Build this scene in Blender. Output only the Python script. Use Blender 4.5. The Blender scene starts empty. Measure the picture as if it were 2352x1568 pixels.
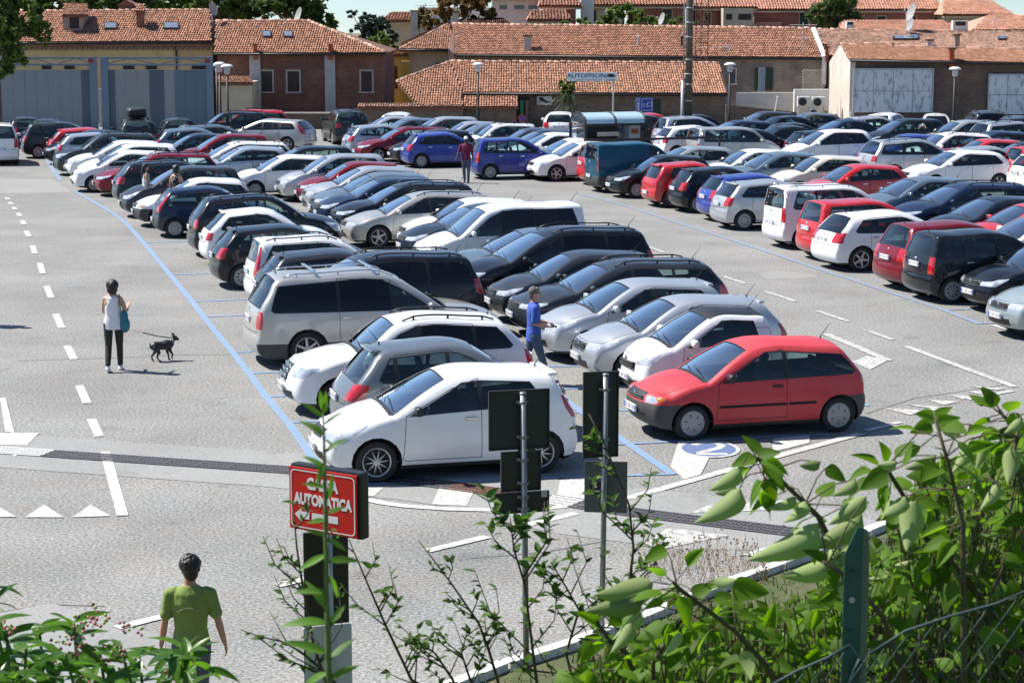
import bpy, bmesh, math, random
from mathutils import Vector, Matrix, noise as mnoise
R = random.Random(7)
PI = math.pi
YAW = math.radians(16)
S = bpy.context.scene
COL = S.collection
# ---------------------------------------------------------------- camera
FPX, IW, IH, HZ, CH = 4700.0, 2352.0, 1568.0, 20.0, 6.6      # focal length and frame in photo pixels, horizon row, eye height
PITCH = math.atan((IH / 2 - HZ) / FPX)
cam = bpy.data.cameras.new('camera')
cam.sensor_width = 36.0
cam.lens = 36.0 * FPX / IW
cam.clip_end = 3000
cam.dof.use_dof = True
cam.dof.focus_distance = 36
cam.dof.aperture_fstop = 17
camo = bpy.data.objects.new('camera', cam)
COL.objects.link(camo)
camo.location = (0, 0, CH)
camo.rotation_euler = (PI / 2 - PITCH, 0, 0)
S.camera = camo
# ---------------------------------------------------------------- light
SUN = Vector((-1.16, 0.40, 1.62)).normalized()
w = bpy.data.worlds.new('World')
S.world = w
w.use_nodes = True
nt = w.node_tree
sky = nt.nodes.new('ShaderNodeTexSky')
sky.sky_type = 'NISHITA'
sky.sun_disc = False
sky.sun_elevation = math.asin(SUN.z)
sky.sun_rotation = math.atan2(SUN.x, SUN.y)
sky.air_density = 1.0
sky.dust_density = 0.15
sky.ozone_density = 2.6
tcw = nt.nodes.new('ShaderNodeTexCoord')
vm = nt.nodes.new('ShaderNodeVectorMath')
vm.operation = 'ADD'
vm.inputs[1].default_value = (0, 0, 0.06)      # the land falls away behind the town: sky reaches a little under eye level
nt.links.new(tcw.outputs['Generated'], vm.inputs[0])
nt.links.new(vm.outputs[0], sky.inputs['Vector'])
nt.links.new(sky.outputs[0], nt.nodes['Background'].inputs[0])
nt.nodes['Background'].inputs[1].default_value = 0.08
sl = bpy.data.lights.new('sun', 'SUN')
sl.energy = 5.0
sl.angle = math.radians(0.5)
sl.color = (1.0, 0.95, 0.88)
so = bpy.data.objects.new('sun', sl)
COL.objects.link(so)
so.rotation_euler = (-SUN).to_track_quat('-Z', 'Y').to_euler()
so.location = (-30, 20, 60)
S.view_settings.view_transform = 'Standard'
S.view_settings.look = 'None'
S.view_settings.exposure = 0.78
S.view_settings.gamma = 1.0
S.view_settings.use_curve_mapping = False
S.cycles.max_bounces = 7
S.cycles.transparent_max_bounces = 14
S.cycles.caustics_reflective = False
S.cycles.caustics_refractive = False
S.cycles.sample_clamp_indirect = 6
S.cycles.use_denoising = True


# ---------------------------------------------------------------- helpers
def ray(px, py):
    v = Vector((px - IW / 2, FPX, IH / 2 - py))
    c, s = math.cos(PITCH), math.sin(PITCH)
    return Vector((v.x, v.y * c + v.z * s, v.z * c - v.y * s))


def G(px, py, z=0.0):
    d = ray(px, py)
    return Vector((0, 0, CH)) + d * ((z - CH) / d.z)


def V(px, py, Y):
    d = ray(px, py)
    return Vector((0, 0, CH)) + d * (Y / d.y)


def mat(name, col, rough=0.6, metal=0.0, coat=0.0, spec=0.5, var=0.0, vscale=6.0, bump=0.0, bscale=60.0, col2=None, island=0.0):
    m = bpy.data.materials.new(name)
    m.use_nodes = True
    n = m.node_tree.nodes
    l = m.node_tree.links
    b = n['Principled BSDF']
    b.inputs['Base Color'].default_value = (*col, 1)
    b.inputs['Roughness'].default_value = rough
    b.inputs['Metallic'].default_value = metal
    b.inputs['Coat Weight'].default_value = coat
    b.inputs['Coat Roughness'].default_value = 0.03
    b.inputs['Specular IOR Level'].default_value = spec
    if var or col2:
        tc = n.new('ShaderNodeTexCoord')
        nz = n.new('ShaderNodeTexNoise')
        nz.inputs['Scale'].default_value = vscale
        nz.inputs['Detail'].default_value = 5
        nz.inputs['Roughness'].default_value = 0.65
        l.new(tc.outputs['Object'], nz.inputs['Vector'])
        cr = n.new('ShaderNodeValToRGB')
        cr.color_ramp.elements[0].position = 0.32
        cr.color_ramp.elements[1].position = 0.68
        a = col2 if col2 else tuple(c * (1 - var) for c in col)
        e = col if col2 else tuple(min(1, c * (1 + var)) for c in col)
        cr.color_ramp.elements[0].color = (*a, 1)
        cr.color_ramp.elements[1].color = (*e, 1)
        l.new(nz.outputs['Fac'], cr.inputs['Fac'])
        out = cr.outputs['Color']
        if island:
            g = n.new('ShaderNodeNewGeometry')
            mp = n.new('ShaderNodeMapRange')
            mp.inputs['To Min'].default_value = 1 - island
            mp.inputs['To Max'].default_value = 1 + island
            l.new(g.outputs['Random Per Island'], mp.inputs['Value'])
            mx = n.new('ShaderNodeMix')
            mx.data_type = 'RGBA'
            mx.blend_type = 'MULTIPLY'
            mx.inputs[0].default_value = 1
            l.new(out, mx.inputs[6])
            l.new(mp.outputs[0], mx.inputs[7])
            out = mx.outputs[2]
        l.new(out, b.inputs['Base Color'])
    if bump:
        tc2 = n.new('ShaderNodeTexCoord')
        nb = n.new('ShaderNodeTexNoise')
        nb.inputs['Scale'].default_value = bscale
        nb.inputs['Detail'].default_value = 4
        l.new(tc2.outputs['Object'], nb.inputs['Vector'])
        bp = n.new('ShaderNodeBump')
        bp.inputs['Strength'].default_value = bump
        bp.inputs['Distance'].default_value = 0.02
        l.new(nb.outputs['Fac'], bp.inputs['Height'])
        l.new(bp.outputs[0], b.inputs['Normal'])
    return m


def mesh(name, verts, faces, mats=(), mi=None, smooth=False):
    me = bpy.data.meshes.new(name)
    me.from_pydata([tuple(v) for v in verts], [], faces)
    for m in mats:
        me.materials.append(m)
    if mi:
        me.polygons.foreach_set('material_index', mi)
    if smooth:
        me.polygons.foreach_set('use_smooth', [True] * len(me.polygons))
    me.update()
    return me


def link(name, data, parent=None, loc=None, rot=None):
    o = bpy.data.objects.new(name, data)
    COL.objects.link(o)
    if parent:
        o.parent = parent
    if loc is not None:
        o.location = loc
    if rot is not None:
        o.rotation_euler = rot
    return o


def tag(o, label=None, cat=None, group=None, kind=None):
    if label:
        o['label'] = label
    if cat:
        o['category'] = cat
    if group:
        o['group'] = group
    if kind:
        o['kind'] = kind
    return o


def thing(name, label, cat, loc=(0, 0, 0), rz=0, group=None):
    o = link(name, None, None, loc, (0, 0, rz))
    o.empty_display_size = 0.2
    return tag(o, label, cat, group)


class MB:
    """collects simple shapes and links them as one mesh"""
    def __init__(s):
        s.v, s.f, s.m, s.cur = [], [], [], 0

    def add(s, vs, fs, mi=None):
        o = len(s.v)
        s.v += [tuple(v) for v in vs]
        s.f += [tuple(i + o for i in f) for f in fs]
        s.m += [s.cur if mi is None else mi] * len(fs)
        return s

    def box(s, x0, x1, y0, y1, z0, z1, mi=None, mtx=None):
        vs = [Vector((x, y, z)) for x in (x0, x1) for y in (y0, y1) for z in (z0, z1)]
        if mtx:
            vs = [mtx @ v for v in vs]
        return s.add(vs, [(0, 1, 3, 2), (4, 6, 7, 5), (0, 4, 5, 1), (2, 3, 7, 6), (0, 2, 6, 4), (1, 5, 7, 3)], mi)

    def bev(s, x0, x1, y0, y1, z0, z1, b=0.02, mi=None, mtx=None):
        bm = bmesh.new()
        bmesh.ops.create_cube(bm, size=1)
        for v in bm.verts:
            v.co = ((x0 + x1) / 2 + v.co.x * (x1 - x0), (y0 + y1) / 2 + v.co.y * (y1 - y0), (z0 + z1) / 2 + v.co.z * (z1 - z0))
        bmesh.ops.bevel(bm, geom=bm.edges[:], offset=b, segments=2, affect='EDGES', profile=0.6)
        return s.bm(bm, mi, mtx)

    def bm(s, bm, mi=None, mtx=None):
        bm.verts.index_update()
        s.add([(mtx @ v.co) if mtx else v.co.copy() for v in bm.verts], [[v.index for v in f.verts] for f in bm.faces], mi)
        bm.free()
        return s

    def ball(s, c, r, sub=2, mi=None, fn=None):
        bm = bmesh.new()
        bmesh.ops.create_icosphere(bm, subdivisions=sub, radius=1)
        r = Vector(r) if not isinstance(r, (int, float)) else Vector((r, r, r))
        for v in bm.verts:
            k = fn(v.co) if fn else 1
            v.co = Vector((v.co.x * r.x * k, v.co.y * r.y * k, v.co.z * r.z * k)) + Vector(c)
        return s.bm(bm, mi)

    def tube(s, pts, r, n=6, mi=None, cap=True):
        pts = [Vector(p) for p in pts]
        rs = r if isinstance(r, (list, tuple)) else [r] * len(pts)
        vs, fs = [], []
        up = None
        for i, p in enumerate(pts):
            d = (pts[min(i + 1, len(pts) - 1)] - pts[max(i - 1, 0)]).normalized()
            if up is None:
                up = Vector((0, 0, 1)) if abs(d.z) < 0.9 else Vector((1, 0, 0))
            a = d.cross(up).normalized()
            b = a.cross(d)
            up = b
            for k in range(n):
                t = 2 * PI * k / n
                vs.append(p + (a * math.cos(t) + b * math.sin(t)) * rs[i])
        for i in range(len(pts) - 1):
            for k in range(n):
                k2 = (k + 1) % n
                fs.append((i * n + k, i * n + k2, (i + 1) * n + k2, (i + 1) * n + k))
        if cap:
            fs.append(tuple(range(n - 1, -1, -1)))
            fs.append(tuple((len(pts) - 1) * n + k for k in range(n)))
        return s.add(vs, fs, mi)

    def lathe(s, prof, n=20, mi=None, axis='z', c=(0, 0, 0), close=False):
        vs, fs = [], []
        for (r, h) in prof:
            for k in range(n):
                t = 2 * PI * k / n
                p = (r * math.cos(t), r * math.sin(t), h)
                if axis == 'y':
                    p = (p[0], p[2], -p[1])
                elif axis == 'x':
                    p = (p[2], p[0], p[1])
                vs.append(Vector(p) + Vector(c))
        for i in range(len(prof) - 1):
            for k in range(n):
                k2 = (k + 1) % n
                fs.append((i * n + k, i * n + k2, (i + 1) * n + k2, (i + 1) * n + k))
        return s.add(vs, fs, mi)

    def data(s, name, mats, smooth=False):
        if not isinstance(mats, (list, tuple)):
            mats = [mats]
        return mesh(name, s.v, s.f, mats, s.m, smooth)

    def build(s, name, mats, parent=None, smooth=False, loc=None, rot=None):
        return link(name, s.data(name, mats, smooth), parent, loc, rot)


def autosmooth(me, ang=40):
    bm = bmesh.new()
    bm.from_mesh(me)
    a = math.radians(ang)
    for f in bm.faces:
        f.smooth = True
    for e in bm.edges:
        if len(e.link_faces) == 2 and e.calc_face_angle(0) > a:
            e.smooth = False
    bm.to_mesh(me)
    bm.free()
    return me
# ---------------------------------------------------------------- cars
def paint(name, col, metal=0.0, rough=0.35):
    dk = sum(col) < .25
    m = mat(name, col, rough, metal, .5 if dk else .15 if 'matt' in name else .8, .25 if dk else .4)
    n, l = m.node_tree.nodes, m.node_tree.links
    b = n['Principled BSDF']
    out = n['Material Output']
    # faint road dust on the paint, and a dull lining on the inner side of the shell
    tc = n.new('ShaderNodeTexCoord')
    nz = n.new('ShaderNodeTexNoise')
    nz.inputs['Scale'].default_value = 2.5
    nz.inputs['Detail'].default_value = 6
    l.new(tc.outputs['Object'], nz.inputs['Vector'])
    mp = n.new('ShaderNodeMapRange')
    mp.inputs['From Min'].default_value = 0.35
    mp.inputs['From Max'].default_value = 0.8
    mp.inputs['To Max'].default_value = 0.10 if not dk else 0.035
    l.new(nz.outputs['Fac'], mp.inputs['Value'])
    mx = n.new('ShaderNodeMix')
    mx.data_type = 'RGBA'
    mx.inputs[6].default_value = (*col, 1)
    mx.inputs[7].default_value = (0.30, 0.28, 0.25, 1)
    l.new(mp.outputs[0], mx.inputs[0])
    l.new(mx.outputs[2], b.inputs['Base Color'])
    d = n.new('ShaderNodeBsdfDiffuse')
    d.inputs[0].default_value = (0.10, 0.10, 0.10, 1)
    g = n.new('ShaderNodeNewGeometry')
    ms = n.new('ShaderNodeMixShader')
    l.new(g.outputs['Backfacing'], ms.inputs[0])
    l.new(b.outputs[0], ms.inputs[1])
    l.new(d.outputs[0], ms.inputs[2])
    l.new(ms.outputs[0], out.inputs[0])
    return m


def glass(name, tint, refl=1.9, haze=0.06):
    m = bpy.data.materials.new(name)
    m.use_nodes = True
    n, l = m.node_tree.nodes, m.node_tree.links
    n.clear()
    out = n.new('ShaderNodeOutputMaterial')
    tr = n.new('ShaderNodeBsdfTransparent')
    tr.inputs[0].default_value = (*tint, 1)
    df = n.new('ShaderNodeBsdfDiffuse')
    df.inputs[0].default_value = (0.30, 0.33, 0.36, 1)
    m0 = n.new('ShaderNodeMixShader')
    m0.inputs[0].default_value = haze
    l.new(tr.outputs[0], m0.inputs[1])
    l.new(df.outputs[0], m0.inputs[2])
    gl = n.new('ShaderNodeBsdfGlossy')
    gl.inputs['Roughness'].default_value = 0.03
    gl.inputs[0].default_value = (0.95, 0.98, 1.0, 1)
    fr = n.new('ShaderNodeFresnel')
    fr.inputs[0].default_value = 1.5
    mu = n.new('ShaderNodeMath')
    mu.operation = 'MULTIPLY'
    mu.use_clamp = True
    mu.inputs[1].default_value = refl
    l.new(fr.outputs[0], mu.inputs[0])
    ms = n.new('ShaderNodeMixShader')
    l.new(mu.outputs[0], ms.inputs[0])
    l.new(m0.outputs[0], ms.inputs[1])
    l.new(gl.outputs[0], ms.inputs[2])
    l.new(ms.outputs[0], out.inputs[0])
    return m


PAINT = {k: paint('paint_' + k, c, me, ro) for k, c, me, ro in (
    ('white', (0.80, 0.81, 0.82), 0, 0.3), ('silver', (0.52, 0.54, 0.57), 0.55, 0.32), ('silver_blue', (0.42, 0.48, 0.56), 0.5, 0.32),
    ('grey', (0.16, 0.18, 0.20), 0.45, 0.32), ('dark_grey', (0.034, 0.041, 0.052), 0.3, 0.3), ('black', (0.006, 0.008, 0.012), 0.0, 0.22),
    ('navy', (0.010, 0.022, 0.062), 0.25, 0.3), ('blue', (0.02, 0.05, 0.32), 0.25, 0.3), ('violet_blue', (0.022, 0.034, 0.26), 0.3, 0.3),
    ('red', (0.50, 0.012, 0.016), 0.0, 0.3), ('matt_red', (0.52, 0.035, 0.048), 0.0, 0.5), ('dark_red', (0.20, 0.008, 0.018), 0.3, 0.3), ('cream', (0.66, 0.63, 0.55), 0.0, 0.3),
    ('teal', (0.006, 0.07, 0.125), 0.1, 0.4), ('slate', (0.14, 0.20, 0.26), 0.45, 0.32), ('beige', (0.50, 0.49, 0.46), 0.5, 0.32),
    ('green_black', (0.022, 0.034, 0.032), 0.3, 0.3), ('pale_green', (0.40, 0.46, 0.46), 0.5, 0.32), ('ink', (0.012, 0.021, 0.036), 0.25, 0.3))}
M_TRIM = mat('black_trim', (0.014, 0.014, 0.015), 0.45)
M_BUMP = mat('grey_plastic', (0.05, 0.05, 0.05), 0.55, var=0.12, vscale=9)
M_SEAM = mat('panel_gap', (0.012, 0.012, 0.012), 0.8)
M_GLASS = glass('window_glass', (0.60, 0.74, 0.72), 1.5, 0.01)
M_WIND = glass('windscreen_glass', (0.50, 0.66, 0.74), 3.6, 0.025)
M_DARKG = glass('tinted_glass', (0.05, 0.06, 0.07), 1.2, 0.0)
M_HEAD = mat('headlamp_lens', (0.62, 0.66, 0.72), 0.08, 0.2, 1.0, vscale=6, col2=(.30, .35, .42))
M_TAIL = mat('tail_lamp_lens', (0.42, 0.010, 0.012), 0.12, 0, 1.0, var=0.35, vscale=14)
M_AMB = mat('amber_lens', (0.55, 0.16, 0.02), 0.15, 0, 1.0)
M_TYRE = mat('tyre_rubber', (0.018, 0.018, 0.019), 0.8, var=0.25, vscale=20)
M_RIM = mat('alloy', (0.50, 0.51, 0.52), 0.35, 0.6)
M_RIMD = mat('wheel_dark', (0.02, 0.02, 0.022), 0.6)
M_CAP = mat('hub_cap', (0.33, 0.335, 0.34), 0.42, 0.25)
M_PLATE = mat('plate_white', (0.72, 0.73, 0.74), 0.4)
M_PBLUE = mat('plate_blue', (0.02, 0.08, 0.42), 0.4)
M_PTXT = mat('plate_text', (0.24, 0.24, 0.26), 0.5)
M_SEAT = mat('seat_fabric', (0.085, 0.088, 0.095), 0.9, var=0.2, vscale=12)
M_CABIN = mat('cabin_plastic', (0.045, 0.045, 0.048), 0.7)
M_CHROME = mat('chrome', (0.75, 0.76, 0.78), 0.12, 1.0)


def crom(pts, step):
    out, key = [], {}
    n = len(pts)
    for i in range(n - 1):
        p = [Vector(pts[max(0, min(n - 1, i + k))][:2]) for k in (-1, 0, 1, 2)]
        if i == 0:
            p[0] = p[1] * 2 - p[2]
        if i == n - 2:
            p[3] = p[2] * 2 - p[1]
        t = [0]
        for k in range(3):
            t.append(t[-1] + max(1e-4, (p[k + 1] - p[k]).length) ** 0.5)
        m = max(1, round((p[2] - p[1]).length / step))
        if pts[i][2]:
            key[pts[i][2]] = len(out)
        for q in range(m):
            u = t[1] + (t[2] - t[1]) * q / m
            a1 = p[0] * ((t[1] - u) / (t[1] - t[0])) + p[1] * ((u - t[0]) / (t[1] - t[0]))
            a2 = p[1] * ((t[2] - u) / (t[2] - t[1])) + p[2] * ((u - t[1]) / (t[2] - t[1]))
            a3 = p[2] * ((t[3] - u) / (t[3] - t[2])) + p[3] * ((u - t[2]) / (t[3] - t[2]))
            b1 = a1 * ((t[2] - u) / (t[2] - t[0])) + a2 * ((u - t[0]) / (t[2] - t[0]))
            b2 = a2 * ((t[3] - u) / (t[3] - t[1])) + a3 * ((u - t[1]) / (t[3] - t[1]))
            out.append(b1 * ((t[2] - u) / (t[2] - t[1])) + b2 * ((u - t[1]) / (t[2] - t[1])))
    key[pts[-1][2]] = len(out)
    out.append(Vector(pts[-1][:2]))
    return out, key


def inpoly(x, y, poly):
    c = False
    j = len(poly) - 1
    for i in range(len(poly)):
        xi, yi = poly[i]
        xj, yj = poly[j]
        if (yi > y) != (yj > y) and x < (xj - xi) * (y - yi) / (yj - yi) + xi:
            c = not c
        j = i
    return c


def inset(poly, d):
    n = len(poly)
    ar = sum(poly[i][0] * poly[(i + 1) % n][1] - poly[(i + 1) % n][0] * poly[i][1] for i in range(n))
    sg = 1 if ar > 0 else -1
    out = []
    for i in range(n):
        a, b, c = Vector(poly[i - 1]), Vector(poly[i]), Vector(poly[(i + 1) % n])
        e1, e2 = (b - a).normalized(), (c - b).normalized()
        n1, n2 = Vector((-e1.y, e1.x)) * sg, Vector((-e2.y, e2.x)) * sg
        m = n1 + n2
        k = d / max(0.35, 0.5 * m.length_squared)
        out.append(tuple(b + m * k))
    return out


def clip_s(poly, lo, hi):
    for side, lim in ((1, lo), (-1, hi)):
        res = []
        for i in range(len(poly)):
            a, b = poly[i], poly[(i + 1) % len(poly)]
            ia, ib = (a[0] - lim) * side >= 0, (b[0] - lim) * side >= 0
            if ia:
                res.append(a)
            if ia != ib:
                t = (lim - a[0]) / (b[0] - a[0])
                res.append((lim, a[1] + (b[1] - a[1]) * t))
        poly = res
    return poly


def make_wheel(R_, style):
    """tyre with its rim, axis along y, outer face towards +y"""
    t = MB().lathe([(R_ * .66, -.08), (R_ * .70, -.095), (R_ * .93, -.095), (R_ * .985, -.075), (R_, -.05), (R_, .05), (R_ * .985, .075), (R_ * .93, .092), (R_ * .74, .092), (R_ * .69, .075), (R_ * .66, .06)], 28, axis='y')
    tm = autosmooth(t.data('tyre', M_TYRE), 50)
    r = MB()
    ro = R_ * .70
    r.lathe([(ro, .078), (ro * .97, .092), (ro * .90, .084), (ro * .87, .05)], 28, 0, 'y')
    r.lathe([(ro * .9, .02), (0.001, .02)], 28, 1, 'y')
    r.lathe([(ro * .9, .03), (ro * .9, -.08)], 28, 1, 'y')
    n = {'multi': 20, 'cap7': 7, 'cap9': 9, 'five': 5, 'six': 6, 'steel': 6}[style]
    if style in ('cap7', 'cap9', 'steel'):
        r.lathe([(ro * .92, .078), (ro * .70, .086)], 28, 0, 'y')
        r.lathe([(ro * .44, .09), (ro * .2, .096), (.001, .1)], 20, 0, 'y')
        wd, r0, r1 = ({'cap7': .32, 'cap9': .25, 'steel': .55}[style]), ro * .42, ro * .74
    else:
        r.lathe([(ro * .24, .06), (ro * .22, .084), (ro * .1, .09), (.001, .09)], 20, 0, 'y')
        wd, r0, r1 = {'multi': .045, 'five': .26, 'six': .2}[style], ro * .18, ro * .9
    for k in range(n):
        a = 2 * PI * k / n
        tw = (0.16 if k % 2 else -0.16) if style == 'multi' else 0
        h0 = .08 if style not in ('cap7', 'cap9', 'steel') else .088
        h1 = .08
        hw0 = wd * ro * (.55 if style in ('five', 'six') else .5 if style != 'multi' else .5) * (1 if style in ('five', 'six', 'multi') else .8)
        hw1 = wd * ro * (.36 if style in ('five', 'six') else .5) * (1 if style in ('five', 'six', 'multi') else 1.25)
        ca, sa = math.cos(a), math.sin(a)
        cb, sb = math.cos(a + tw), math.sin(a + tw)
        q = []
        for (c, s_, rr, hw, h) in ((ca, sa, r0, hw0, h0), (cb, sb, r1, hw1, h1)):
            for sg in (-1, 1):
                for dep in (0, -.03):
                    q.append((c * rr - s_ * hw * sg, h + dep, s_ * rr + c * hw * sg))
        r.add(q, [(0, 2, 6, 4), (0, 4, 5, 1), (2, 3, 7, 6)], 0)
    rm = autosmooth(r.data('rim', [M_CAP if style in ('cap7', 'cap9', 'steel') else M_RIM, M_RIMD]), 35)
    return tm, rm


WHEELS = {}


def car_type(nm, L, W, H, lead, cowl, wst, peak, rgt, rgb, tail, wf, wr, Rw, belt, dlo, pillars, doors=4, hood=None, rim='cap7', rails=0,
             hl=(.55, .64, .80, .38), hlslant=.25, tl=(.22, .72, 1.0, .50), grille=(.35, .60, .72), low=(.45, .28, .42), bump='paint', plate_r=.78,
             tum=.42, kf=.20, kr=.14, black_roof=False, dark_rear=False, panel=False, clad=False, tlz_slant=0.0, handle_z=-.10, trunk=None, spoiler=0, extra=None, strip=False, nose=0.0, bz=.58):
    hw = W / 2
    P = [(.20, .19, 'fb'), (.06, .28, None), (0.0, .42, None), (.01, .56, None), (lead[0] * .40, (lead[1] + .56) / 2 + .03, None), (lead[0], lead[1], 'lead')]
    if hood:
        P += [(s, z, None) for s, z in hood]
    else:
        for f in (.35, .7):
            P.append((lead[0] + (cowl[0] - lead[0]) * f, lead[1] + (cowl[1] - lead[1]) * f + .05 * math.sin(PI * f) + .025 * (1 - f), None))
    P += [(cowl[0] - .045, cowl[1] - .010, 'cowl0'), (cowl[0], cowl[1], 'cowl'),
          ((cowl[0] + wst[0]) / 2, (cowl[1] + wst[1]) / 2 + .022, None), (wst[0], wst[1], 'wst'),
          ((wst[0] + peak) / 2, (wst[1] + H) / 2 + (H - wst[1]) * .22, None), (peak, H, None), ((peak + rgt[0]) / 2, H - (H - rgt[1]) * .32, None),
          (rgt[0], rgt[1], 'rgt'), ((rgt[0] + rgb[0]) / 2, (rgt[1] + rgb[1]) / 2 + .012, None), (rgb[0], rgb[1], 'rgb')]
    if trunk:
        P += [(s, z, None) for s, z in trunk]
    P += [(tail[0], tail[1], None), (L - .03, .66, 'bt'), (L, .54, None), (L, .42, None), (L - .05, .28, None), (L - .18, .19, 'rb')]
    pts, key = crom(P, .085)
    # thin extra rows for the panel gaps and the window seals
    ins = [('lead', 1, .014), ('cowl', 1, .02), ('wst', -1, .02), ('rgt', 1, .02), ('rgb', -1, .02), ('bt', -1, .014)]
    rows = [(i, p) for i, p in enumerate(pts)]
    seam = {}
    for k, sg, d in ins:
        i = key[k]
        a, b = pts[i], pts[i + sg]
        f = min(.45, d / max(.001, (b - a).length))
        seam[k] = i + sg * f
        rows.append((i + sg * f, a + (b - a) * f))
    rows.sort(key=lambda q: q[0])
    tpar = [q[0] for q in rows]
    pts = [q[1] for q in rows]
    n = len(pts)
    kt = lambda k: key[k]

    def prof_c(t):      # crown of the band, and the edge rounding
        ks = [('fb', .10, .07), ('lead', .15, .10), ('cowl0', .06, .06), ('cowl', .075, .045), ('wst', .05, .05), ('rgt', .05, .06), ('rgb', .06, .06), ('bt', .09, .07), ('rb', .07, .06)]
        for a, b in zip(ks, ks[1:]):
            if kt(a[0]) <= t <= kt(b[0]):
                f = (t - kt(a[0])) / max(1e-6, kt(b[0]) - kt(a[0]))
                return a[1] + (b[1] - a[1]) * f, a[2] + (b[2] - a[2]) * f
        return ks[-1][1], ks[-1][2]

    def zbelt(s):
        f = (s - cowl[0]) / max(.1, (rgb[0] - cowl[0]))
        return belt[0] + (belt[1] - belt[0]) * max(0, min(1.1, f))

    def W0(s, z):
        zb = zbelt(s)
        if z < .55:
            wv = hw - .05 * ((.55 - z) / .35) ** 2
        elif z <= zb:
            wv = hw - .035 * ((z - .55) / max(.1, zb - .55)) ** 2
        else:
            wv = hw - .035 - tum * (z - zb) * (.75 + .5 * min(1, (z - zb) / .45))
        uf = max(0, 1 - s / .95)
        ur = max(0, 1 - (L - s) / .75)
        wv *= (1 - kf * uf ** 2.3) * (1 - kr * ur ** 2.2)
        for ax in (wf, wr):
            dd = math.hypot(s - ax, z - Rw)
            if dd < Rw + .16:
                wv += .014 * max(0, 1 - abs(dd - Rw - .05) / .11)
        return wv

    ns = 15
    half = []
    cum = [0]
    for i in range(1, n):
        cum.append(cum[-1] + (pts[i] - pts[i - 1]).length)
    mono = []
    mx = 0
    for p in pts:
        mx = max(mx, p.x)
        mono.append(mx)
    bcols = (1.0, None, None, .72, .48, .24, 0.0)
    edge = []
    for i in range(n):
        a, b = pts[max(0, i - 1)], pts[min(n - 1, i + 1)]
        tg = (b - a).normalized()
        nn = Vector((-tg.y, tg.x))
        c, ry = prof_c(tpar[i])
        E = pts[i] - nn * c
        tt = tpar[i]
        if tt <= kt('lead'):      # the nose and the tail round backwards, not inwards
            E = pts[i] + Vector((c, 0))
        elif tt >= kt('bt'):
            E = pts[i] - Vector((c, 0))
        elif tt < kt('lead') + 3:
            E = E.lerp(pts[i] + Vector((c, 0)), 1 - (tt - kt('lead')) / 3)
        elif tt > kt('bt') - 2:
            E = E.lerp(pts[i] - Vector((c, 0)), 1 - (kt('bt') - tt) / 2)
        if E.y < .2:
            E.y = .2
        we = max(.12, W0(E.x, E.y) - ry)
        edge.append((E, we))
        g = .9 * (mono[i] / L) + .1 * cum[i] / cum[-1]
        B = Vector((.36 + (L - .70) * g, .19))
        ln = (E - B).length
        r = min(.12, ln * .45)
        ring = []
        ds = [0, r * .07, r * .22, r * .45, r * .72, r] if ln > .03 else [0] * 6
        ds += [r + (ln - r) * (k / (ns - 5)) for k in range(1, ns - 4)]
        for d in reversed(ds):
            q = E + (B - E) * (d / max(1e-6, ln))
            off = ry * (1 - math.sqrt(max(0, 1 - (1 - d / r) ** 2))) if d < r and r > 0 else 0
            ring.append((q.x, W0(q.x, q.y) - off if d > 0 else we, q.y))
        fa, fb = 1 - .062 / we, 1 - .076 / we
        for f in (fa, fb, .72 * fb, .48 * fb, .24 * fb, 0):
            q = E + (pts[i] - E) * (1 - f * f)
            ring.append((q.x, f * we, q.y))
        half.append(ring)
    nr = len(half[0])
    ne = nr - 7          # index of the edge point
    bm = bmesh.new()
    lz = bm.faces.layers.int.new('zone')
    lt = bm.faces.layers.int.new('ti')
    lp = bm.faces.layers.int.new('part')
    vs = [[bm.verts.new((L / 2 - p[0], p[1], p[2])) for p in ring] for ring in half]
    for i in range(n - 1):
        for j in range(nr - 1):
            try:
                f = bm.faces.new((vs[i][j], vs[i][j + 1], vs[i + 1][j + 1], vs[i + 1][j]))
            except ValueError:
                continue
            f[lz] = 0 if j < ne else 1 + (j - ne)
            f[lt] = i
            f.smooth = True

    def cut(poly, cond):
        m = len(poly)
        for i in range(m):
            a, b = poly[i], poly[(i + 1) % m]
            x0, x1 = L / 2 - max(a[0], b[0]) - .012, L / 2 - min(a[0], b[0]) + .012
            z0, z1 = min(a[1], b[1]) - .012, max(a[1], b[1]) + .012
            fs = []
            for f in bm.faces:
                if not cond(f):
                    continue
                xs = [v.co.x for v in f.verts]
                if min(xs) > x1 or max(xs) < x0:
                    continue
                zs = [v.co.z for v in f.verts]
                if min(zs) > z1 or max(zs) < z0:
                    continue
                fs.append(f)
            if not fs:
                continue
            d = Vector((-(b[0] - a[0]), 0, b[1] - a[1]))
            no = Vector((d.z, 0, -d.x))
            if no.length < 1e-6:
                continue
            g = set(fs)
            for f in fs:
                g.update(f.edges)
                g.update(f.verts)
            bmesh.ops.bisect_plane(bm, geom=list(g), dist=1e-5, plane_co=(L / 2 - a[0], 0, a[1]), plane_no=no.normalized())

    def cuty(yv, zlo, zhi, cond):
        fs = [f for f in bm.faces if cond(f) and min(v.co.z for v in f.verts) < zhi and max(v.co.z for v in f.verts) > zlo]
        g = set(fs)
        for f in fs:
            g.update(f.edges)
            g.update(f.verts)
        bmesh.ops.bisect_plane(bm, geom=list(g), dist=1e-5, plane_co=(0, yv, 0), plane_no=(0, 1, 0))

    side = lambda f: f[lz] == 0
    front = lambda f: f.verts[0].co.x > L / 2 - .75
    rear = lambda f: f.verts[0].co.x < -L / 2 + 1.0
    # polygons in (s, z)
    def ez(s):   # height of the roof edge
        best = min((abs(E.x - s), E.y) for (E, _), t in zip(edge, tpar) if kt('cowl') <= t <= kt('rgb'))
        return best[1]
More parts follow.
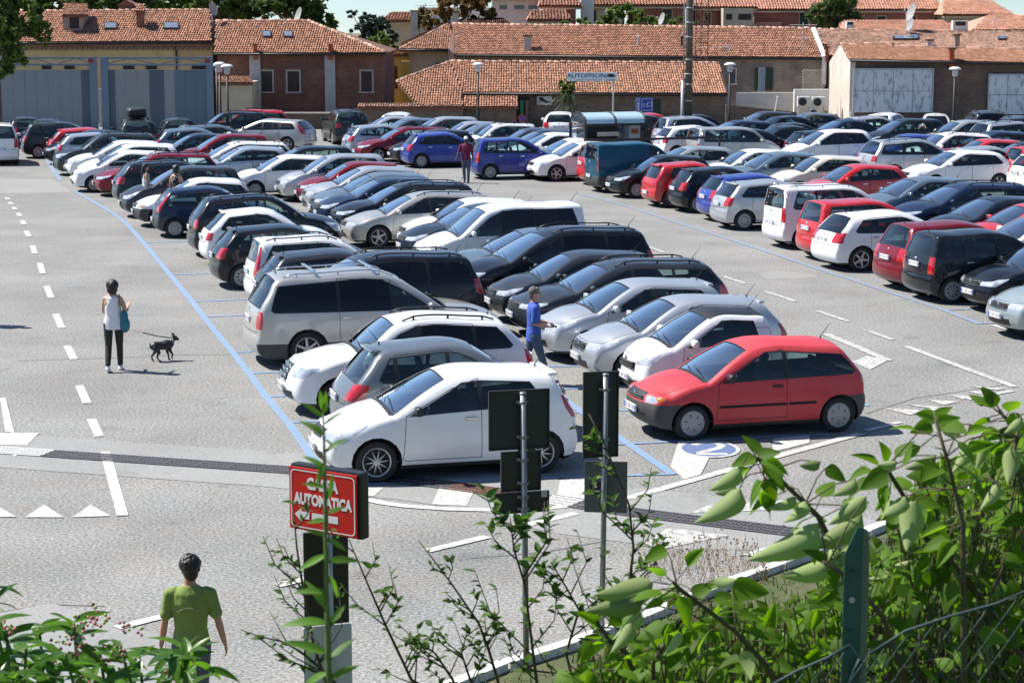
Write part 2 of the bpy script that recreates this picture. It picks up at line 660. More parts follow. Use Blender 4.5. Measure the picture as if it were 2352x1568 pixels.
    def on_ws(f):
        return Vector((cowl[0] + (wst[0] - cowl[0]) * f, cowl[1] + (wst[1] - cowl[1]) * f))
    zt = lambda s: ez(s) - .075
    wdir = Vector((wst[0] - cowl[0], wst[1] - cowl[1])).normalized()
    wn = Vector((wdir.y, -wdir.x))
    pa = on_ws(.04) + wn * .17
    pb = on_ws(.95) + wn * .17
    if pa.y < zbelt(pa.x):
        k = (zbelt(pa.x) - pa.y) / wdir.y
        pa = pa + wdir * k
    D = [(pa.x, zbelt(pa.x)), (pb.x, min(pb.y, zt(pb.x))), (max(pb.x + .15, peak * .6 + wst[0] * .4), zt(max(pb.x + .15, peak * .6 + wst[0] * .4)))]
    if dlo[0] > peak + .3:
        D.append((peak + .1, zt(peak + .1)))
    D += [(dlo[0], zt(dlo[0])), (dlo[0] + (dlo[1] - dlo[0]) * .55, zt(dlo[0]) - (zt(dlo[0]) - zbelt(dlo[1])) * .42), (dlo[1], zbelt(dlo[1]) + .05), (dlo[1] - .06, zbelt(dlo[1]))]
    polys = []
    archF = [(wf + (Rw + .055) * math.cos(a), Rw + (Rw + .055) * math.sin(a)) for a in [2 * PI * k / 18 for k in range(18)]]
    archR = [(wr + (Rw + .055) * math.cos(a), Rw + (Rw + .055) * math.sin(a)) for a in [2 * PI * k / 18 for k in range(18)]]
    clamp = lambda po: [(s, max(z, .05)) for s, z in po]
    polys += [('arch', clamp(archF)), ('arch', clamp(archR))]
    Di = inset(D, .022)
    edges_s = [-9] + pillars + [99]
    panes = []
    for a, b in zip(edges_s, edges_s[1:]):
        q = clip_s(Di, a + .035, b - .035)
        if len(q) >= 3 and max(p[0] for p in q) - min(p[0] for p in q) > .08:
            panes.append(q)
    if panel:
        panes = panes[:1]
    dA = pillars[0]
    af = cowl[0] + .13
    top = lambda s: zt(s) + .028
    sl_ = .30
    fd = [(af, sl_ + .03), (af + .04, sl_), (dA, sl_), (dA, top(dA)), (pb.x + .02, min(pb.y, zt(pb.x)) + .03), (pa.x - .04, zbelt(pa.x) + .01)]
    dpol = [('front_door', fd)]
    if doors == 4:
        dC = pillars[1] if len(pillars) > 1 else min(dlo[1] - .1, wr + .12)
        ax = wr - math.sqrt(max(0, (Rw + .09) ** 2 - 0.0)) * .98
        az = Rw + .12
        dp = [(dA + .012, sl_), (ax - .02, sl_), (ax + .03, az), (min(dC, wr - .02), Rw * 2 + .12), (dC, zbelt(dC)), (dC, top(dC)), (dA + .012, top(dA))]
        if dC < wr - .2:
            dp = [(dA + .012, sl_), (min(dC, ax), sl_), (dC, az + .1), (dC, top(dC)), (dA + .012, top(dA))]
        dpol.append(('rear_door', dp))
    cut([(0, .245), (L, .245)], side)
    for nm_, po in polys:
        cut(po, side)
    if not panel or True:
        cut(D, side)
    for q in panes:
        cut(q, side)
    for nm_, po in dpol:
        cut(po, side)
        cut(inset(po, .010), side)
    fbp = [(-.2, 0), (wf - Rw - .06 + .1, 0), (wf - Rw + .12, bz), (-.2, bz)]
    cut(fbp[1:3] + fbp[2:4], front)
    bzr = .60
    cut([(L + .2, bzr), (wr + Rw - .1, bzr), (wr + Rw - .1, 0)][:2], rear)
    def hz(s):
        return min((abs(E.x - s), E.y) for (E, _), t in zip(edge, tpar) if kt('lead') - 1 <= t <= kt('cowl'))[1]
    hlp = [(-.1, hl[1] - .03), (hl[0] * .5, hl[1] - .01), (hl[0], max(hl[1] + .05, hz(hl[0]) - .06 + hlslant * .06)), (hl[0] + .03, hz(hl[0]) - .01), (hl[0] * .6, hz(hl[0] * .6) + .012), (hl[0] * .3, hz(hl[0] * .3) + .03), (-.1, lead[1] + .01)]
    def rz_s(z):
        return min((abs(p.y - z), p.x) for p, t in zip(pts, tpar) if t >= kt('rgt'))[1]
    zm_ = (tl[1] + tl[2]) / 2
    tlp = [(L + .1, tl[1]), (rz_s(tl[1]) - tl[0], tl[1] + .02), (rz_s(zm_) - tl[0], zm_), (rz_s(tl[2]) - tl[0] * .75, tl[2]), (L + .1, tl[2])]
    cut(hlp, front)
    if extra == 'amber':
        cut([(.19, .5), (.19, .95)], front)
    cuty(hl[3], hl[1] - .05, hl[2] + .3, front)
    cut(tlp, rear)
    cuty(tl[3], tl[1] - .05, tl[2] + .1, rear)
    for (gy, g0, g1) in (grille, low):
        for zz in (g0, g1):
            cut([(-.2, zz), (.5, zz)], lambda f: f[lz] > 0 and front(f))
        cuty(gy, g0 - .02, g1 + .02, lambda f: f[lz] > 0 and front(f))
    if clad:
        cut([(0, .47), (L, .47)], side)
    names = ['body', 'hood', 'tailgate', 'windscreen', 'rear_window', 'front_bumper', 'rear_bumper', 'headlight', 'tail_light', 'front_door', 'rear_door', 'grille', 'DEL'] + ['side_window_%d' % k for k in range(len(panes))]
    PID = {k: i for i, k in enumerate(names)}
    dins = [(nm_, po, inset(po, .010)) for nm_, po in dpol]
    for f in bm.faces:
        c = f.calc_center_median()
        s, z, y = L / 2 - c.x, c.z, c.y
        t = tpar[f[lt]] + 1e-6
        zone = f[lz]
        part, mi = 'body', 0
        if zone == 0:
            for _, po in polys:
                if inpoly(s, z, po):
                    part = 'DEL'
            if part != 'DEL':
                done = False
                for k, q in enumerate(panes):
                    if inpoly(s, z, q):
                        part, mi, done = 'side_window_%d' % k, 3, True
                if not done:
                    trim = inpoly(s, z, D) and not (panel and s > pillars[0])
                    for nm_, po, pi in dins:
                        if inpoly(s, z, po):
                            if inpoly(s, z, pi):
                                part, mi = nm_, 0
                            else:
                                part, mi = 'body', 2
                    if trim and mi == 0:
                        mi = 1 if clad is not None else 1
                    if z < .245:
                        mi = 1
                    if clad and z < .47 and part in ('body', 'front_door', 'rear_door'):
                        mi = 4
        else:
            inner = zone >= 3
            ring = zone == 2
            if kt('cowl0') <= t < kt('cowl'):
                if inner or ring:
                    mi = 1
            elif kt('cowl') <= t < kt('wst'):
                if inner and seam['cowl'] <= t < seam['wst']:
                    part, mi = 'windscreen', 3
                elif inner or ring:
                    mi = 1
            elif kt('lead') <= t < kt('cowl0'):
                if inner and t >= seam['lead']:
                    part = 'hood'
                elif inner or ring:
                    mi = 2
            elif kt('rgt') <= t < kt('rgb'):
                if inner and seam['rgt'] <= t < seam['rgb']:
                    part, mi = 'rear_window', 3
                elif inner or ring:
                    mi = 1
                elif dark_rear:
                    mi = 1
            elif kt('rgb') <= t < kt('bt'):
                if inner and t < seam['bt']:
                    part = 'tailgate'
                    if dark_rear == 2 and z > .85:
                        mi = 1
                elif inner or ring:
                    mi = 2
            elif kt('wst') <= t < kt('rgt') and black_roof:
                mi = 1
            if front(f) and t < kt('lead'):
                for (gy, g0, g1) in (grille, low):
                    if y < gy and g0 < z < g1:
                        part, mi = 'grille', 1
        if part in ('body',) and mi in (0, 1, 4):
            if s < wf and z < bz and inpoly(s, z, fbp):
                part = 'front_bumper'
                if bump == 'black':
                    mi = 4
            elif s > wr + Rw - .1 and z < bzr and s > wr:
                part = 'rear_bumper'
                if bump == 'black':
                    mi = 4
        if part in ('body', 'front_bumper', 'hood') and y > hl[3] and s < hl[0] + .1 and inpoly(s, z, hlp):
            part, mi = 'headlight', 5 if extra != 'amber' or s < .19 else 7
        if part in ('body', 'rear_bumper', 'tailgate') and y > tl[3] and s > L - tl[0] - .75 and inpoly(s, z, tlp):
            part, mi = 'tail_light', 6
        if zone > 0 and t < kt('lead') and z < .24 or (zone > 0 and t > kt('bt') and z < .24):
            mi = 1
        f[lp] = PID[part]
        f.material_index = mi
    # the wheel wells
    bmesh.ops.delete(bm, geom=[f for f in bm.faces if f[lp] == PID['DEL']], context='FACES')
    d = bmesh.ops.duplicate(bm, geom=bm.verts[:] + bm.edges[:] + bm.faces[:])
    dv = [g for g in d['geom'] if isinstance(g, bmesh.types.BMVert)]
    df = [g for g in d['geom'] if isinstance(g, bmesh.types.BMFace)]
    for v in dv:
        v.co.y = -v.co.y
    bmesh.ops.reverse_faces(bm, faces=df)
    bmesh.ops.remove_doubles(bm, verts=bm.verts[:], dist=1e-4)
    # keep outward normals
    up = sum(f.normal.z * f.calc_area() for f in bm.faces if f[lp] == PID['hood'])
    bm.normal_update()
    up = sum(f.normal.z * f.calc_area() for f in bm.faces if f[lp] == PID['hood'])
    if up < 0:
        bmesh.ops.reverse_faces(bm, faces=bm.faces[:])
        bm.normal_update()
    groups = {}
    for f in bm.faces:
        nm_ = names[f[lp]]
        sd = 0
        if nm_ in ('headlight', 'tail_light', 'front_door', 'rear_door') or nm_.startswith('side_window'):
            sd = 1 if f.calc_center_median().y > 0 else -1
        groups.setdefault((nm_, sd), []).append(f)
    slots = [None, M_TRIM, M_SEAM, None, M_BUMP, M_HEAD, M_TAIL, M_AMB]
    out = []
    for (nm_, sd), fs in groups.items():
        idx, verts, nor, faces, mis = {}, [], [], [], []
        for f in fs:
            fi = []
            for v in f.verts:
                if v not in idx:
                    idx[v] = len(verts)
                    verts.append(v.co.copy())
                    nor.append(v.normal.copy())
                fi.append(idx[v])
            faces.append(fi)
            mis.append(f.material_index)
        if nm_.startswith('side_window') or nm_ in ('rear_window', 'windscreen'):
            k = .008
            verts = [v - nn * k for v, nn in zip(verts, nor)]
        base = nm_.rstrip('_0123456789')
        me = bpy.data.meshes.new(base)
        me.from_pydata(verts, [], faces)
        used = sorted(set(mis))
        mm = {}
        glassy = base in ('side_window', 'rear_window', 'windscreen')
        if glassy:
            g = M_WIND if base == 'windscreen' else M_DARKG if (extra == 'tint' and not nm_.endswith('_0')) else M_GLASS
            me.materials.append(g)
            mis = [0] * len(mis)
        else:
            for u in used:
                mm[u] = len(me.materials)
                me.materials.append(slots[u] if u else M_TRIM)
            mis = [mm[u] for u in mis]
        me.polygons.foreach_set('material_index', mis)
        me.polygons.foreach_set('use_smooth', [True] * len(faces))
        me.update()
        me.normals_split_custom_set_from_vertices([tuple(v) for v in nor])
        out.append([base, me, (0, 0, 0), mm.get(0, -1) if not glassy else -1, None])
    bm.free()
    # wells, floor pan and sills
    wb = MB()
    for ax in (wf, wr):
        prev = None
        a0 = -.35
        for k in range(15):
            a = a0 + (PI - 2 * a0) * k / 14
            s, z = ax + (Rw + .057) * math.cos(a), Rw + (Rw + .057) * math.sin(a)
            z = max(z, .18)
            yo = W0(s, z) - .004
            cur = (Vector((L / 2 - s, yo, z)), Vector((L / 2 - s, yo - .26, z)))
            if prev:
                wb.add([prev[0], cur[0], cur[1], prev[1]], [(0, 1, 2, 3)])
                q = [Vector((v.x, -v.y, v.z)) for v in (prev[0], cur[0], cur[1], prev[1])]
                wb.add(q, [(3, 2, 1, 0)])
                c0 = Vector((L / 2 - ax, prev[1].y, Rw))
                for sg in (1, -1):
                    wb.add([Vector((v.x, v.y * sg, v.z)) for v in (prev[1], cur[1], c0)], [(0, 1, 2)])
            prev = cur
    wb.box(-L / 2 + .3, L / 2 - .3, -hw + .28, hw - .28, .17, .24)
    out.append(['underbody', wb.data('underbody', M_RIMD), (0, 0, 0), -1, None])
    # cabin
    cb = MB()
    X = lambda s: L / 2 - s
    yb = hw - .13
    zb0 = zbelt(cowl[0] + .2) - .05
    cb.box(X(rgb[0] - .1), X(cowl[0] - .05), -yb, yb, .26, .30)
    for sg in (-1, 1):
        cb.box(X(rgb[0] - .1), X(cowl[0] + .1), sg * yb - .01, sg * yb + .01, .3, zb0)
    cb.bev(X(cowl[0] + .42), X(cowl[0] + .02), -yb + .02, yb - .02, zb0 - .3, zb0 - .02, .05)
    cb.box(X(rgb[0] - .06), X(rgb[0] - (.32 if not panel else 1.2)), -yb, yb, .3, zbelt(rgb[0]) - .12)
    swx = cowl[0] + .55
    ring_ = [(X(swx + .05 * math.sin(a)), .37 + .17 * math.cos(a), zb0 + .01 + .16 * math.sin(a)) for a in [2 * PI * k / 12 for k in range(13)]]
    cb.tube(ring_, .014, 5, cap=False)
    out.append(['dashboard', cb.data('dashboard', M_CABIN), (0, 0, 0), -1, None])
    seat = MB()
    mt = Matrix.Rotation(-.22, 4, 'Y')
    seat.bev(-.25, .25, -.24, .24, .0, .14, .04)
    seat.bev(-.05, .06, -.22, .22, .0, .62, .045, mtx=Matrix.Translation((-.24, 0, .1)) @ mt)
    seat.bev(-.04, .04, -.12, .12, .65, .82, .035, mtx=Matrix.Translation((-.24, 0, .1)) @ mt)
    sm = autosmooth(seat.data('seat', M_SEAT), 50)
    sx = cowl[0] + 1.0
    for sg in (-1, 1):
        out.append(['seat', sm, (X(sx), .37 * sg, zb0 - .60), -1, None])
    if wr - sx > 1.05 and not panel:
        bs = MB()
        bs.bev(-.25, .22, -.58, .58, .0, .14, .04)
        bs.bev(-.05, .06, -.58, .58, .0, .55, .045, mtx=Matrix.Translation((-.24, 0, .1)) @ mt)
        for y in (-.38, .38):
            bs.bev(-.035, .035, y - .11, y + .11, .58, .72, .03, mtx=Matrix.Translation((-.24, 0, .1)) @ mt)
        out.append(['rear_bench', autosmooth(bs.data('rear_bench', M_SEAT), 50), (X(min(sx + .85, rgb[0] - .42)), 0, zb0 - .58), -1, None])
    # mirrors, handles, plates, wipers, rails, badge
    ms = cowl[0] + .34
    for sg in (-1, 1):
        mb = MB()
        y0 = W0(ms, zbelt(ms)) + .09
        mb.bev(X(ms) - .055, X(ms) + .05, sg * (y0 + .02) - .10, sg * (y0 + .02) + .10, zbelt(ms) + .02, zbelt(ms) + .155, .048, 0)
        mb.bev(X(ms) - .03, X(ms) + .03, min(sg * (y0 - .12), sg * (y0 - .02)), max(sg * (y0 - .12), sg * (y0 - .02)), zbelt(ms) + .02, zbelt(ms) + .06, .012, 1)
        me = mb.data('side_mirror', [M_TRIM, M_TRIM], True)
        out.append(['side_mirror', me, (0, 0, 0), 0 if bump != 'black' and nm != 'hatch3' else -1, None])
    hs = [(dA - .16, 'front_door')]
    if doors == 4:
        hs.append(((pillars[1] if len(pillars) > 1 else wr) - .14 if (pillars[1] if len(pillars) > 1 else wr) < wr + .25 else wr, 'rear_door'))
    for s, dn in hs:
        for sg in (-1, 1):
            z = zbelt(s) + handle_z
            y = W0(s, z)
            hb = MB().bev(X(s) - .085, X(s) + .085, min(sg * (y - .01), sg * (y + .022)), max(sg * (y - .01), sg * (y + .022)), z - .018, z + .018, .01)
            me = hb.data('door_handle', M_TRIM if bump == 'black' else M_CHROME, True)
            out.append(['door_handle', me, (0, 0, 0), -1, (dn, sg)])
    def xat(z, fr):
        c = [(abs(p.y - z), p.x) for p, t in zip(pts, tpar) if (t <= kt('lead') if fr else t >= kt('rgb'))]
        return min(c)[1]
    for fr in (1, 0):
        z = .46 if fr else plate_r
        s = xat(z, fr)
        x = X(s) + (.004 if fr else -.004)
        sgn = 1 if fr else -1
        pb_ = MB()
        hwp = .26 if not fr else .18
        pb_.box(min(x, x + sgn * .018), max(x, x + sgn * .018), -.26, .26, z - .055, z + .055, 0)
        xx = x + sgn * .0195
        for yy in (-.235, .235):
            pb_.add([(xx, yy - .022, z - .05), (xx, yy + .022, z - .05), (xx, yy + .022, z + .05), (xx, yy - .022, z + .05)], [(0, 1, 2, 3)], 1)
        for q in range(7):
            yy = -.17 + q * .056
            pb_.add([(xx, yy - .016, z - .035), (xx, yy + .016, z - .035), (xx, yy + .016, z + .035), (xx, yy - .016, z + .035)], [(0, 1, 2, 3)], 2 if q in (0, 2, 3, 5, 6) else 0)
        out.append(['license_plate', pb_.data('license_plate', [M_PLATE, M_PBLUE, M_PTXT]), (0, 0, 0), -1, None])
    gb_ = MB()
    nb = 7 if nm == 'retro' else 3
    for k in range(nb):
        z = grille[1] + (grille[2] - grille[1]) * (k + .5) / nb
        gb_.tube([(X(xat(z, 1)) + .012 - .16 * (y / .72) ** 2, y, z) for y in [grille[0] * (j - 3) / 3.2 for j in range(7)]], .011 if nb == 3 else .014, 5)
    out.append(['grille_bars', gb_.data('grille_bars', M_CHROME if nb == 7 else M_BUMP, True), (0, 0, 0), -1, None])
    bd = MB()
    zf = min(lead[1] - .045, grille[2] + .03)
    bd.lathe([(.001, .012), (.04, .01), (.05, 0)], 12, 0, 'x', (X(xat(zf, 1)) - .002, 0, zf))
    zr = rgb[1] - .10
    bd.lathe([(.05, 0), (.04, -.012), (.001, -.014)], 12, 0, 'x', (X(xat(zr, 0)) + .002, 0, zr))
    out.append(['badge', bd.data('badge', M_CHROME, True), (0, 0, 0), -1, None])
    w0 = Vector((cowl[0] + .03, cowl[1] + .035))
    for y0 in (.42, -.12):
        q0 = (X(w0.x), y0, w0.y + .01)
        pq = on_ws(.13)
        q1 = (X(pq.x), y0 - .52 if y0 > 0 else y0 - .42, pq.y + .03)
        out.append(['wiper', MB().tube([q0, q1], .008, 4).data('wiper', M_TRIM), (0, 0, 0), -1, None])
    an = MB()
    ax_ = rgt[0] - .12 if not panel else wst[0] + .1
    zr_ = min((abs(p.x - ax_), p.y) for p, t in zip(pts, tpar) if kt('wst') <= t <= kt('rgt'))[1]
    an.tube([(X(ax_), .02, zr_ - .01), (X(ax_), .02, zr_ + .03), (X(ax_ + .17), .02, zr_ + .24)], [.02, .008, .003], 5)
    out.append(['antenna', an.data('antenna', M_TRIM), (0, 0, 0), -1, None])
    if rails:
        for sg in (-1, 1):
            rb_ = MB()
            ss = [wst[0] + .15 + (rgt[0] - .15 - wst[0] - .15) * k / 8 for k in range(9)]
            q = []
            for k, s in enumerate(ss):
                E, we = min(((abs(e[0].x - s), e) for e, t in zip(edge, tpar) if kt('wst') <= t <= kt('rgt')), key=lambda u: u[0])[1]
                q.append((X(s), sg * (we - .05), E.y + .03 + (.035 if 0 < k < 8 else .0)))
            rb_.tube(q, .016, 6)
            for k in (1, 4, 7):
                rb_.tube([q[k], (q[k][0], q[k][1], q[k][2] - .06)], .019, 6)
            out.append(['roof_rail', rb_.data('roof_rail', M_TRIM if rails == 1 else M_CHROME, True), (0, 0, 0), -1, None])
        if rails == 3:
            for s in (wst[0] + .55, rgt[0] - .75):
                E, we = min(((abs(e[0].x - s), e) for e, t in zip(edge, tpar) if kt('wst') <= t <= kt('rgt')), key=lambda u: u[0])[1]
                out.append(['roof_bar', MB().bev(X(s) - .03, X(s) + .03, -we + .03, we - .03, E.y + .10, E.y + .13, .01).data('roof_bar', M_CHROME), (0, 0, 0), -1, None])
    if strip:
        for sg in (-1, 1):
            st = MB()
            for a, b in ((af + .06, dA - .02), (dA + .03, wr - Rw - .12)):
                q = []
                for s in [a + (b - a) * k / 5 for k in range(6)]:
                    q.append((X(s), sg * (W0(s, .52) + .004), .52))
                st.tube(q, [.02] * 6, 4)
            out.append(['rub_strip', st.data('rub_strip', M_TRIM), (0, 0, 0), -1, None])
    if spoiler:
        E, we = min(((abs(t - kt('rgt')), e) for e, t in zip(edge, tpar)), key=lambda u: u[0])[1]
        sp = MB().bev(X(rgt[0] + spoiler), X(rgt[0] - .06), -we + .10, we - .10, rgt[1] - .035, rgt[1] + .012, .015)
        out.append(['spoiler', sp.data('spoiler', M_TRIM, True), (0, 0, 0), 0, None])
    wk = (round(Rw, 3), rim)
    if wk not in WHEELS:
        WHEELS[wk] = make_wheel(Rw, rim)
    return dict(name=nm, L=L, W=W, H=H, parts=out, wheels=WHEELS[wk], wf=wf, wr=wr, R=Rw, yw=hw - .13, rc=(wst[0] + rgt[0]) / 2)


def put_car(T, color, loc, rz, label, cat='car', name='parked_car', group=None, rims=None):
    root = thing(name, label, cat, loc, rz, group)
    doors = {}
    pm = PAINT[color]
    late = []
    for nm_, me, lo, pslot, par in T['parts']:
        o = link(nm_, me, root, lo)
        if pslot >= 0:
            o.material_slots[pslot].link = 'OBJECT'
            o.material_slots[pslot].material = pm
        if nm_ in ('front_door', 'rear_door'):
            c = sum((v.co.y for v in me.vertices[:8]), 0)
            doors[(nm_, 1 if c > 0 else -1)] = o
            o.name = 'door'
        if par:
            late.append((o, par))
    for o, par in late:
        if par in doors:
            o.parent = doors[par]
    for s in (T['wf'], T['wr']):
        for sg in (1, -1):
            t = link('wheel', T['wheels'][0], root, (T['L'] / 2 - s, T['yw'] * sg, T['R']), (0, R.uniform(0, 6), 0 if sg > 0 else PI))
            link('rim', T['wheels'][1], t)
    return root
T = {}
def ty(k, *a, **kw):
    T[k] = (a, kw)
TY = {}
def get(k):
    if k not in TY:
        a, kw = T[k]
        TY[k] = car_type(k, *a, **kw)
    return TY[k]
#            L     W     H     lead        cowl        wst          peak  rgt          rgb          tail         wf   wr    R    belt        dlo          pillars
ty('hatch', 3.92, 1.66, 1.47, (.13, .74), (.98, .99), (1.72, 1.39), 2.15, (3.38, 1.37), (3.74, 1.00), (3.86, .84), .80, 3.26, .30, (.93, 1.00), (3.10, 3.36), [2.18, 3.02], rim='cap9', spoiler=.05)
ty('hatch3', 3.84, 1.68, 1.50, (.12, .72), (1.02, 1.00), (1.82, 1.42), 2.2, (3.42, 1.40), (3.70, .98), (3.79, .84), .78, 3.17, .305, (.92, 1.04), (3.05, 3.22), [2.30], doors=2, rim='multi', hl=(.66, .60, .74, .36), hlslant=.38, tl=(.16, .78, 1.12, .5), spoiler=.10, plate_r=.5)
ty('oldhatch', 3.77, 1.62, 1.45, (.12, .72), (.98, .95), (1.72, 1.37), 2.15, (3.30, 1.36), (3.66, .95), (3.72, .82), .74, 3.19, .285, (.88, .93), (3.26, 3.48), [2.30], doors=2, rim='steel', bump='black', extra='amber', tl=(.12, .74, 1.30, .50), hl=(.30, .60, .71, .40), hlslant=.1, strip=True, tum=.38, plate_r=.50, kf=.2)
ty('golf', 4.22, 1.76, 1.48, (.14, .74), (1.08, 1.00), (1.88, 1.40), 2.3, (3.62, 1.38), (4.03, .98), (4.15, .82), .87, 3.45, .315, (.93, .99), (3.36, 3.62), [2.34, 3.20], rim='five')
ty('city', 3.54, 1.59, 1.57, (.10, .80), (.78, 1.06), (1.38, 1.47), 1.9, (3.28, 1.50), (3.44, 1.06), (3.50, .84), .68, 2.98, .285, (.98, 1.02), (3.00, 3.20), [1.98, 2.78], rails=1, tl=(.13, .74, 1.40, .56), tum=.28, hl=(.34, .68, .86, .42), rim='cap7', plate_r=.84, kf=.2, kr=.1)
ty('mpv', 4.12, 1.73, 1.60, (.12, .76), (.92, 1.05), (1.74, 1.50), 2.3, (3.68, 1.52), (3.95, 1.04), (4.07, .84), .84, 3.38, .31, (.98, 1.04), (3.40, 3.66), [2.22, 3.14], tl=(.18, .72, 1.02, .52), rim='cap9')
ty('tallmpv', 3.80, 1.69, 1.60, (.12, .78), (.84, 1.05), (1.56, 1.50), 2.1, (3.52, 1.53), (3.70, 1.06), (3.76, .84), .72, 3.18, .30, (.98, 1.05), (3.30, 3.44), [2.06, 2.90], tl=(.14, .66, 1.06, .58), rim='cap9', plate_r=.86, tum=.34)
ty('minivan', 4.93, 1.90, 1.73, (.16, .80), (1.22, 1.06), (2.05, 1.58), 2.7, (4.45, 1.64), (4.80, 1.12), (4.87, .90), 1.00, 3.91, .34, (.99, 1.04), (4.42, 4.58), [2.28, 3.30], rails=3, tl=(.14, .72, 1.06, .64), clad=True, extra='tint', rim='six', plate_r=.86, tum=.32)
ty('espace', 4.75, 1.90, 1.70, (.14, .78), (1.12, 1.06), (2.05, 1.56), 2.7, (4.36, 1.60), (4.62, 1.10), (4.70, .88), .96, 3.82, .335, (.99, 1.06), (4.26, 4.42), [2.40, 3.45], rails=1, extra='tint', tl=(.24, .86, 1.18, .62), rim='six', tum=.34)
ty('retro', 4.29, 1.70, 1.58, (.20, .86), (1.22, 1.06), (1.80, 1.49), 2.4, (3.66, 1.46), (4.08, 1.04), (4.22, .84), .82, 3.44, .32, (1.00, 1.03), (3.52, 3.78), [2.20, 3.12], rails=1, extra='tint', hl=(.50, .66, .80, .38), grille=(.26, .58, .84), rim='five', kf=.42, tum=.36)
ty('micra', 3.72, 1.66, 1.54, (.16, .78), (.86, 1.02), (1.58, 1.46), 2.0, (3.08, 1.44), (3.48, 1.00), (3.66, .80), .72, 3.15, .29, (.95, 1.00), (2.92, 3.12), [2.02, 2.84], hl=(.5, .70, .9, .40), tl=(.30, .72, .98, .54), spoiler=.10, rim='cap7', kr=.24, kf=.32, plate_r=.72)
ty('wagon', 4.62, 1.78, 1.50, (.14, .73), (1.14, .99), (1.92, 1.38), 2.5, (4.08, 1.42), (4.46, 1.00), (4.55, .84), .92, 3.62, .315, (.93, 1.00), (4.02, 4.22), [2.40, 3.28], rails=1, rim='five', tl=(.30, .76, 1.0, .52))
ty('volvo', 4.63, 1.86, 1.48, (.14, .74), (1.20, .99), (2.02, 1.38), 2.5, (4.10, 1.39), (4.50, 1.00), (4.58, .84), .92, 3.70, .33, (.94, 1.02), (3.90, 4.10), [2.45, 3.32], rim='five', tl=(.20, .78, 1.24, .56))
ty('suv', 4.45, 1.82, 1.68, (.12, .88), (1.12, 1.12), (1.82, 1.58), 2.4, (3.95, 1.58), (4.30, 1.12), (4.38, .92), .86, 3.52, .355, (1.06, 1.12), (3.85, 4.05), [2.26, 3.14], rails=1, tl=(.16, .84, 1.06, .56), rim='six', bz=.62, hl=(.5, .74, .88, .42), clad=True)
ty('smallsuv', 4.20, 1.76, 1.64, (.12, .84), (1.05, 1.08), (1.75, 1.53), 2.3, (3.70, 1.54), (4.05, 1.10), (4.14, .90), .84, 3.40, .33, (1.02, 1.08), (3.60, 3.82), [2.18, 3.04], rails=1, tl=(.14, .78, 1.04, .56), rim='five', clad=True)
ty('qubo', 3.97, 1.69, 1.74, (.10, .84), (.80, 1.12), (1.42, 1.62), 2.0, (3.80, 1.68), (3.90, 1.14), (3.93, .84), .76, 3.27, .30, (1.06, 1.12), (3.40, 3.58), [2.02, 2.86], rails=2, tl=(.12, .74, 1.16, .64), tum=.24, kr=.07, rim='cap9', plate_r=.72, strip=True, dark_rear=True)
ty('caddy', 4.41, 1.80, 1.80, (.12, .80), (.98, 1.10), (1.72, 1.66), 2.4, (4.24, 1.74), (4.36, 1.16), (4.38, .86), .88, 3.56, .32, (1.04, 1.10), (3.95, 4.10), [2.12, 2.92], tl=(.10, .74, 1.2, .66), tum=.22, kr=.07, extra='tint', rim='cap7')
ty('van', 4.04, 1.68, 1.80, (.10, .80), (.90, 1.12), (1.55, 1.66), 2.2, (3.93, 1.74), (4.00, 1.20), (4.02, .86), .78, 3.38, .30, (1.06, 1.12), (3.4, 3.5), [1.95], doors=2, panel=True, tl=(.08, .70, 1.28, .68), tum=.18, kr=.05, bump='black', rim='steel', plate_r=.60)
ty('sedan', 4.45, 1.75, 1.45, (.14, .74), (1.20, .99), (2.0, 1.38), 2.5, (3.20, 1.38), (3.86, 1.03), (4.40, .88), .88, 3.55, .31, (.93, .98), (3.02, 3.34), [2.40, 3.14], trunk=[(4.12, 1.02), (4.34, .99)], rim='five', tl=(.22, .72, .94, .48))
ty('smart', 2.69, 1.56, 1.54, (.08, .82), (.62, 1.04), (1.32, 1.47), 1.6, (2.36, 1.47), (2.60, 1.02), (2.66, .84), .56, 2.43, .285, (.98, 1.02), (2.10, 2.18), [2.4], doors=2, hl=(.42, .70, .86, .36), black_roof=True, dark_rear=True, tl=(.1, .78, 1.0, .52), rim='six', kf=.3, tum=.3)
ty('cinque', 3.55, 1.63, 1.49, (.14, .76), (.92, .98), (1.58, 1.40), 2.0, (2.92, 1.40), (3.38, .98), (3.50, .80), .70, 3.00, .29, (.92, .98), (2.84, 3.08), [2.16], doors=2, hl=(.32, .70, .86, .44), tl=(.22, .70, .92, .52), kf=.34, kr=.28, rim='five', spoiler=.05)
ty('multipla', 4.09, 1.87, 1.67, (.10, .80), (.86, 1.14), (1.40, 1.58), 2.1, (3.86, 1.62), (4.0, 1.12), (4.05, .84), .78, 3.44, .31, (1.02, 1.08), (3.6, 3.74), [2.05, 2.95], tl=(.12, .70, 1.0, .64), tum=.24, rim='cap7')
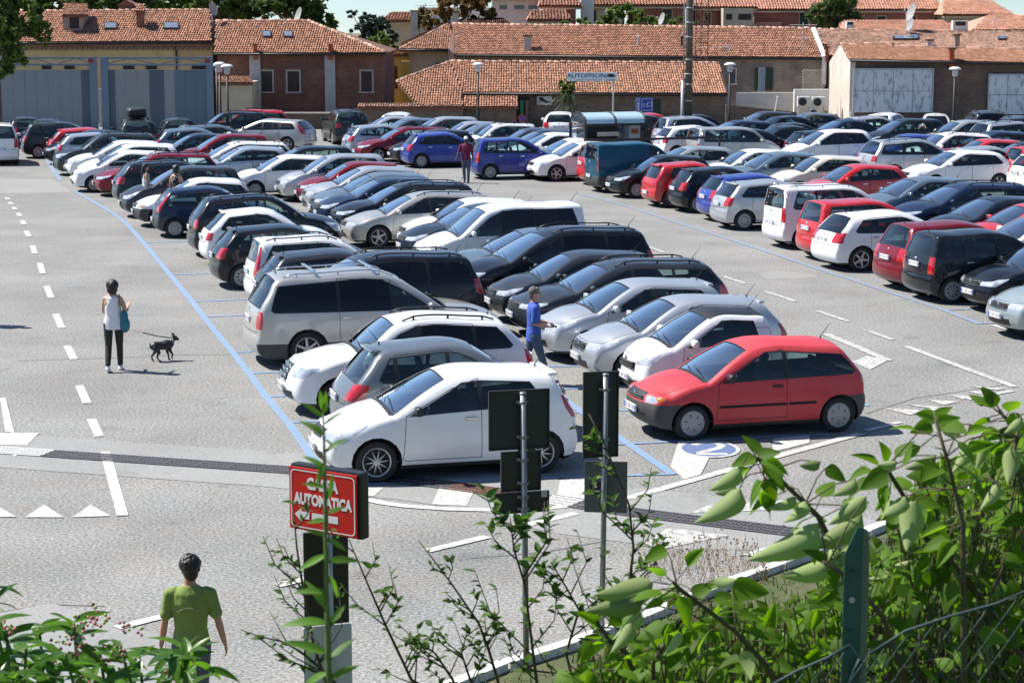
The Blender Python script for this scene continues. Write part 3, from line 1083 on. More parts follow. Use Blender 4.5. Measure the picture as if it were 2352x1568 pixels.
# ---------------------------------------------------------------- ground
def asphalt(name, base, spk=.64, scale=23.0, big=.16, warm=(1.03, 1.0, .945)):
    m = bpy.data.materials.new(name)
    m.use_nodes = True
    n, l = m.node_tree.nodes, m.node_tree.links
    b = n['Principled BSDF']
    b.inputs['Roughness'].default_value = .85
    b.inputs['Specular IOR Level'].default_value = .25
    tc = n.new('ShaderNodeTexCoord')

    def noise(sc, det, ro):
        q = n.new('ShaderNodeTexNoise')
        q.inputs['Scale'].default_value = sc
        q.inputs['Detail'].default_value = det
        q.inputs['Roughness'].default_value = ro
        l.new(tc.outputs['Object'], q.inputs['Vector'])
        return q.outputs['Fac']

    def rng(s, a, c, lo, hi):
        q = n.new('ShaderNodeMapRange')
        q.inputs['From Min'].default_value = a
        q.inputs['From Max'].default_value = c
        q.inputs['To Min'].default_value = lo
        q.inputs['To Max'].default_value = hi
        l.new(s, q.inputs['Value'])
        return q.outputs[0]

    def mul(a, c):
        q = n.new('ShaderNodeMath')
        q.operation = 'MULTIPLY'
        l.new(a, q.inputs[0])
        l.new(c, q.inputs[1])
        return q.outputs[0]
    f = mul(rng(noise(scale, 3, .7), .3, .7, 1 - spk, 1 + spk), rng(noise(.35, 5, .6), .3, .7, 1 - big, 1 + big))
    f = mul(f, rng(noise(scale * 2.7, 2, .6), .3, .72, .82, 1.22))
    f = mul(f, rng(noise(1.3, 3, .55), .62, .72, 1.0, .80))
    f = mul(f, rng(noise(.16, 3, .5), .52, .64, 1.0, .92))
    cr = n.new('ShaderNodeValToRGB')
    cr.color_ramp.elements[0].position = .35
    cr.color_ramp.elements[0].color = (base * .98, base * 1.0, base * .975, 1)
    cr.color_ramp.elements[1].position = .65
    cr.color_ramp.elements[1].color = (base * warm[0], base * warm[1], base * warm[2], 1)
    l.new(noise(.8, 4, .6), cr.inputs[0])
    mx = n.new('ShaderNodeMix')
    mx.data_type = 'RGBA'
    mx.blend_type = 'MULTIPLY'
    mx.inputs[0].default_value = 1
    l.new(cr.outputs[0], mx.inputs[6])
    l.new(f, mx.inputs[7])
    l.new(mx.outputs[2], b.inputs['Base Color'])
    bp = n.new('ShaderNodeBump')
    bp.inputs['Strength'].default_value = .22
    bp.inputs['Distance'].default_value = .01
    l.new(noise(scale * 1.6, 2, .6), bp.inputs['Height'])
    l.new(bp.outputs[0], b.inputs['Normal'])
    return m


def worn(name, col, under=.2, amount=.46, soft=.10, scale=9.0):
    """road paint rubbed through to the asphalt"""
    m = bpy.data.materials.new(name)
    m.use_nodes = True
    n, l = m.node_tree.nodes, m.node_tree.links
    b = n['Principled BSDF']
    b.inputs['Roughness'].default_value = .75
    tc = n.new('ShaderNodeTexCoord')
    q = n.new('ShaderNodeTexNoise')
    q.inputs['Scale'].default_value = scale
    q.inputs['Detail'].default_value = 8
    q.inputs['Roughness'].default_value = .8
    l.new(tc.outputs['Object'], q.inputs['Vector'])
    mp = n.new('ShaderNodeMapRange')
    mp.inputs['From Min'].default_value = amount - soft
    mp.inputs['From Max'].default_value = amount + soft
    mp.inputs['To Max'].default_value = 0.92
    l.new(q.outputs['Fac'], mp.inputs['Value'])
    mx = n.new('ShaderNodeMix')
    mx.data_type = 'RGBA'
    mx.inputs[6].default_value = (under, under * .98, under * .95, 1)
    mx.inputs[7].default_value = (*col, 1)
    l.new(mp.outputs[0], mx.inputs[0])
    l.new(mx.outputs[2], b.inputs['Base Color'])
    return m


ASPH = .215
M_ASPH = asphalt('old_asphalt', ASPH)
M_PATCH = asphalt('smooth_patch', .25, .16, 30, .08)
M_CONC = asphalt('drain_concrete', .255, .12, 18, .08, (1.0, 1.0, .98))
M_WHITE = worn('road_white', (.62, .62, .59), ASPH, .455, .12)
M_WHITE2 = worn('road_white_worn', (.60, .60, .57), ASPH, .50, .12)
M_BLUE = worn('road_blue', (.15, .31, .55), ASPH, .47, .13)
M_BLUE2 = worn('road_blue_worn', (.17, .28, .46), ASPH, .49)
M_BLUE3 = worn('road_blue_thin', (.15, .30, .54), ASPH, .43)
M_EARTH = mat('earth', (.16, .13, .09), .95, var=.3, vscale=.4)
lvl = [0.0]


def sheet(name, pts, m, z, kind='structure', label=None):
    o = link(name, mesh(name, [(p[0], p[1], z) for p in pts], [tuple(range(len(pts)))], [m]))
    tag(o, label, None, None, kind)
    if o.data.polygons[0].normal.z < 0:
        o.data.flip_normals()
    return o


def strip_line(name, pix, wd, m, z, taper=None):
    P = [G(*p) for p in pix]
    P = [Vector((p.x, p.y)) for p in P]
    vs, fs = [], []
    for i, p in enumerate(P):
        d = (P[min(i + 1, len(P) - 1)] - P[max(0, i - 1)]).normalized()
        nn = Vector((-d.y, d.x)) * wd / 2
        vs += [(p.x + nn.x, p.y + nn.y, z), (p.x - nn.x, p.y - nn.y, z)]
        if i:
            fs.append((2 * i - 2, 2 * i - 1, 2 * i + 1, 2 * i))
    me = mesh(name, vs, fs, [m])
    if me.polygons[0].normal.z < 0:
        me.flip_normals()
    return tag(link(name, me), kind='structure')


def quad(name, pix, m, z=.012):
    return sheet(name, [G(*p) for p in pix], m, z)


gd = mesh('ground', [(-1500, -200, -.02), (1500, -200, -.02), (1500, 230, -.02), (-1500, 230, -.02), (1500, 2600, -24), (-1500, 2600, -24)], [(0, 1, 2, 3), (3, 2, 4, 5)], [M_EARTH])
tag(link('ground', gd), kind='structure')
sheet('car_park_asphalt', [(-90, -4), (90, -4), (90, 116), (-90, 116)], M_ASPH, 0)
# smoother repaired strips
quad('asphalt_patch', [(-60, 411), (120, 411), (166, 443), (-60, 445)], M_PATCH, .004)
quad('asphalt_patch', [(1742, 630), (1770, 622), (1870, 628), (1876, 638), (1760, 642)], M_PATCH, .004)
M_DARKSEAM = mat('tar_joint', (.085, .085, .088), .8)
M_PALESEAM = mat('dusty_joint', (.30, .29, .27), .9)
for pix, m in (([(0, 928), (100, 922), (300, 920), (560, 911), (640, 909)], M_PALESEAM), ([(40, 829), (150, 825), (240, 823), (420, 815), (545, 814)], M_DARKSEAM), ([(0, 499), (180, 500), (330, 497)], M_PALESEAM),
               ([(200, 597), (360, 596), (520, 604)], M_PALESEAM), ([(0, 383), (150, 384)], M_PALESEAM), ([(1780, 795), (2000, 786), (2352, 772)], M_PALESEAM), ([(1850, 830), (2030, 818), (2240, 800)], M_PALESEAM),
               ([(1990, 950), (2100, 915), (2330, 880)], M_DARKSEAM), ([(1080, 1282), (1250, 1268), (1480, 1225)], M_DARKSEAM), ([(0, 1405), (110, 1388), (240, 1392)], M_DARKSEAM), ([(1660, 625), (1850, 632), (2020, 622)], M_PALESEAM)):
    strip_line('asphalt_joint', pix, .035, m, .003)
# drain: concrete apron, channel and cast grates
drain = [(-160, 1024), (0, 1035), (330, 1058), (665, 1081), (1000, 1112), (1200, 1140), (1440, 1176), (1640, 1201), (1860, 1228), (2100, 1258)]
DP = [Vector((G(*p).x, G(*p).y)) for p in drain]
strip_line('drain_apron', [(p[0], p[1] - 2) for p in drain], 2.15, M_CONC, .006)
quad('asphalt_patch', [(1180, 1205), (1460, 1120), (1930, 1170), (1900, 1262), (1560, 1262), (1280, 1225)], M_CONC, .005)
quad('asphalt_patch', [(-60, 1418), (120, 1385), (260, 1430), (380, 1460), (380, 1600), (-60, 1600)], M_CONC, .005)
M_IRON = mat('cast_iron', (.11, .105, .115), .6, .3, var=.2, vscale=20)
M_RUST = mat('rusty_iron', (.15, .075, .06), .7, .2, var=.3, vscale=16)
M_HOLE = mat('drain_dark', (.012, .012, .012), .9)
M_GPAINT = mat('painted_iron', (.62, .62, .60), .7)
chan = thing('drain_channel', 'long slotted iron drain crossing the lot in a pale concrete strip', 'drain', (DP[1].x, DP[1].y, 0))
ob = strip_line('channel', [(p[0], p[1]) for p in drain], .44, M_HOLE, .0085)
ob.parent = chan
ob.location = (-DP[1].x, -DP[1].y, 0)
del ob['kind']
gp_ = MB()
for y in (-.2, -.067, .067, .2):
    gp_.box(-.245, .245, y - .017, y + .017, .010, .022)
for r_ in range(3):
    y0 = -.2 + r_ * .133
    for k in range(9):
        x = -.235 + k * .0585
        gp_.add([(x - .014 - .02, y0 + .017, .0215), (x + .014 - .02, y0 + .017, .0215), (x + .014 + .02, y0 + .117, .0215), (x - .014 + .02, y0 + .117, .0215)], [(0, 1, 2, 3)])
GM = {m.name: gp_.data('grate', m) for m in (M_IRON, M_RUST, M_GPAINT)}
seglen = [(b - a).length for a, b in zip(DP, DP[1:])]
tot = sum(seglen)
k = 0
while (k + .5) * .5 < tot:
    d = (k + .5) * .5
    i = 0
    while d > seglen[i]:
        d -= seglen[i]
        i += 1
    dr = (DP[i + 1] - DP[i]).normalized()
    p = DP[i] + dr * d
    px = p.x / p.y * FPX + IW / 2
    mm = M_GPAINT if (px < 58 or 232 < px < 256 or 1000 < px < 1062 or 1265 < px < 1300) else M_RUST if 1062 < px < 1150 else M_IRON
    link('grate', GM[mm.name], chan, (p.x - DP[1].x, p.y - DP[1].y, 0), (0, 0, math.atan2(dr.y, dr.x)))
    k += 1
# blue bay lines
strip_line('blue_line', [(90, 345), (104, 362), (120, 388), (140, 415)], .15, M_BLUE, .011)
strip_line('blue_line', [(172, 440), (205, 458), (262, 492), (290, 513), (340, 570), (391, 632), (441, 693), (497, 765), (535, 810), (572, 858), (611, 912), (665, 975), (728, 1066)], .135, M_BLUE, .011)
strip_line('blue_line', [(1327, 445), (1376, 457), (1445, 475), (1535, 505), (1638, 538), (1741, 571), (1886, 620), (1990, 654), (2081, 684), (2171, 714), (2252, 745)], .14, M_BLUE2, .011)
for a, b in (((2169, 713), (2352, 706)), ((2249, 743), (2400, 742))):
    strip_line('blue_line', [a, b], .10, M_BLUE2, .0115)
for x, y in ((332, 558), (391, 632), (441, 693), (474, 728), (535, 810), (572, 858), (611, 912), (665, 971)):
    p = G(x, y)
    q = p + Vector((math.cos(YAW), math.sin(YAW), 0)) * 4.9
    o = strip_line('blue_line', [(x, y)] * 2, .1, M_BLUE3, .0095)
    o.data.clear_geometry()
    nn = Vector((-math.sin(YAW), math.cos(YAW), 0)) * .05
    o.data.from_pydata([tuple(v + Vector((0, 0, .0095))) for v in (p - nn, q - nn, q + nn, p + nn)], [], [(0, 1, 2, 3)])
    o.data.materials.clear()
    o.data.materials.append(M_BLUE3)
strip_line('blue_line', [(838, 1113), (1000, 1108), (1200, 1100), (1400, 1094), (1545, 1089)], .10, M_BLUE, .0118)
strip_line('blue_line', [(1235, 862), (1305, 925), (1420, 1004), (1545, 1090)], .15, M_BLUE, .0115)
strip_line('blue_line', [(1418, 1021), (1600, 1012), (1800, 1003), (1900, 998)], .10, M_BLUE, .0122)
strip_line('blue_line', [(1250, 842), (1330, 841), (1500, 836)], .10, M_BLUE3, .0095)
strip_line('blue_line', [(1290, 893), (1345, 892), (1440, 888)], .16, M_BLUE, .0095)
strip_line('blue_line', [(1310, 948), (1500, 940), (1700, 930)], .10, M_BLUE3, .0095)
strip_line('blue_line', [(1880, 934), (1960, 929), (1998, 931)], .16, M_BLUE, .0095)
# white lane dashes
for a, b in (((75, 565), (80, 583)), ((91, 605), (99, 629)), ((107, 658), (118, 685)), ((128, 722), (142, 754)), ((154, 795), (170, 826)), ((182, 886), (200, 927)), ((210, 963), (228, 1003)), ((241, 1038), (282, 1185)),
             ((60, 531), (67, 544)), ((51, 507), (56, 516)), ((41, 490), (47, 497)), ((31, 477), (36, 482)), ((22, 465), (27, 470)), ((15, 455), (19, 459))):
    strip_line('lane_marking', [a, b], .15, M_WHITE, .0128)
for a, b, wd in (((1491, 568), (1527, 581), .12), ((1661, 635), (1712, 652), .13), ((1757, 670), (1827, 693), .13), ((1878, 715), (1949, 739), .13), ((1995, 761), (2050, 781), .13), ((981, 1266), (1120, 1233), .16), ((1213, 1206), (1324, 1179), .16),
                 ((636, 1346), (720, 1326), .16), ((267, 1443), (400, 1410), .16), ((2081, 796), (2330, 889), .16), ((1896, 767), (2042, 829), .19), ((2050, 974), (2068, 970), .12), ((1990, 990), (2046, 976), .12), ((2098, 950), (2180, 934), .13), ((2222, 918), (2326, 898), .13)):
    strip_line('lane_marking', [a, b], wd, M_WHITE2 if a[1] < 960 and a[0] > 1400 else M_WHITE, .0128)
strip_line('lane_marking', [(842, 1148), (880, 1156), (930, 1163), (1030, 1170), (1133, 1172), (1240, 1169), (1345, 1160), (1450, 1143), (1638, 1090), (1762, 1055), (1976, 997)], .17, M_WHITE, .0128)
Q = [[(842, 1121), (881, 1121), (860, 1140), (842, 1140)], [(1010, 1118), (1089, 1130), (1071, 1163), (993, 1159)], [(1287, 1104), (1345, 1102), (1345, 1148), (1279, 1138)], [(1558, 1015), (1644, 1012), (1625, 1060), (1609, 1091), (1571, 1102), (1540, 1073)],
     [(1774, 1008), (1860, 1001), (1859, 1018), (1775, 1039)], [(1957, 832), (1991, 818), (2040, 828), (1999, 850)], [(2272, 747), (2420, 745), (2420, 788)], [(2030, 938), (2128, 944), (2090, 954)], [(2071, 928), (2164, 936), (2143, 940)],
     [(2128, 919), (2205, 923), (2169, 931)], [(2184, 908), (2248, 910), (2210, 918)], [(2218, 899), (2282, 901), (2258, 908)], [(2220, 887), (2310, 893), (2290, 897)], [(-60, 996), (90, 995), (62, 1024), (-60, 1020)],
     [(101, 1160), (146, 1189), (58, 1189)], [(208, 1160), (254, 1186), (167, 1189)], [(-12, 1160), (38, 1188), (-55, 1189)], [(0, 915), (13, 915), (33, 995), (12, 992)], [(28, 1044), (42, 1043), (34, 1051)],
     [(1473, 1254), (1535, 1213), (1676, 1231), (1530, 1260)], [(1584, 1179), (1632, 1160), (1800, 1150), (1800, 1172)], [(1700, 1275), (1780, 1252), (1900, 1268), (1840, 1290)]]
for i, q in enumerate(Q):
    quad('painted_marking', q, M_WHITE2 if i in (5, 7, 8, 9, 10, 11, 12, 19, 20) else M_WHITE, .0124)
# the painted number two
c2 = G(1628, 1032)
M_DISC = worn('disc_blue', (.09, .14, .29), ASPH, .34)
two = thing('painted_number', 'blue painted oval with a white number 2 and white rim on the asphalt', 'road marking', c2)
rx, ry = .47, .62


def ell(k, z):
    return [(rx * k * math.cos(t), ry * k * math.sin(t), z) for t in [2 * PI * i / 40 for i in range(40)]]


link('rim', mesh('rim', ell(1, .0145), [tuple(range(40))], [M_WHITE]), two)
link('disc', mesh('disc', ell(.87, .0165), [tuple(range(40))], [M_DISC]), two)
num = [(x * .68, y * .74) for x, y in ((-.30, .34), (-.22, .50), (0, .60), (.24, .52), (.33, .30), (.22, .05), (-.02, -.18), (-.25, -.42), (-.30, -.52), (.36, -.52))]
vs, fs = [], []
for i, p in enumerate(num):
    a, b = Vector(num[max(0, i - 1)]), Vector(num[min(len(num) - 1, i + 1)])
    d = (b - a).normalized()
    q = Vector((-d.y, d.x)) * .062
    vs += [(p[0] + q.x, p[1] + q.y, .0185), (p[0] - q.x, p[1] - q.y, .0185)]
    if i:
        fs.append((2 * i - 2, 2 * i - 1, 2 * i + 1, 2 * i))
me = mesh('numeral', vs, fs, [M_WHITE])
if me.polygons[2].normal.z < 0:
    me.flip_normals()
link('numeral', me, two)
# white kerb and the grass behind it
kp = [(1010, 1600), (1120, 1555), (1290, 1500), (1450, 1442), (1560, 1396), (1700, 1341), (1850, 1288), (2100, 1190), (2352, 1082), (2600, 985)]
KP = [Vector((G(*p).x, G(*p).y)) for p in kp]
kerb = tag(link('kerb', None, None, (KP[0].x, KP[0].y, 0)), kind='structure')
M_KERB = mat('white_kerb', (.62, .61, .58), .8, var=.18, vscale=5)
cl = [0]
for a, b in zip(KP, KP[1:]):
    cl.append(cl[-1] + (b - a).length)


def on_kerb(d):
    for i in range(len(KP) - 1):
        if d <= cl[i + 1] or i == len(KP) - 2:
            dr = (KP[i + 1] - KP[i]).normalized()
            return KP[i] + dr * (d - cl[i]), math.atan2(dr.y, dr.x)


ks = MB().bev(-.49, .49, -.075, .075, -.05, .11, .015).data('kerb_stone', M_KERB)
for k in range(int(cl[-1])):
    p, a = on_kerb(k + .5)
    link('kerb_stone', ks, kerb, (p.x - KP[0].x, p.y - KP[0].y, R.uniform(-.008, .008)), (0, 0, a + R.uniform(-.01, .01)))
M_SOIL = mat('dry_grass_soil', (.05, .075, .022), .95, var=.35, vscale=2.5, col2=(.10, .09, .045))
verge = [(p.x, p.y) for p in KP] + [(40, 30), (40, 8), (KP[0].x + 1.2, 8)]
# slope up to the viewpoint
bank_v, bank_f = [], []
nx, ny = 40, 16
for j in range(ny + 1):
    for i in range(nx + 1):
        y = -3 + 21 * j / ny
        x = -14 + 34 * i / nx
        z = max(0, min(4.85, (16.6 - y) * .365)) + .10 * mnoise.noise((x * .7, y * .7, 0))
        bank_v.append((x, y, z - .12 if y > 16 else z))
for j in range(ny):
    for i in range(nx):
        a = j * (nx + 1) + i
        bank_f.append((a, a + 1, a + nx + 2, a + nx + 1))
tag(link('embankment', mesh('embankment', bank_v, bank_f, [M_SOIL], smooth=True)), kind='structure')
sheet('grass_verge_soil', verge, M_SOIL, .02)


def bankz(x, y):
    return max(0, min(4.85, (16.6 - y) * .365))


def inv(x, y):
    """is the point on the verge"""
    return inpoly(x, y, verge)


M_GRASS = mat('grass_blades', (.055, .115, .018), .7, var=.3, vscale=1.4, col2=(.16, .15, .05), island=.35)
gb = MB()
ng = 0
while ng < 9000:
    x, y = R.uniform(-2, 12), R.uniform(15, 30)
    if not inpoly(x, y, verge):
        continue
    ng += 1
    h = R.uniform(.05, .16)
    a = R.uniform(0, 2 * PI)
    lean = R.uniform(.2, .9) * h
    w_ = R.uniform(.006, .012)
    ca, sa = math.cos(a), math.sin(a)
    gb.add([(x - sa * w_, y + ca * w_, .02), (x + sa * w_, y - ca * w_, .02), (x + ca * lean, y + sa * lean, .02 + h)], [(0, 1, 2)])
tag(gb.build('grass', M_GRASS), 'short green grass on the verge inside the white kerb', 'grass', kind='stuff')
# ---------------------------------------------------------------- buildings
M_TILE = mat('roof_tile', (.50, .25, .155), .85, var=.25, vscale=1.2, col2=(.36, .185, .115), island=.36, bump=.15, bscale=30)
M_TILEP = mat('roof_tile_pale', (.52, .31, .23), .85, col2=(.34, .21, .155), vscale=1.0, island=.5)
M_TILEBED = mat('tile_bed', (.16, .075, .05), .95, var=.2, vscale=3)
M_GUT = mat('gutter', (.03, .028, .03), .5, .3)
M_FARROOF = mat('far_roof_tile', (.48, .235, .16), .9, var=.2, vscale=.8, island=.25)


def brick(name, c1, c2, mortar, sc=1.0, dirt=.35):
    m = bpy.data.materials.new(name)
    m.use_nodes = True
    n, l = m.node_tree.nodes, m.node_tree.links
    b = n['Principled BSDF']
    b.inputs['Roughness'].default_value = .9
    tc = n.new('ShaderNodeTexCoord')
    sp = n.new('ShaderNodeSeparateXYZ')
    cb_ = n.new('ShaderNodeCombineXYZ')
    ad = n.new('ShaderNodeMath')
    ad.operation = 'ADD'
    l.new(tc.outputs['Object'], sp.inputs[0])
    l.new(sp.outputs[0], ad.inputs[0])
    l.new(sp.outputs[1], ad.inputs[1])
    l.new(ad.outputs[0], cb_.inputs[0])
    l.new(sp.outputs[2], cb_.inputs[1])
    t = n.new('ShaderNodeTexBrick')
    t.inputs['Scale'].default_value = sc
    t.inputs['Brick Width'].default_value = .26
    t.inputs['Row Height'].default_value = .075
    t.inputs['Mortar Size'].default_value = .008
    t.inputs['Color1'].default_value = (*c1, 1)
    t.inputs['Color2'].default_value = (*c2, 1)
    t.inputs['Mortar'].default_value = (*mortar, 1)
    l.new(cb_.outputs[0], t.inputs['Vector'])
    q = n.new('ShaderNodeTexNoise')
    q.inputs['Scale'].default_value = .9
    q.inputs['Detail'].default_value = 7
    q.inputs['Roughness'].default_value = .7
    l.new(tc.outputs['Object'], q.inputs['Vector'])
    mp = n.new('ShaderNodeMapRange')
    mp.inputs['From Min'].default_value = .3
    mp.inputs['From Max'].default_value = .7
    mp.inputs['To Min'].default_value = 1 - dirt
    mp.inputs['To Max'].default_value = 1 + dirt
    l.new(q.outputs['Fac'], mp.inputs['Value'])
    mx = n.new('ShaderNodeMix')
    mx.data_type = 'RGBA'
    mx.blend_type = 'MULTIPLY'
    mx.inputs[0].default_value = 1
    l.new(t.outputs['Color'], mx.inputs[6])
    l.new(mp.outputs[0], mx.inputs[7])
    l.new(mx.outputs[2], b.inputs['Base Color'])
    return m


M_BRICK = brick('red_brick', (.22, .085, .06), (.15, .06, .045), (.20, .15, .12))
M_BRICK2 = brick('grey_brown_brick', (.20, .145, .105), (.14, .10, .075), (.22, .18, .15))
M_BRICK3 = brick('dark_brown_brick', (.15, .10, .07), (.10, .07, .055), (.15, .12, .10))
M_BRICK4 = brick('buff_grey_brick', (.34, .28, .23), (.25, .205, .17), (.34, .30, .27))
M_BEIGE = mat('beige_plaster', (.60, .45, .24), .9, var=.12, vscale=1.2)
M_WPLAS = mat('white_plaster', (.70, .68, .64), .9, var=.10, vscale=1.5)
M_GPLAS = mat('grey_plaster', (.44, .44, .44), .9, var=.12, vscale=1.5)
M_YELL = mat('yellow_plaster', (.62, .40, .10), .9, var=.08, vscale=1.5)
M_CREAM = mat('cream_plaster', (.52, .45, .33), .9, var=.10, vscale=1.5)
M_FRED = mat('far_red_plaster', (.30, .13, .10), .9, var=.12, vscale=.8)
M_FPINK = mat('far_pink_plaster', (.52, .30, .24), .9, var=.08, vscale=.8)
M_SHUT = mat('green_shutter', (.025, .045, .035), .7)
M_BSHUT = mat('brown_shutter', (.045, .03, .022), .7, var=.2, vscale=8)
M_STONE = mat('pale_stone', (.44, .40, .34), .85, var=.12, vscale=3)
M_DARK = mat('dark_opening', (.02, .02, .022), .6)
M_PANE = mat('window_pane', (.05, .07, .09), .08, 0, .6)
M_REDP = mat('red_clay_pipe', (.36, .08, .035), .8)
M_LGREY = mat('light_grey_metal', (.45, .46, .47), .5, .2)


M_DISH = mat('dish_grey', (.30, .30, .31), .6)


class Pl:
    """plane through three points, for placing pixels on it"""
    def __init__(s, a, b, c):
        s.o = a
        s.n = (b - a).cross(c - a).normalized()

    def at(s, px, py):
        d = ray(px, py)
        o = Vector((0, 0, CH))
        return o + d * ((s.o - o).dot(s.n) / d.dot(s.n))


def tiled(parent, poly, eL, eR, m, pitch=.145, step=.33, wob=.012, ridge=None, name='roof'):
    """rows of half-round tiles over a planar polygon of points"""
    a = (eR - eL).normalized()
    nrm = (poly[1] - poly[0]).cross(poly[2] - poly[0]).normalized()
    if nrm.z < 0:
        nrm = -nrm
    b = nrm.cross(a).normalized()
    if b.z < 0:
        b = -b
    P2 = [((p - eL).dot(a), (p - eL).dot(b)) for p in poly]
    amin, amax = min(p[0] for p in P2), max(p[0] for p in P2)
    vs, fs = [], []
    k = 0
    na = 5
    arc = [(math.cos(PI * i / (na - 1)), math.sin(PI * i / (na - 1))) for i in range(na)]
    A = amin + pitch / 2
    while A < amax:
        ys = []
        for i in range(len(P2)):
            p, q = P2[i], P2[(i + 1) % len(P2)]
            if (p[0] > A) != (q[0] > A):
                ys.append(p[1] + (q[1] - p[1]) * (A - p[0]) / (q[0] - p[0]))
        if len(ys) >= 2:
            lo, hi = min(ys), max(ys)
            y = lo - .05 + R.uniform(-.03, .03)
            while y < hi - .08:
                y2 = min(y + step + .07, hi + .03)
                j = R.uniform(-wob, wob)
                z0 = R.uniform(.026, .046)
                r0, r1 = pitch * .47, pitch * .39
                o = len(vs)
                for (yy, rr, zz) in ((y, r0, z0), (y2, r1, .0)):
                    for (c_, s_) in arc:
                        vs.append(eL + a * (A + j + c_ * rr) + b * yy + nrm * (zz + s_ * rr * .85))
                for i in range(na - 1):
                    fs.append((o + i, o + i + 1, o + na + i + 1, o + na + i))
                y += step
        A += pitch
    me = mesh('tiles', [tuple(v - parent.location) for v in vs], fs, [m], smooth=True)
    t = tag(link('tiles', me, parent), kind='stuff')
    bed = mesh(name, [tuple(p - nrm * .01 - parent.location) for p in poly] + [tuple(p - nrm * .14 - parent.location) for p in poly],
               [tuple(range(len(poly)))] + [tuple(range(2 * len(poly) - 1, len(poly) - 1, -1))] + [(i, (i + 1) % len(poly), len(poly) + (i + 1) % len(poly), len(poly) + i) for i in range(len(poly))], [M_TILEBED])
    r = link(name, bed, parent)
    t.parent = r
    return r


def ridge_tiles(parent, a, b, m, r=.11, L_=.4):
    mb = MB()
    n = max(1, int((b - a).length / L_))
    for i in range(n):
        p, q = a.lerp(b, i / n), a.lerp(b, (i + 1.12) / n)
        dz = R.uniform(-.02, .02)
        mb.tube([p - parent.location + Vector((0, 0, dz + .03)), q - parent.location + Vector((0, 0, dz))], [r * 1.05, r * .9], 8)
    return tag(mb.build('ridge_tiles', m, parent, True), kind='stuff')


def gutter(parent, a, b, r=.07):
    off = Vector((0, -.08, -.07))
    return MB().tube([a + off - parent.location, b + off - parent.location], r, 8).build('gutter', M_GUT, parent, True)


def bwall(parent, x0, x1, y0, y1, z0, z1, m, name='wall'):
    p = parent.location
    return MB().box(x0 - p.x, x1 - p.x, y0 - p.y, y1 - p.y, z0 - p.z, z1 - p.z).build(name, m, parent)


def prect(px0, px1, py0, py1, Y):
    a, b = V(px0, py1, Y), V(px1, py0, Y)
    return a.x, b.x, a.z, b.z


def window(parent, px0, px1, py0, py1, Y, frame=M_STONE, fill=M_BSHUT, fw=.10, kind='shutter', split=2):
    x0, x1, z0, z1 = prect(px0, px1, py0, py1, Y)
    p = parent.location
    f = MB()
    for (a, b, c, d) in ((x0, x0 + fw, z0, z1), (x1 - fw, x1, z0, z1), (x0 + fw, x1 - fw, z1 - fw, z1)):
        f.box(a - p.x, b - p.x, Y - .05 - p.y, Y + .10 - p.y, c, d)
    f.box(x0 - .06 - p.x, x1 + .06 - p.x, Y - .11 - p.y, Y + .1 - p.y, z0 - .08, z0)
    w_ = f.build('window', frame, parent)
    n = split
    for k in range(n):
        a = x0 + fw + (x1 - x0 - 2 * fw) * k / n
        b = x0 + fw + (x1 - x0 - 2 * fw) * (k + 1) / n
        MB().box(a + .006 - p.x, b - .006 - p.x, Y - .012 - p.y, Y + .03 - p.y, z0, z1 - fw).build(kind, fill, w_)
    return w_


def chimney(parent, px0, px1, py0, py1, Y, m, dy=.5, cap=True):
    x0, x1, z0, z1 = prect(px0, px1, py0, py1, Y)
    p = parent.location
    mb = MB().box(x0 - p.x, x1 - p.x, Y - p.y, Y + dy - p.y, z0 - .4, z1)
    c = mb.build('chimney', m, parent)
    if cap:
        MB().box(x0 - .08 - p.x, x1 + .08 - p.x, Y - .08 - p.y, Y + dy + .08 - p.y, z1 + .003, z1 + .09).build('chimney_cap', M_TILEBED, c)
    return c


def skylight(parent, pl, px0, px1, py0, py1):
    q = [pl.at(px0, py1), pl.at(px1, py1), pl.at(px1 - 1, py0), pl.at(px0 - 1, py0)]
    n_ = pl.n if pl.n.z > 0 else -pl.n
    p = parent.location
    lo = [v + n_ * .02 - p for v in q]
    hi = [v + n_ * .17 - p for v in q]
    f = MB().add(lo + hi, [(4, 5, 6, 7), (0, 1, 5, 4), (1, 2, 6, 5), (2, 3, 7, 6), (3, 0, 4, 7)]).build('skylight', M_GUT, parent)
    c = sum(hi, Vector()) / 4
    MB().add([c + (v - c) * .82 + n_ * .012 for v in hi], [(0, 1, 2, 3)]).build('pane', mat('skylight_glass', (.16, .19, .23), .08, 0, .6), f)


def dish(name, px, py, Y, r, label, face=(-.85, -.3, .3)):
    r *= .72
    c = V(px, py, Y)
    o = thing(name, label, 'satellite dish', c)
    q = Vector(face).to_track_quat('Z', 'Y').to_matrix().to_4x4()
    d = MB()
    bm = bmesh.new()
    rings = [[bm.verts.new(q @ Vector((r * k / 4 * math.cos(t), r * k / 4 * math.sin(t), .22 * r * (k / 4) ** 2))) for t in [2 * PI * i / 16 for i in range(16)]] for k in (.2, 1, 2, 3, 4)]
    for a, b in zip(rings, rings[1:]):
        for i in range(16):
            bm.faces.new((a[i], a[(i + 1) % 16], b[(i + 1) % 16], b[i]))
    bm.faces.new(list(reversed(rings[0])))
    d.bm(bm)
    d.build('bowl', M_DISH, o, True)
    MB().tube([(0, 0, -.05), (0, .05, -1.3)], .035, 6).build('mast', M_LGREY, o)
    MB().tube([q @ Vector((0, -r, .2 * r)), q @ Vector((0, 0, r * .95))], .02, 5).ball(q @ Vector((0, 0, r * .95)), .06, 1).build('feed_arm', M_LGREY, o)


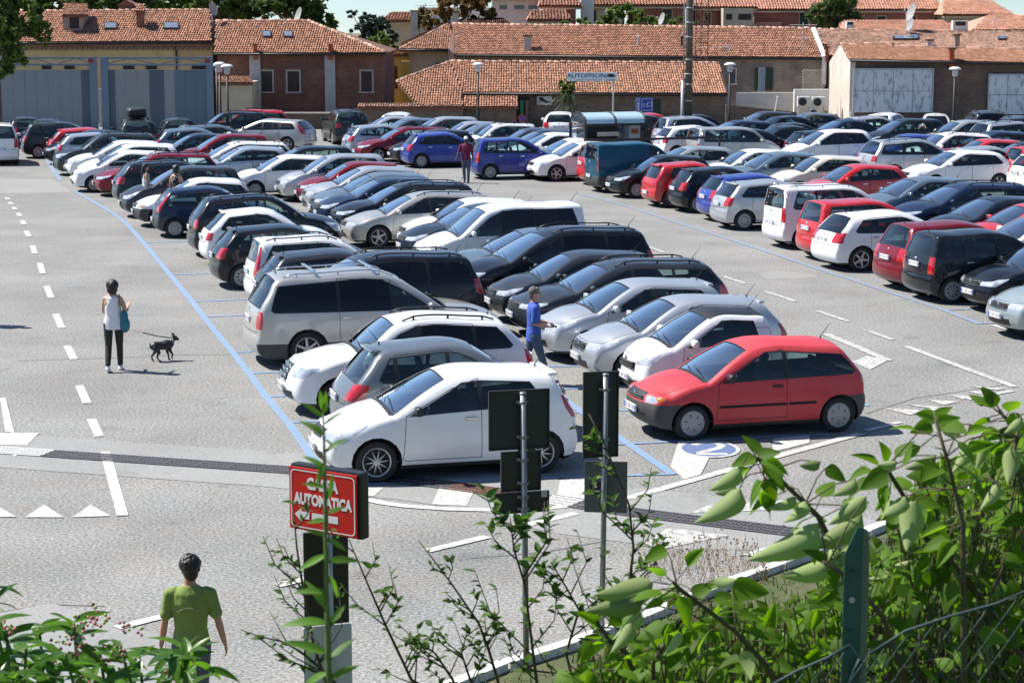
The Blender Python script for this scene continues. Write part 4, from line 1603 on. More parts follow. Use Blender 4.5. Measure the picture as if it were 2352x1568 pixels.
def aerial(px, py0, py1, Y, label, wide=1.1, n=5):
    a, b = V(px, py1, Y), V(px, py0, Y)
    o = thing('tv_aerial', label, 'aerial', a)
    h = b.z - a.z
    MB().tube([(0, 0, 0), (0, 0, h)], .03, 5).build('mast', M_LGREY, o)
    e = MB()
    for zz, L_ in ((h - .15, wide), (h - .9, wide * .8)):
        e.tube([(-L_ / 2, 0, zz), (L_ / 2, 0, zz)], .018, 4)
        for k in range(n):
            x = -L_ / 2 + L_ * k / (n - 1)
            e.tube([(x, -.22, zz + .01), (x, .22, zz + .01)], .012, 4)
    e.build('elements', M_LGREY, o)


# --- yellow house with the long roof, far left
Y1 = 122.0
b1 = thing('terracotta_roofed_house', 'beige plastered house with a brown dentil cornice behind the blue-grey screens', 'house', (V(200, 200, Y1).x, Y1, 0))
xl, xr = V(-260, 97, Y1).x, V(486, 97, Y1).x
z1 = V(300, 98, Y1).z
bwall(b1, xl, xr, Y1 + .35, Y1 + 9.5, 0, z1 - .05, M_BEIGE)
eL, eR = V(-270, 99, Y1 - .05), V(486, 95, Y1 - .05)
rL, rR = V(-270, 30, Y1 + 5), V(484, 25, Y1 + 5)
pl1 = Pl(eL, eR, rR)
tiled(b1, [eL, eR, rR, rL], eL, eR, M_TILE)
ridge_tiles(b1, rL, rR, M_TILEP)
gutter(b1, eL, eR)
rb = Vector((0, 9, -4))
mb = MB().add([rL - b1.location, rR - b1.location, Vector((rR.x, Y1 + 9.8, z1)) - b1.location, Vector((rL.x, Y1 + 9.8, z1)) - b1.location], [(0, 1, 2, 3)])
mb.add([Vector((rR.x - .02, Y1 + .35, z1 - .1)) - b1.location, rR - b1.location - Vector((.02, 0, 0)), Vector((rR.x - .02, Y1 + 9.5, z1 - .1)) - b1.location], [(0, 1, 2)])
mb.build('rear_roof', M_TILEBED, b1)
cor = MB()
x0, x1, za, zb_ = prect(-260, 486, 103, 116, Y1 + .2)
cor.box(x0 - b1.location.x, x1 - b1.location.x, .12, .35, zb_ - .10, zb_ + .12)
k = x0
while k < x1 - .2:
    cor.box(k - b1.location.x, k + .16 - b1.location.x, .17, .349, za + .02, zb_ - .10)
    k += .30
cor.build('dentil_cornice', mat('cornice_brick', (.24, .15, .11), .9, var=.3, vscale=4), b1)
for a, b in ((95, 120), (147, 173), (203, 214), (282, 310), (334, 362), (440, 475)):
    window(b1, a, b, 148, 160, Y1 + .34, M_BEIGE, M_DARK, .03, 'pane', 1)
xx = V(403, 100, Y1).x
MB().tube([(xx - b1.location.x, .22, z1 - .2), (xx - b1.location.x, .22, 0)], .06, 6).build('downpipe', M_GUT, b1)
skylight(b1, pl1, 240, 270, 58, 71)
skylight(b1, pl1, 376, 412, 57, 71)
# dormer
dq = pl1.at(172, 72)
x0, x1, za, zb_ = prect(145, 186, 36, 74, dq.y)
dm = bwall(b1, x0, x1 + .05, dq.y, dq.y + 2.2, za - .1, zb_, M_BRICK4, 'dormer')
q = [V(142, 35, dq.y - .3), V(200, 36, dq.y - .3), V(202, 10, dq.y + 2.4), V(147, 11, dq.y + 2.4)]
tiled(b1, q, q[0], q[1], M_TILE, name='dormer_roof')
x0, x1, za, zb_ = prect(160, 181, 41, 66, dq.y - .02)
MB().box(x0 - b1.location.x, x1 - b1.location.x, dq.y - .03 - Y1, dq.y + .01 - Y1, za, zb_).build('dormer_opening', M_DARK, b1)
cq = pl1.at(322, 66)
c = chimney(b1, 314, 328, 26, 66, cq.y, M_BRICK, .5)
q = [V(311, 26, cq.y - .2), V(333, 27, cq.y - .2), V(334, 11, cq.y + 1.0), V(312, 10, cq.y + 1.0)]
tiled(b1, q, q[0], q[1], M_TILE, name='chimney_roof')
c3 = V(290, 20, Y1 + 5.2)
x0, x1, za, zb_ = prect(273, 309, 12, 34, Y1 + 5.2)
mb = MB().box(x0 - b1.location.x, x1 - b1.location.x, 5.2, 6.4, za - .3, zb_)
mb.add([(x0 - .1 - b1.location.x, 5.1, zb_), (x1 + .1 - b1.location.x, 5.1, zb_), ((x0 + x1) / 2 - b1.location.x, 5.1, zb_ + .32), (x0 - .1 - b1.location.x, 6.5, zb_), (x1 + .1 - b1.location.x, 6.5, zb_), ((x0 + x1) / 2 - b1.location.x, 6.5, zb_ + .32)],
       [(0, 1, 2), (3, 5, 4), (0, 2, 5, 3), (1, 4, 5, 2)])
mb.build('chimney_house', M_BRICK, b1)
dish('satellite_dish', 487, 21, Y1 + 3, .62, 'grey satellite dish at the right end of the beige house roof', (.9, -.4, .3))
# --- blue-grey screens
M_SC = [mat('screen_' + n_, c_, .55, .1, var=.06, vscale=2) for n_, c_ in (('pale', (.23, .265, .29)), ('dark', (.085, .115, .155)), ('grey', (.26, .275, .285)), ('mid', (.115, .165, .22)), ('frame', (.15, .21, .285)))]
Y_S = 110.5


def screen(label, px0, px1, cols, topy, midy, boty=300):
    o = thing('metal_screen', label, 'screen wall', (V((px0 + px1) / 2, boty, Y_S).x, Y_S, 0))
    p = o.location
    for (a, b, mi) in cols:
        x0, x1, z0, z1_ = prect(a, b, midy, boty, Y_S)
        if b - a < 26:
            MB().box(x0 - p.x + .004, x1 - p.x - .004, -.10 if mi == 4 else -.02, .10 if mi == 4 else .06, 0, (V(0, topy, Y_S).z if mi == 4 else z1_)).build('post' if mi == 4 else 'panel', M_SC[mi], o)
        else:
            n = max(1, round((b - a) / 27))
            for k in range(n):
                xa, xb = x0 + (x1 - x0) * k / n, x0 + (x1 - x0) * (k + 1) / n
                MB().box(xa - p.x + .004, xb - p.x - .004, -.02 + R.uniform(-.006, .006), .05, 0, z1_).build('panel', M_SC[mi], o)
    x0, x1, zt_, zc = prect(px0, px1, topy, midy, Y_S)
    zt_, zc = V(0, topy, Y_S).z, V(0, midy - 12, Y_S).z
    for zz in (zt_ - .06, zc):
        MB().box(x0 - p.x, x1 - p.x, -.05, .05, zz - .05, zz + .05).build('rail', M_SC[4], o)
    tr = MB()
    n = max(2, int((x1 - x0) / 2.2))
    for k in range(n):
        xa, xb = x0 + (x1 - x0) * k / n - p.x, x0 + (x1 - x0) * (k + 1) / n - p.x
        tr.tube([(xa, 0, zc), ((xa + xb) / 2, 0, zt_ - .08)], .022, 5).tube([((xa + xb) / 2, 0, zt_ - .08), (xb, 0, zc)], .022, 5)
    tr.build('truss', M_SC[4], o)
    xa = x1 - .32
    MB().box(xa - .12 - p.x, xa + .14 - p.x, -.14, -.105, zc + .12, zt_ - .12).build('red_plate', mat('red_plate', (.30, .02, .02), .5), o)
    # the deep side walls that throw their shade on the bays
    return o


screen('blue-grey panelled metal screen under an open truss, left of the narrow gap', -260, 222, [(-260, 190, 0), (190, 210, 1), (210, 222, 4)], 131, 161)
screen('blue-grey metal screen with alternating grey and dark panels, right of the narrow gap', 236, 489, [(236, 249, 4), (249, 264, 1), (264, 342, 2), (342, 380, 1), (380, 400, 2), (400, 477, 3), (477, 489, 4)], 131, 161)
ww = bwall(thing('low_wall', 'narrow dark wall seen in the gap between the two blue-grey screens', 'wall', (V(229, 250, 116).x, 116, 0)), V(219, 0, 116).x, V(240, 0, 116).x, 116, 116.3, 0, V(0, 205, 116).z, M_GPLAS)
# --- brick house with two white pilasters
Y2 = 120.0
b2 = thing('brick_house', 'red brick house with two pale pilasters and a hipped tile roof', 'house', (V(690, 200, Y2).x, Y2, 0))
P2 = b2.location
eL, eR = V(492, 122, Y2 - .1), V(887, 122, Y2 - .1)
rL, rR = V(496, 50, Y2 + 5.4), V(708, 49, Y2 + 5.4)
pl2 = Pl(eL, eR, rL)
rR = pl2.at(708, 49)
tiled(b2, [eL, eR, rR, rL], eL, eR, M_TILE)
ridge_tiles(b2, rL, rR, M_TILEP)
ridge_tiles(b2, rR, eR, M_TILEP)
gutter(b2, eL, eR)
xl, xr, z2 = eL.x + .1, eR.x - .15, eL.z
bwall(b2, xl, xr, Y2 + .3, Y2 + 10.5, 0, z2 - .03, M_BRICK)
mb = MB()
bk = [Vector((eL.x, Y2 + 10.8, z2)), Vector((eR.x, Y2 + 10.8, z2))]
mb.add([v - P2 for v in (rL, rR, bk[1], bk[0])], [(0, 1, 2, 3)])
mb.add([v - P2 for v in (rR, eR, bk[1])], [(0, 1, 2)])
mb.add([v - P2 for v in (eL, rL, bk[0])], [(0, 1, 2)])
mb.build('rear_roof', M_TILEBED, b2)
for a, b in ((597, 629), (657, 691), (826, 858)):
    window(b2, a, b, 160, 211, Y2 + .29)
for a, b in ((575, 597), (747, 769)):
    x0, x1, za, zb_ = prect(a, b, 127, 262, Y2 + .1)
    MB().box(x0 - P2.x, x1 - P2.x, .12, .32, 0, zb_).build('pilaster', M_GPLAS, b2)
for a, b in ((582, 590), (754, 764)):
    q = pl2.at((a + b) / 2, 122)
    chimney(b2, a, b, 101, 122, q.y, M_REDP, .25, False)
skylight(b2, pl2, 603, 623, 77, 90)
skylight(b2, pl2, 652, 673, 77, 90)
dish('satellite_dish', 688, 36, Y2 + 6.5, .7, 'pale satellite dish on a mast behind the brick house ridge', (-.85, -.4, .3))
an_ = thing('lean_to', 'small beige shed with a narrow tiled roof beside the brick house', 'shed', (V(540, 250, 116).x, 116, 0))
x0, x1, za, zb_ = prect(497, 577, 190, 262, 116)
bwall(an_, x0, x1, 116.2, 119.4, 0, zb_, M_CREAM)
q = [V(495, 191, 116), V(581, 191, 116), V(576, 176, 117.8), V(497, 176, 117.8)]
tiled(an_, q, q[0], q[1], M_TILE)
# low brick wall in front
lw = thing('low_wall', 'low brown brick wall with a pale coping in front of the brick house', 'wall', (V(700, 290, 114).x, 114, 0))
x0, x1, za, zb_ = prect(560, 826, 262, 292, 114)
bwall(lw, x0, x1, 114, 114.3, 0, zb_, M_BRICK3)
MB().box(x0 - lw.location.x, x1 - lw.location.x, -.06, .36, zb_ + .002, zb_ + .08).build('coping', M_STONE, lw)
# --- yellow bit and the house left of the long roof
yb = thing('yellow_house', 'yellow house corner with a dark red door between the tiled roofs', 'house', (V(910, 180, 134).x, 134, 0))
x0, x1, za, zb_ = prect(868, 936, 122, 230, 134)
bwall(yb, x0, x1, 134, 140, 0, zb_, M_YELL)
x0, x1, za, zb_ = prect(889, 913, 153, 186, 133.97)
MB().box(x0 - yb.location.x, x1 - yb.location.x, -.05, .02, za - .5, zb_).build('door', mat('dark_red_door', (.11, .022, .015), .6), yb)
q = [V(866, 126, 133.7), V(938, 126, 133.7), V(938, 112, 137), V(866, 112, 137)]
tiled(yb, q, q[0], q[1], M_TILE)
x0, x1, za, zb_ = prect(922, 941, 141, 200, 131.5)
bwall(yb, x0, x1, 131.5, 132, 0, zb_, M_YELL, 'gate_pier')
ho = thing('cream_house', 'cream house with a hipped tile roof left of the long brick building', 'house', (V(980, 150, 134).x, 134, 0))
x0, x1, za, zb_ = prect(938, 1036, 116, 200, 134.4)
bwall(ho, x0, x1, 134.4, 142, 0, zb_, M_CREAM)
eL, eR = V(920, 113, 133.9), V(1040, 114, 133.9)
pl = Pl(eL, eR, V(1034, 57, 140))
tiled(ho, [eL, eR, pl.at(1034, 56), pl.at(1026, 58)], eL, eR, M_TILE)
gutter(ho, eL, eR)
ridge_tiles(ho, eL, pl.at(1028, 57), M_TILEP)
MB().add([v - ho.location for v in (V(920, 110, 140), V(922, 98, 140), V(1028, 50, 146), V(1040, 62, 146))], [(0, 1, 2, 3)]).build('rear_roof', M_TILEBED, ho)
window(ho, 1000, 1032, 144, 158, 134.39, M_CREAM, M_DARK, .03, 'pane', 1)
fr_ = thing('hip_roof_house', 'low pyramid tile roof rising behind the long roof at its left end', 'house', (V(1110, 60, 146).x, 146, 0))
eL, eR = V(1034, 60, 146), V(1182, 60, 146)
pl = Pl(eL, eR, V(1080, 42, 150))
tiled(fr_, [eL, eR, pl.at(1156, 41), pl.at(1082, 42)], eL, eR, M_TILEP)
bwall(fr_, eL.x + .3, eR.x - .3, 146.4, 152, 0, eL.z - .05, M_CREAM)
for a, b, c_, d_ in ((944, 958, 27, 50), (1040, 1053, 30, 52)):
    chimney(fr_ if a > 1000 else ho, a, b, c_, d_ + 40, 145, M_GPLAS, .6)
# --- the long brick building
b4 = thing('long_brick_building', 'long brick building with the widest tile roof, behind the low workshop', 'building', (V(1460, 180, 128).x, 128, 0))
eL, eR = V(1040, 125, 131), V(1888, 133, 124)
pl4 = Pl(eL, eR, V(1040, 57, 137))
rL, rR = pl4.at(1040, 57), pl4.at(1862, 67)
tiled(b4, [eL, eR, rR, rL], eL, eR, M_TILE)
ridge_tiles(b4, rL, rR, M_TILEP)
gutter(b4, eL, eR)


def slant_wall(parent, a, b, z0, z1a, z1b, th, m, name='wall', back=.4):
    d = (b - a).normalized()
    n_ = Vector((-d.y, d.x, 0))
    if n_.y < 0:
        n_ = -n_
    v = []
    for off in (back, back + th):
        v += [Vector((a.x, a.y, z0)) + n_ * off, Vector((b.x, b.y, z0)) + n_ * off, Vector((b.x, b.y, z1b)) + n_ * off, Vector((a.x, a.y, z1a)) + n_ * off]
    return MB().add([q - parent.location for q in v], [(0, 1, 2, 3), (7, 6, 5, 4), (0, 4, 5, 1), (1, 5, 6, 2), (2, 6, 7, 3), (3, 7, 4, 0)]).build(name, m, parent)


slant_wall(b4, Vector((eL.x, eL.y, 0)), Vector((eR.x, eR.y, 0)), 0, eL.z - .04, eR.z - .04, .4, M_BRICK4)
MB().add([v - b4.location for v in (rL, rR, Vector((eR.x, eR.y + 12, eR.z)), Vector((eL.x, eL.y + 12, eL.z)))], [(0, 1, 2, 3)]).build('rear_roof', M_TILEBED, b4)
for q in (eL, eR):
    pass
mb = MB()
gl = [V(1030, 112, 130.6), V(1043, 124, 130.6), V(1042, 57, 136.6), V(1040, 146, 130.6), V(1030, 146, 130.6)]
mb.add([gl[i] - b4.location for i in (4, 3, 1, 2, 0)], [(0, 1, 2, 3, 4)])
mb.add([gl[i] - b4.location + Vector((.05, .3, 0)) for i in (4, 3, 1, 2, 0)], [(4, 3, 2, 1, 0)])
mb.build('verge_wall', M_FPINK, b4)
chimney(b4, 1204, 1221, 84, 120, pl4.at(1212, 118).y, M_GPLAS, .6)
for px, py in ((1466, 107), (1566, 108)):
    q = pl4.at(px, py)
    MB().tube([q - b4.location, q - b4.location + Vector((0, 0, .55))], .08, 8).ball(q - b4.location + Vector((0, 0, .6)), .12, 1).build('vent_pipe', M_LGREY if px < 1500 else M_GUT, b4)
yw = lambda px: eL.y + (eR.y - eL.y) * (px - 1040) / 848 + .18
window(b4, 1676, 1692, 156, 192, yw(1684), M_WPLAS, M_PANE, .06, 'pane', 2)
w_ = window(b4, 1741, 1758, 155, 208, yw(1750) - .02, M_GPLAS, mat('blue_curtain', (.22, .34, .44), .4), .06, 'pane', 1)
for a, b in ((1733, 1741), (1758, 1776)):
    x0, x1, za, zb_ = prect(a, b, 156, 207, yw(1750) - .08)
    MB().box(x0 - b4.location.x, x1 - b4.location.x, yw(1750) - .10 - b4.location.y, yw(1750) - .06 - b4.location.y, za, zb_).build('shutter', M_SHUT, b4)
x0, x1, za, zb_ = prect(1690, 1826, 213, 262, 122.2)
vd = (eR - rR).normalized()
MB().add([v - b4.location for v in (rR + Vector((.02, 0, .10)), eR + Vector((.02, 0, .10)), eR + Vector((.28, .05, .12)), rR + Vector((.28, .05, .12)), rR + Vector((.02, 0, -.3)), eR + Vector((.02, 0, -1.6)), eR + Vector((.28, 0, -1.6)), rR + Vector((.28, 0, -.3)))], [(0, 1, 2, 3), (0, 4, 5, 1), (3, 2, 6, 7), (1, 5, 6, 2)]).build('verge', M_WPLAS, b4)
wh = thing('white_wall', 'white rendered wall below the shuttered windows of the long building', 'wall', (x0, 122.2, 0))
bwall(wh, x0, x1, 122.2, 122.5, 0, zb_, M_WPLAS)
pc = thing('grey_lean_to', 'grey plastered stair block beside the small white window', 'shed', (V(1672, 250, 120.5).x, 120.5, 0))
x0, x1, za, zb_ = prect(1652, 1674, 150, 270, 120.5)
bwall(pc, x0, x1, 120.5, 123.2, 0, zb_ - 1.2, M_GPLAS)
bp_ = thing('low_wall', 'low brown brick wall sloping down under the white wall', 'wall', (V(1740, 270, 113.5).x, 113.5, 0))
a, b = V(1668, 240, 113.5), V(1830, 258, 113.5)
slant_wall(bp_, a, b, 0, a.z, b.z, .3, M_BRICK3, back=0)
# --- low workshop
b5 = thing('workshop', 'low brick workshop with a long sagging tile roof facing the lot', 'building', (V(1360, 250, 117).x, 117, 0))
eL, eR = V(1063, 213, 116.5), V(1671, 215, 116.5)
pl5 = Pl(eL, eR, V(1340, 146, 122.3))
tiled(b5, [pl5.at(*q) for q in ((1063, 213), (1671, 215), (1651, 147), (1340, 146), (1035, 143))], eL, eR, M_TILE)
tiled(b5, [pl5.at(*q) for q in ((962, 243), (1062, 243), (1062, 212), (1036, 144), (912, 188))], eL, eR, M_TILE)
ridge_tiles(b5, pl5.at(1035, 143), pl5.at(1651, 147), M_TILEP)
ridge_tiles(b5, pl5.at(912, 188), pl5.at(1035, 143), M_TILEP)
gutter(b5, eL, eR)
x0, x1, za, zb_ = prect(1063, 1668, 216, 285, 117)
bwall(b5, x0, x1, 117, 117.4, 0, eL.z - .05, M_BRICK2)
bwall(b5, x1 - .4, x1, 117.403, 122.5, 0, eL.z - .05, M_BRICK2, 'side_wall')
bwall(b5, x0, x1, 122.6, 123, 0, V(0, 146, 122.6).z, M_BRICK2, 'rear_wall')
q = [V(1064, 246, 114.2), V(1191, 246, 114.2), V(1187, 222, 116.3), V(1066, 222, 116.3)]
tiled(b5, q, q[0], q[1], M_TILE, name='lean_to_roof')
x0, x1, za, zb_ = prect(1066, 1186, 246, 290, 114.6)
bwall(b5, x0, x1, 114.6, 116.95, 0, zb_ - .1, M_BRICK2, 'lean_to')
x0, x1, za, zb_ = prect(1190, 1216, 224, 275, 116.97)
MB().box(x0 - b5.location.x, x1 - b5.location.x, -.06, .02, 0, zb_).build('doorway', M_DARK, b5)
x0, x1, za, zb_ = prect(1500, 1518, 228, 268, 116.97)
MB().box(x0 - b5.location.x, x1 - b5.location.x, -.05, .02, za, zb_).build('door', M_SHUT, b5)
sw = thing('stone_wall', 'brown wall topped by one row of roof tiles, left of the small lean-to', 'wall', (V(940, 290, 114).x, 114, 0))
x0, x1, za, zb_ = prect(824, 1064, 247, 285, 114)
bwall(sw, x0, x1, 114, 114.35, 0, zb_, M_BRICK2)
q = [V(821, 247, 113.8), V(1064, 247, 113.8), V(1064, 239, 114.7), V(823, 239, 114.7)]
tiled(sw, q, q[0], q[1], M_TILEP, name='coping')
# --- right hand buildings
b7 = thing('broad_roof_house', 'broad tile roof with skylights right of the long building', 'house', (V(2120, 120, 128).x, 128, 0))
eL, eR = V(1906, 128, 126), V(2480, 134, 126)
pl7 = Pl(eL, eR, V(1866, 70, 134))
tiled(b7, [pl7.at(*q) for q in ((1906, 128), (2480, 134), (2480, 78), (1864, 69))], eL, eR, M_TILEP)
ridge_tiles(b7, pl7.at(1864, 69), pl7.at(2480, 78), M_TILEP)
bwall(b7, eL.x + .3, eR.x, 126.5, 140, 0, eL.z - .05, M_BRICK4)
for a in ((2050, 2108, 88, 95), (2292, 2312, 88, 95)):
    skylight(b7, pl7, *a)
skylight(b7, pl7, 2080, 2110, 86, 94)
chimney(b7, 2130, 2142, 94, 110, pl7.at(2136, 109).y, M_GPLAS, .5)
chimney(b7, 2193, 2205, 82, 111, pl7.at(2199, 111).y, M_BRICK4, .5)
chimney(b7, 1862, 1868, 58, 76, 132, M_REDP, .3)
chimney(b7, 1896, 1903, 110, 126, 124, M_REDP, .3)
b8 = thing('brick_shed', 'dark brick shed with a white gable and two weathered boards', 'building', (V(2150, 250, 116).x, 116, 0))
P8 = b8.location
X0 = V(1953, 200, 116).x
Yb = X0 * FPX / (1897 - IW / 2)
eL, eR = V(1953, 137, 115.8), V(2480, 147, 115.8)
pl8 = Pl(eL, eR, V(1932, 105, (116 + Yb) / 2))
for poly in (((1953, 137), (2052, 139), (2052, 103), (1932, 104)), ((2054, 139), (2480, 147), (2480, 119), (2054, 109))):
    tiled(b8, [pl8.at(*q) for q in poly], eL, eR, M_TILE)
ridge_tiles(b8, pl8.at(1932, 104), pl8.at(2052, 103), M_TILEP)
ridge_tiles(b8, pl8.at(2054, 109), pl8.at(2480, 119), M_TILEP)
gutter(b8, eL, eR)
bwall(b8, X0 + .32, eR.x, 116.2, 116.5, 0, eL.z - .06, M_BRICK3)
rz_ = pl8.at(1932, 104)
zr_ = V(1897, 145, Yb).z
mb = MB()
g_ = [(116.2, 0), (Yb, 0), (Yb, zr_), (rz_.y, rz_.z - .05), (116.2, eL.z - .05)]
mb.add([(X0 - P8.x, y - P8.y, z) for y, z in g_] + [(X0 + .3 - P8.x, y - P8.y, z) for y, z in g_], [(0, 1, 2, 3, 4), (9, 8, 7, 6, 5)] + [(i, (i + 1) % 5, 5 + (i + 1) % 5, 5 + i) for i in range(5)])
mb.build('gable_wall', mat('gable_plaster', (.56, .50, .44), .9, var=.14, vscale=.8), b8)
chimney(b8, 2181, 2193, 114, 141, pl8.at(2187, 141).y, M_REDP, .5)
M_BOARD = mat('weathered_white_board', (.60, .63, .68), .8, col2=(.28, .31, .36), vscale=4.6)
nb_ = M_BOARD.node_tree.nodes
for nd in nb_:
    if nd.type == 'TEX_NOISE':
        nd.inputs['Detail'].default_value = 9
        nd.inputs['Roughness'].default_value = .72
        mpn = nb_.new('ShaderNodeMapping')
        mpn.inputs['Scale'].default_value = (1.0, 1.0, .33)
        src = nd.inputs['Vector'].links[0].from_socket
        M_BOARD.node_tree.links.new(src, mpn.inputs[0])
        M_BOARD.node_tree.links.new(mpn.outputs[0], nd.inputs['Vector'])
    if nd.type == 'VALTORGB':
        nd.color_ramp.elements[0].position = .40
        nd.color_ramp.elements[1].position = .49
for lab, a, b, c_, d_, n in (('large weathered white hoarding peeling to blue-grey, nearer the white gable', 1960, 2143, 160, 259, 4), ('weathered peeling hoarding at the right edge of the dark brick shed', 2270, 2440, 173, 263, 4)):
    x0, x1, za, zb_ = prect(a, b, c_, d_, 116.0)
    o = thing('hoarding', lab, 'hoarding', ((x0 + x1) / 2, 116.0, za))
    h = zb_ - za
    wd = x1 - x0
    for k in range(n):
        for r_ in range(2):
            MB().box(-wd / 2 + wd * k / n + .012, -wd / 2 + wd * (k + 1) / n - .012, .03, .10, h * r_ / 2 + .012, h * (r_ + 1) / 2 - .012).build('panel', M_BOARD, o)
    f = MB()
    for (p, q, r_, s_) in ((-wd / 2 - .06, -wd / 2, 0, h), (wd / 2, wd / 2 + .06, 0, h), (-wd / 2 - .06, wd / 2 + .06, h + .002, h + .07)):
        f.box(p, q, -.02, .12, r_, s_)
    f.build('frame', M_LGREY, o)
# air conditioners
for i, (a, b, c_, d_, lab) in enumerate(((1832, 1862, 222, 246, 'white air conditioner on the white wall, left of a pair'), (1866, 1896, 223, 247, 'white air conditioner against the white gable, right of a pair'), (1858, 1886, 250, 270, 'white air conditioner standing below the pair'))):
    x0, x1, za, zb_ = prect(a, b, c_, d_, 118)
    o = thing('air_conditioner', lab, 'air conditioner', ((x0 + x1) / 2, 118, za))
    wd, h = x1 - x0, zb_ - za
    MB().bev(-wd / 2, wd / 2, 0, .32, 0, h, .03).build('case', M_WPLAS, o)
    MB().lathe([(h * .38, -.012), (h * .38, -.02), (.001, -.02)], 16, 0, 'y', (-.08, 0, h / 2)).build('fan_grille', M_GUT, o)
    MB().box(-wd / 2 + .05, -wd / 2 + .09, .02, .3, -.5, 0).box(wd / 2 - .09, wd / 2 - .05, .02, .3, -.5, 0).build('bracket', M_LGREY, o)
x0, x1, za, zb_ = prect(1824, 1905, 246, 270, 118.5)
bwall(wh, x0, x1 - .02, 118.6, 119, 0, zb_ + 1.0, M_WPLAS, 'wall_return')
tr_ = thing('trellis', 'pale wooden lattice trellis between the long building and the white gable', 'trellis', (V(1860, 215, 119.5).x, 119.5, 0))
x0, x1, za, zb_ = prect(1842, 1896, 160, 218, 119.5)
tb = MB()
for k in range(-8, 12):
    for sg in (-1, 1):
        a0 = (x0 + (x1 - x0) * k / 8, za)
        q = clip_s([(a0[0], a0[1]), (a0[0] + .001, a0[1]), (a0[0] + sg * (zb_ - za) + .001, zb_), (a0[0] + sg * (zb_ - za), zb_)], x0, x1)
        if len(q) >= 3:
            lo_, hi_ = min(q, key=lambda t: t[1]), max(q, key=lambda t: t[1])
            tb.tube([(lo_[0] - tr_.location.x, sg * .012, lo_[1]), (hi_[0] - tr_.location.x, sg * .012, hi_[1])], .017, 4)
tag(tb.build('lattice', M_STONE, tr_), kind='stuff')
dish('satellite_dish', 2096, 30, 134, .85, 'upper white satellite dish on the tall mast over the broad roof', (-.9, -.2, .3))
dish('satellite_dish', 2092, 58, 133, .6, 'lower white satellite dish under another, over the broad roof', (-.9, -.3, .3))
dish('satellite_dish', 1522, 45, 137, .62, 'grey satellite dish standing on the long roof ridge near the tall pole', (-.9, -.3, .3))
for lab, a, b, c_, d_, y in (('white cabinet unit on the ridge of the broad roof', 2188, 2224, 48, 74, 134), ('small white cabinet unit where the long roof meets the broad roof', 1944, 1963, 50, 66, 136), ('white box unit at the left end of the cream house roof', 1100, 1110, 104, 120, 136)):
    if a == 1100:
        continue
    if a == 1944:
        a, b = 1944 - 0, 1962
    x0, x1, za, zb_ = prect(a, b, c_, d_, y)
    o = thing('air_conditioner', lab, 'air conditioner', ((x0 + x1) / 2, y, za))
    MB().bev(-(x1 - x0) / 2, (x1 - x0) / 2, 0, .5, 0, zb_ - za, .03).build('case', M_WPLAS, o)
    MB().box(-(x1 - x0) / 3, (x1 - x0) / 3, -.012, .01, (zb_ - za) * .55, (zb_ - za) * .92).build('grille', M_GUT, o)
aerial(1843, 52, 150, 125, 'thin television aerial in front of the long roof at its right end', 1.6)
aerial(2281, 40, 118, 128, 'thin television aerial on the broad roof near the right edge', 1.6)
aerial(977, 8, 60, 150, 'tall aerial behind the trees left of the white villa', 1.4)
aerial(1043, 6, 60, 152, 'tall aerial right beside the autumn tree', 1.4)
# --- distant houses
def far_house(label, x0, x1, ytop, yeave, Y, wm, wins, hip=.18, rz=None, shutter=M_SHUT, roofm=M_FARROOF, depth=9, shm='shutter'):
    a, b = V(x0, yeave, Y), V(x1, yeave, Y)
    o = thing('distant_house', label, 'house', ((a.x + b.x) / 2, Y, 0))
    bwall(o, a.x + .5, b.x - .5, Y + .5, Y + depth, 0, a.z - .02, wm)
    zt_ = V(0, ytop, Y + depth * .5).z
    hx = (b.x - a.x) * hip
    e = [Vector((a.x, Y, a.z)), Vector((b.x, Y, a.z)), Vector((b.x, Y + depth + .5, a.z)), Vector((a.x, Y + depth + .5, a.z))]
    r = [Vector((a.x + hx, Y + depth * .5, zt_)), Vector((b.x - hx, Y + depth * .5, zt_))]
    tiled(o, [e[0], e[1], r[1], r[0]], e[0], e[1], roofm, .24, .42)
    mb = MB().add([v - o.location for v in (e[0], r[0], e[3])], [(0, 1, 2)]).add([v - o.location for v in (e[1], e[2], r[1])], [(0, 1, 2)]).add([v - o.location for v in (r[0], r[1], e[2], e[3])], [(0, 1, 2, 3)])
    mb.build('side_roof', roofm, o)
    MB().box(a.x + .1 - o.location.x, b.x - .1 - o.location.x, .08, .5, a.z - .28, a.z - .04).build('eaves_band', M_CREAM, o)
    for (wx0, wx1, wy0, wy1) in wins:
        window(o, wx0, wx1, wy0, wy1, Y + .49, M_CREAM, shutter, .07, shm, 2)
    return o


far_house('distant red-brown house with green shutters left of the pink wall', 1585, 1742, -12, 17, 172, M_FRED, [(1615, 1634, 28, 84)], .1)
hb = far_house('distant long red-brown house with a row of green shuttered windows', 1722, 2175, -22, 22, 180, M_FRED, [(1834, 1858, 28, 75), (1902, 1920, 28, 75), (2012, 2036, 36, 70), (2090, 2106, 36, 72), (2142, 2158, 38, 66)], .06)
x0, x1, za, zb_ = prect(1726, 1795, 52, 110, 179)
bwall(hb, x0, x1, 179, 180.4, 0, zb_, M_FPINK, 'porch')
x0, x1, za, zb_ = prect(1660, 1730, 45, 110, 170)
bal = thing('balcony_house', 'pale distant house front with dark openings above the long roof', 'house', ((x0 + x1) / 2, 170, 0))
bwall(bal, x0, x1, 170, 171.9, 0, zb_ + .9, M_CREAM)
for a, b in ((1668, 1682), (1696, 1726)):
    q0, q1, q2, q3 = prect(a, b, 24, 46, 169.97)
    MB().box(q0 - bal.location.x, q1 - bal.location.x, -.04, .02, q2, q3 - .3).build('opening', M_DARK, bal)
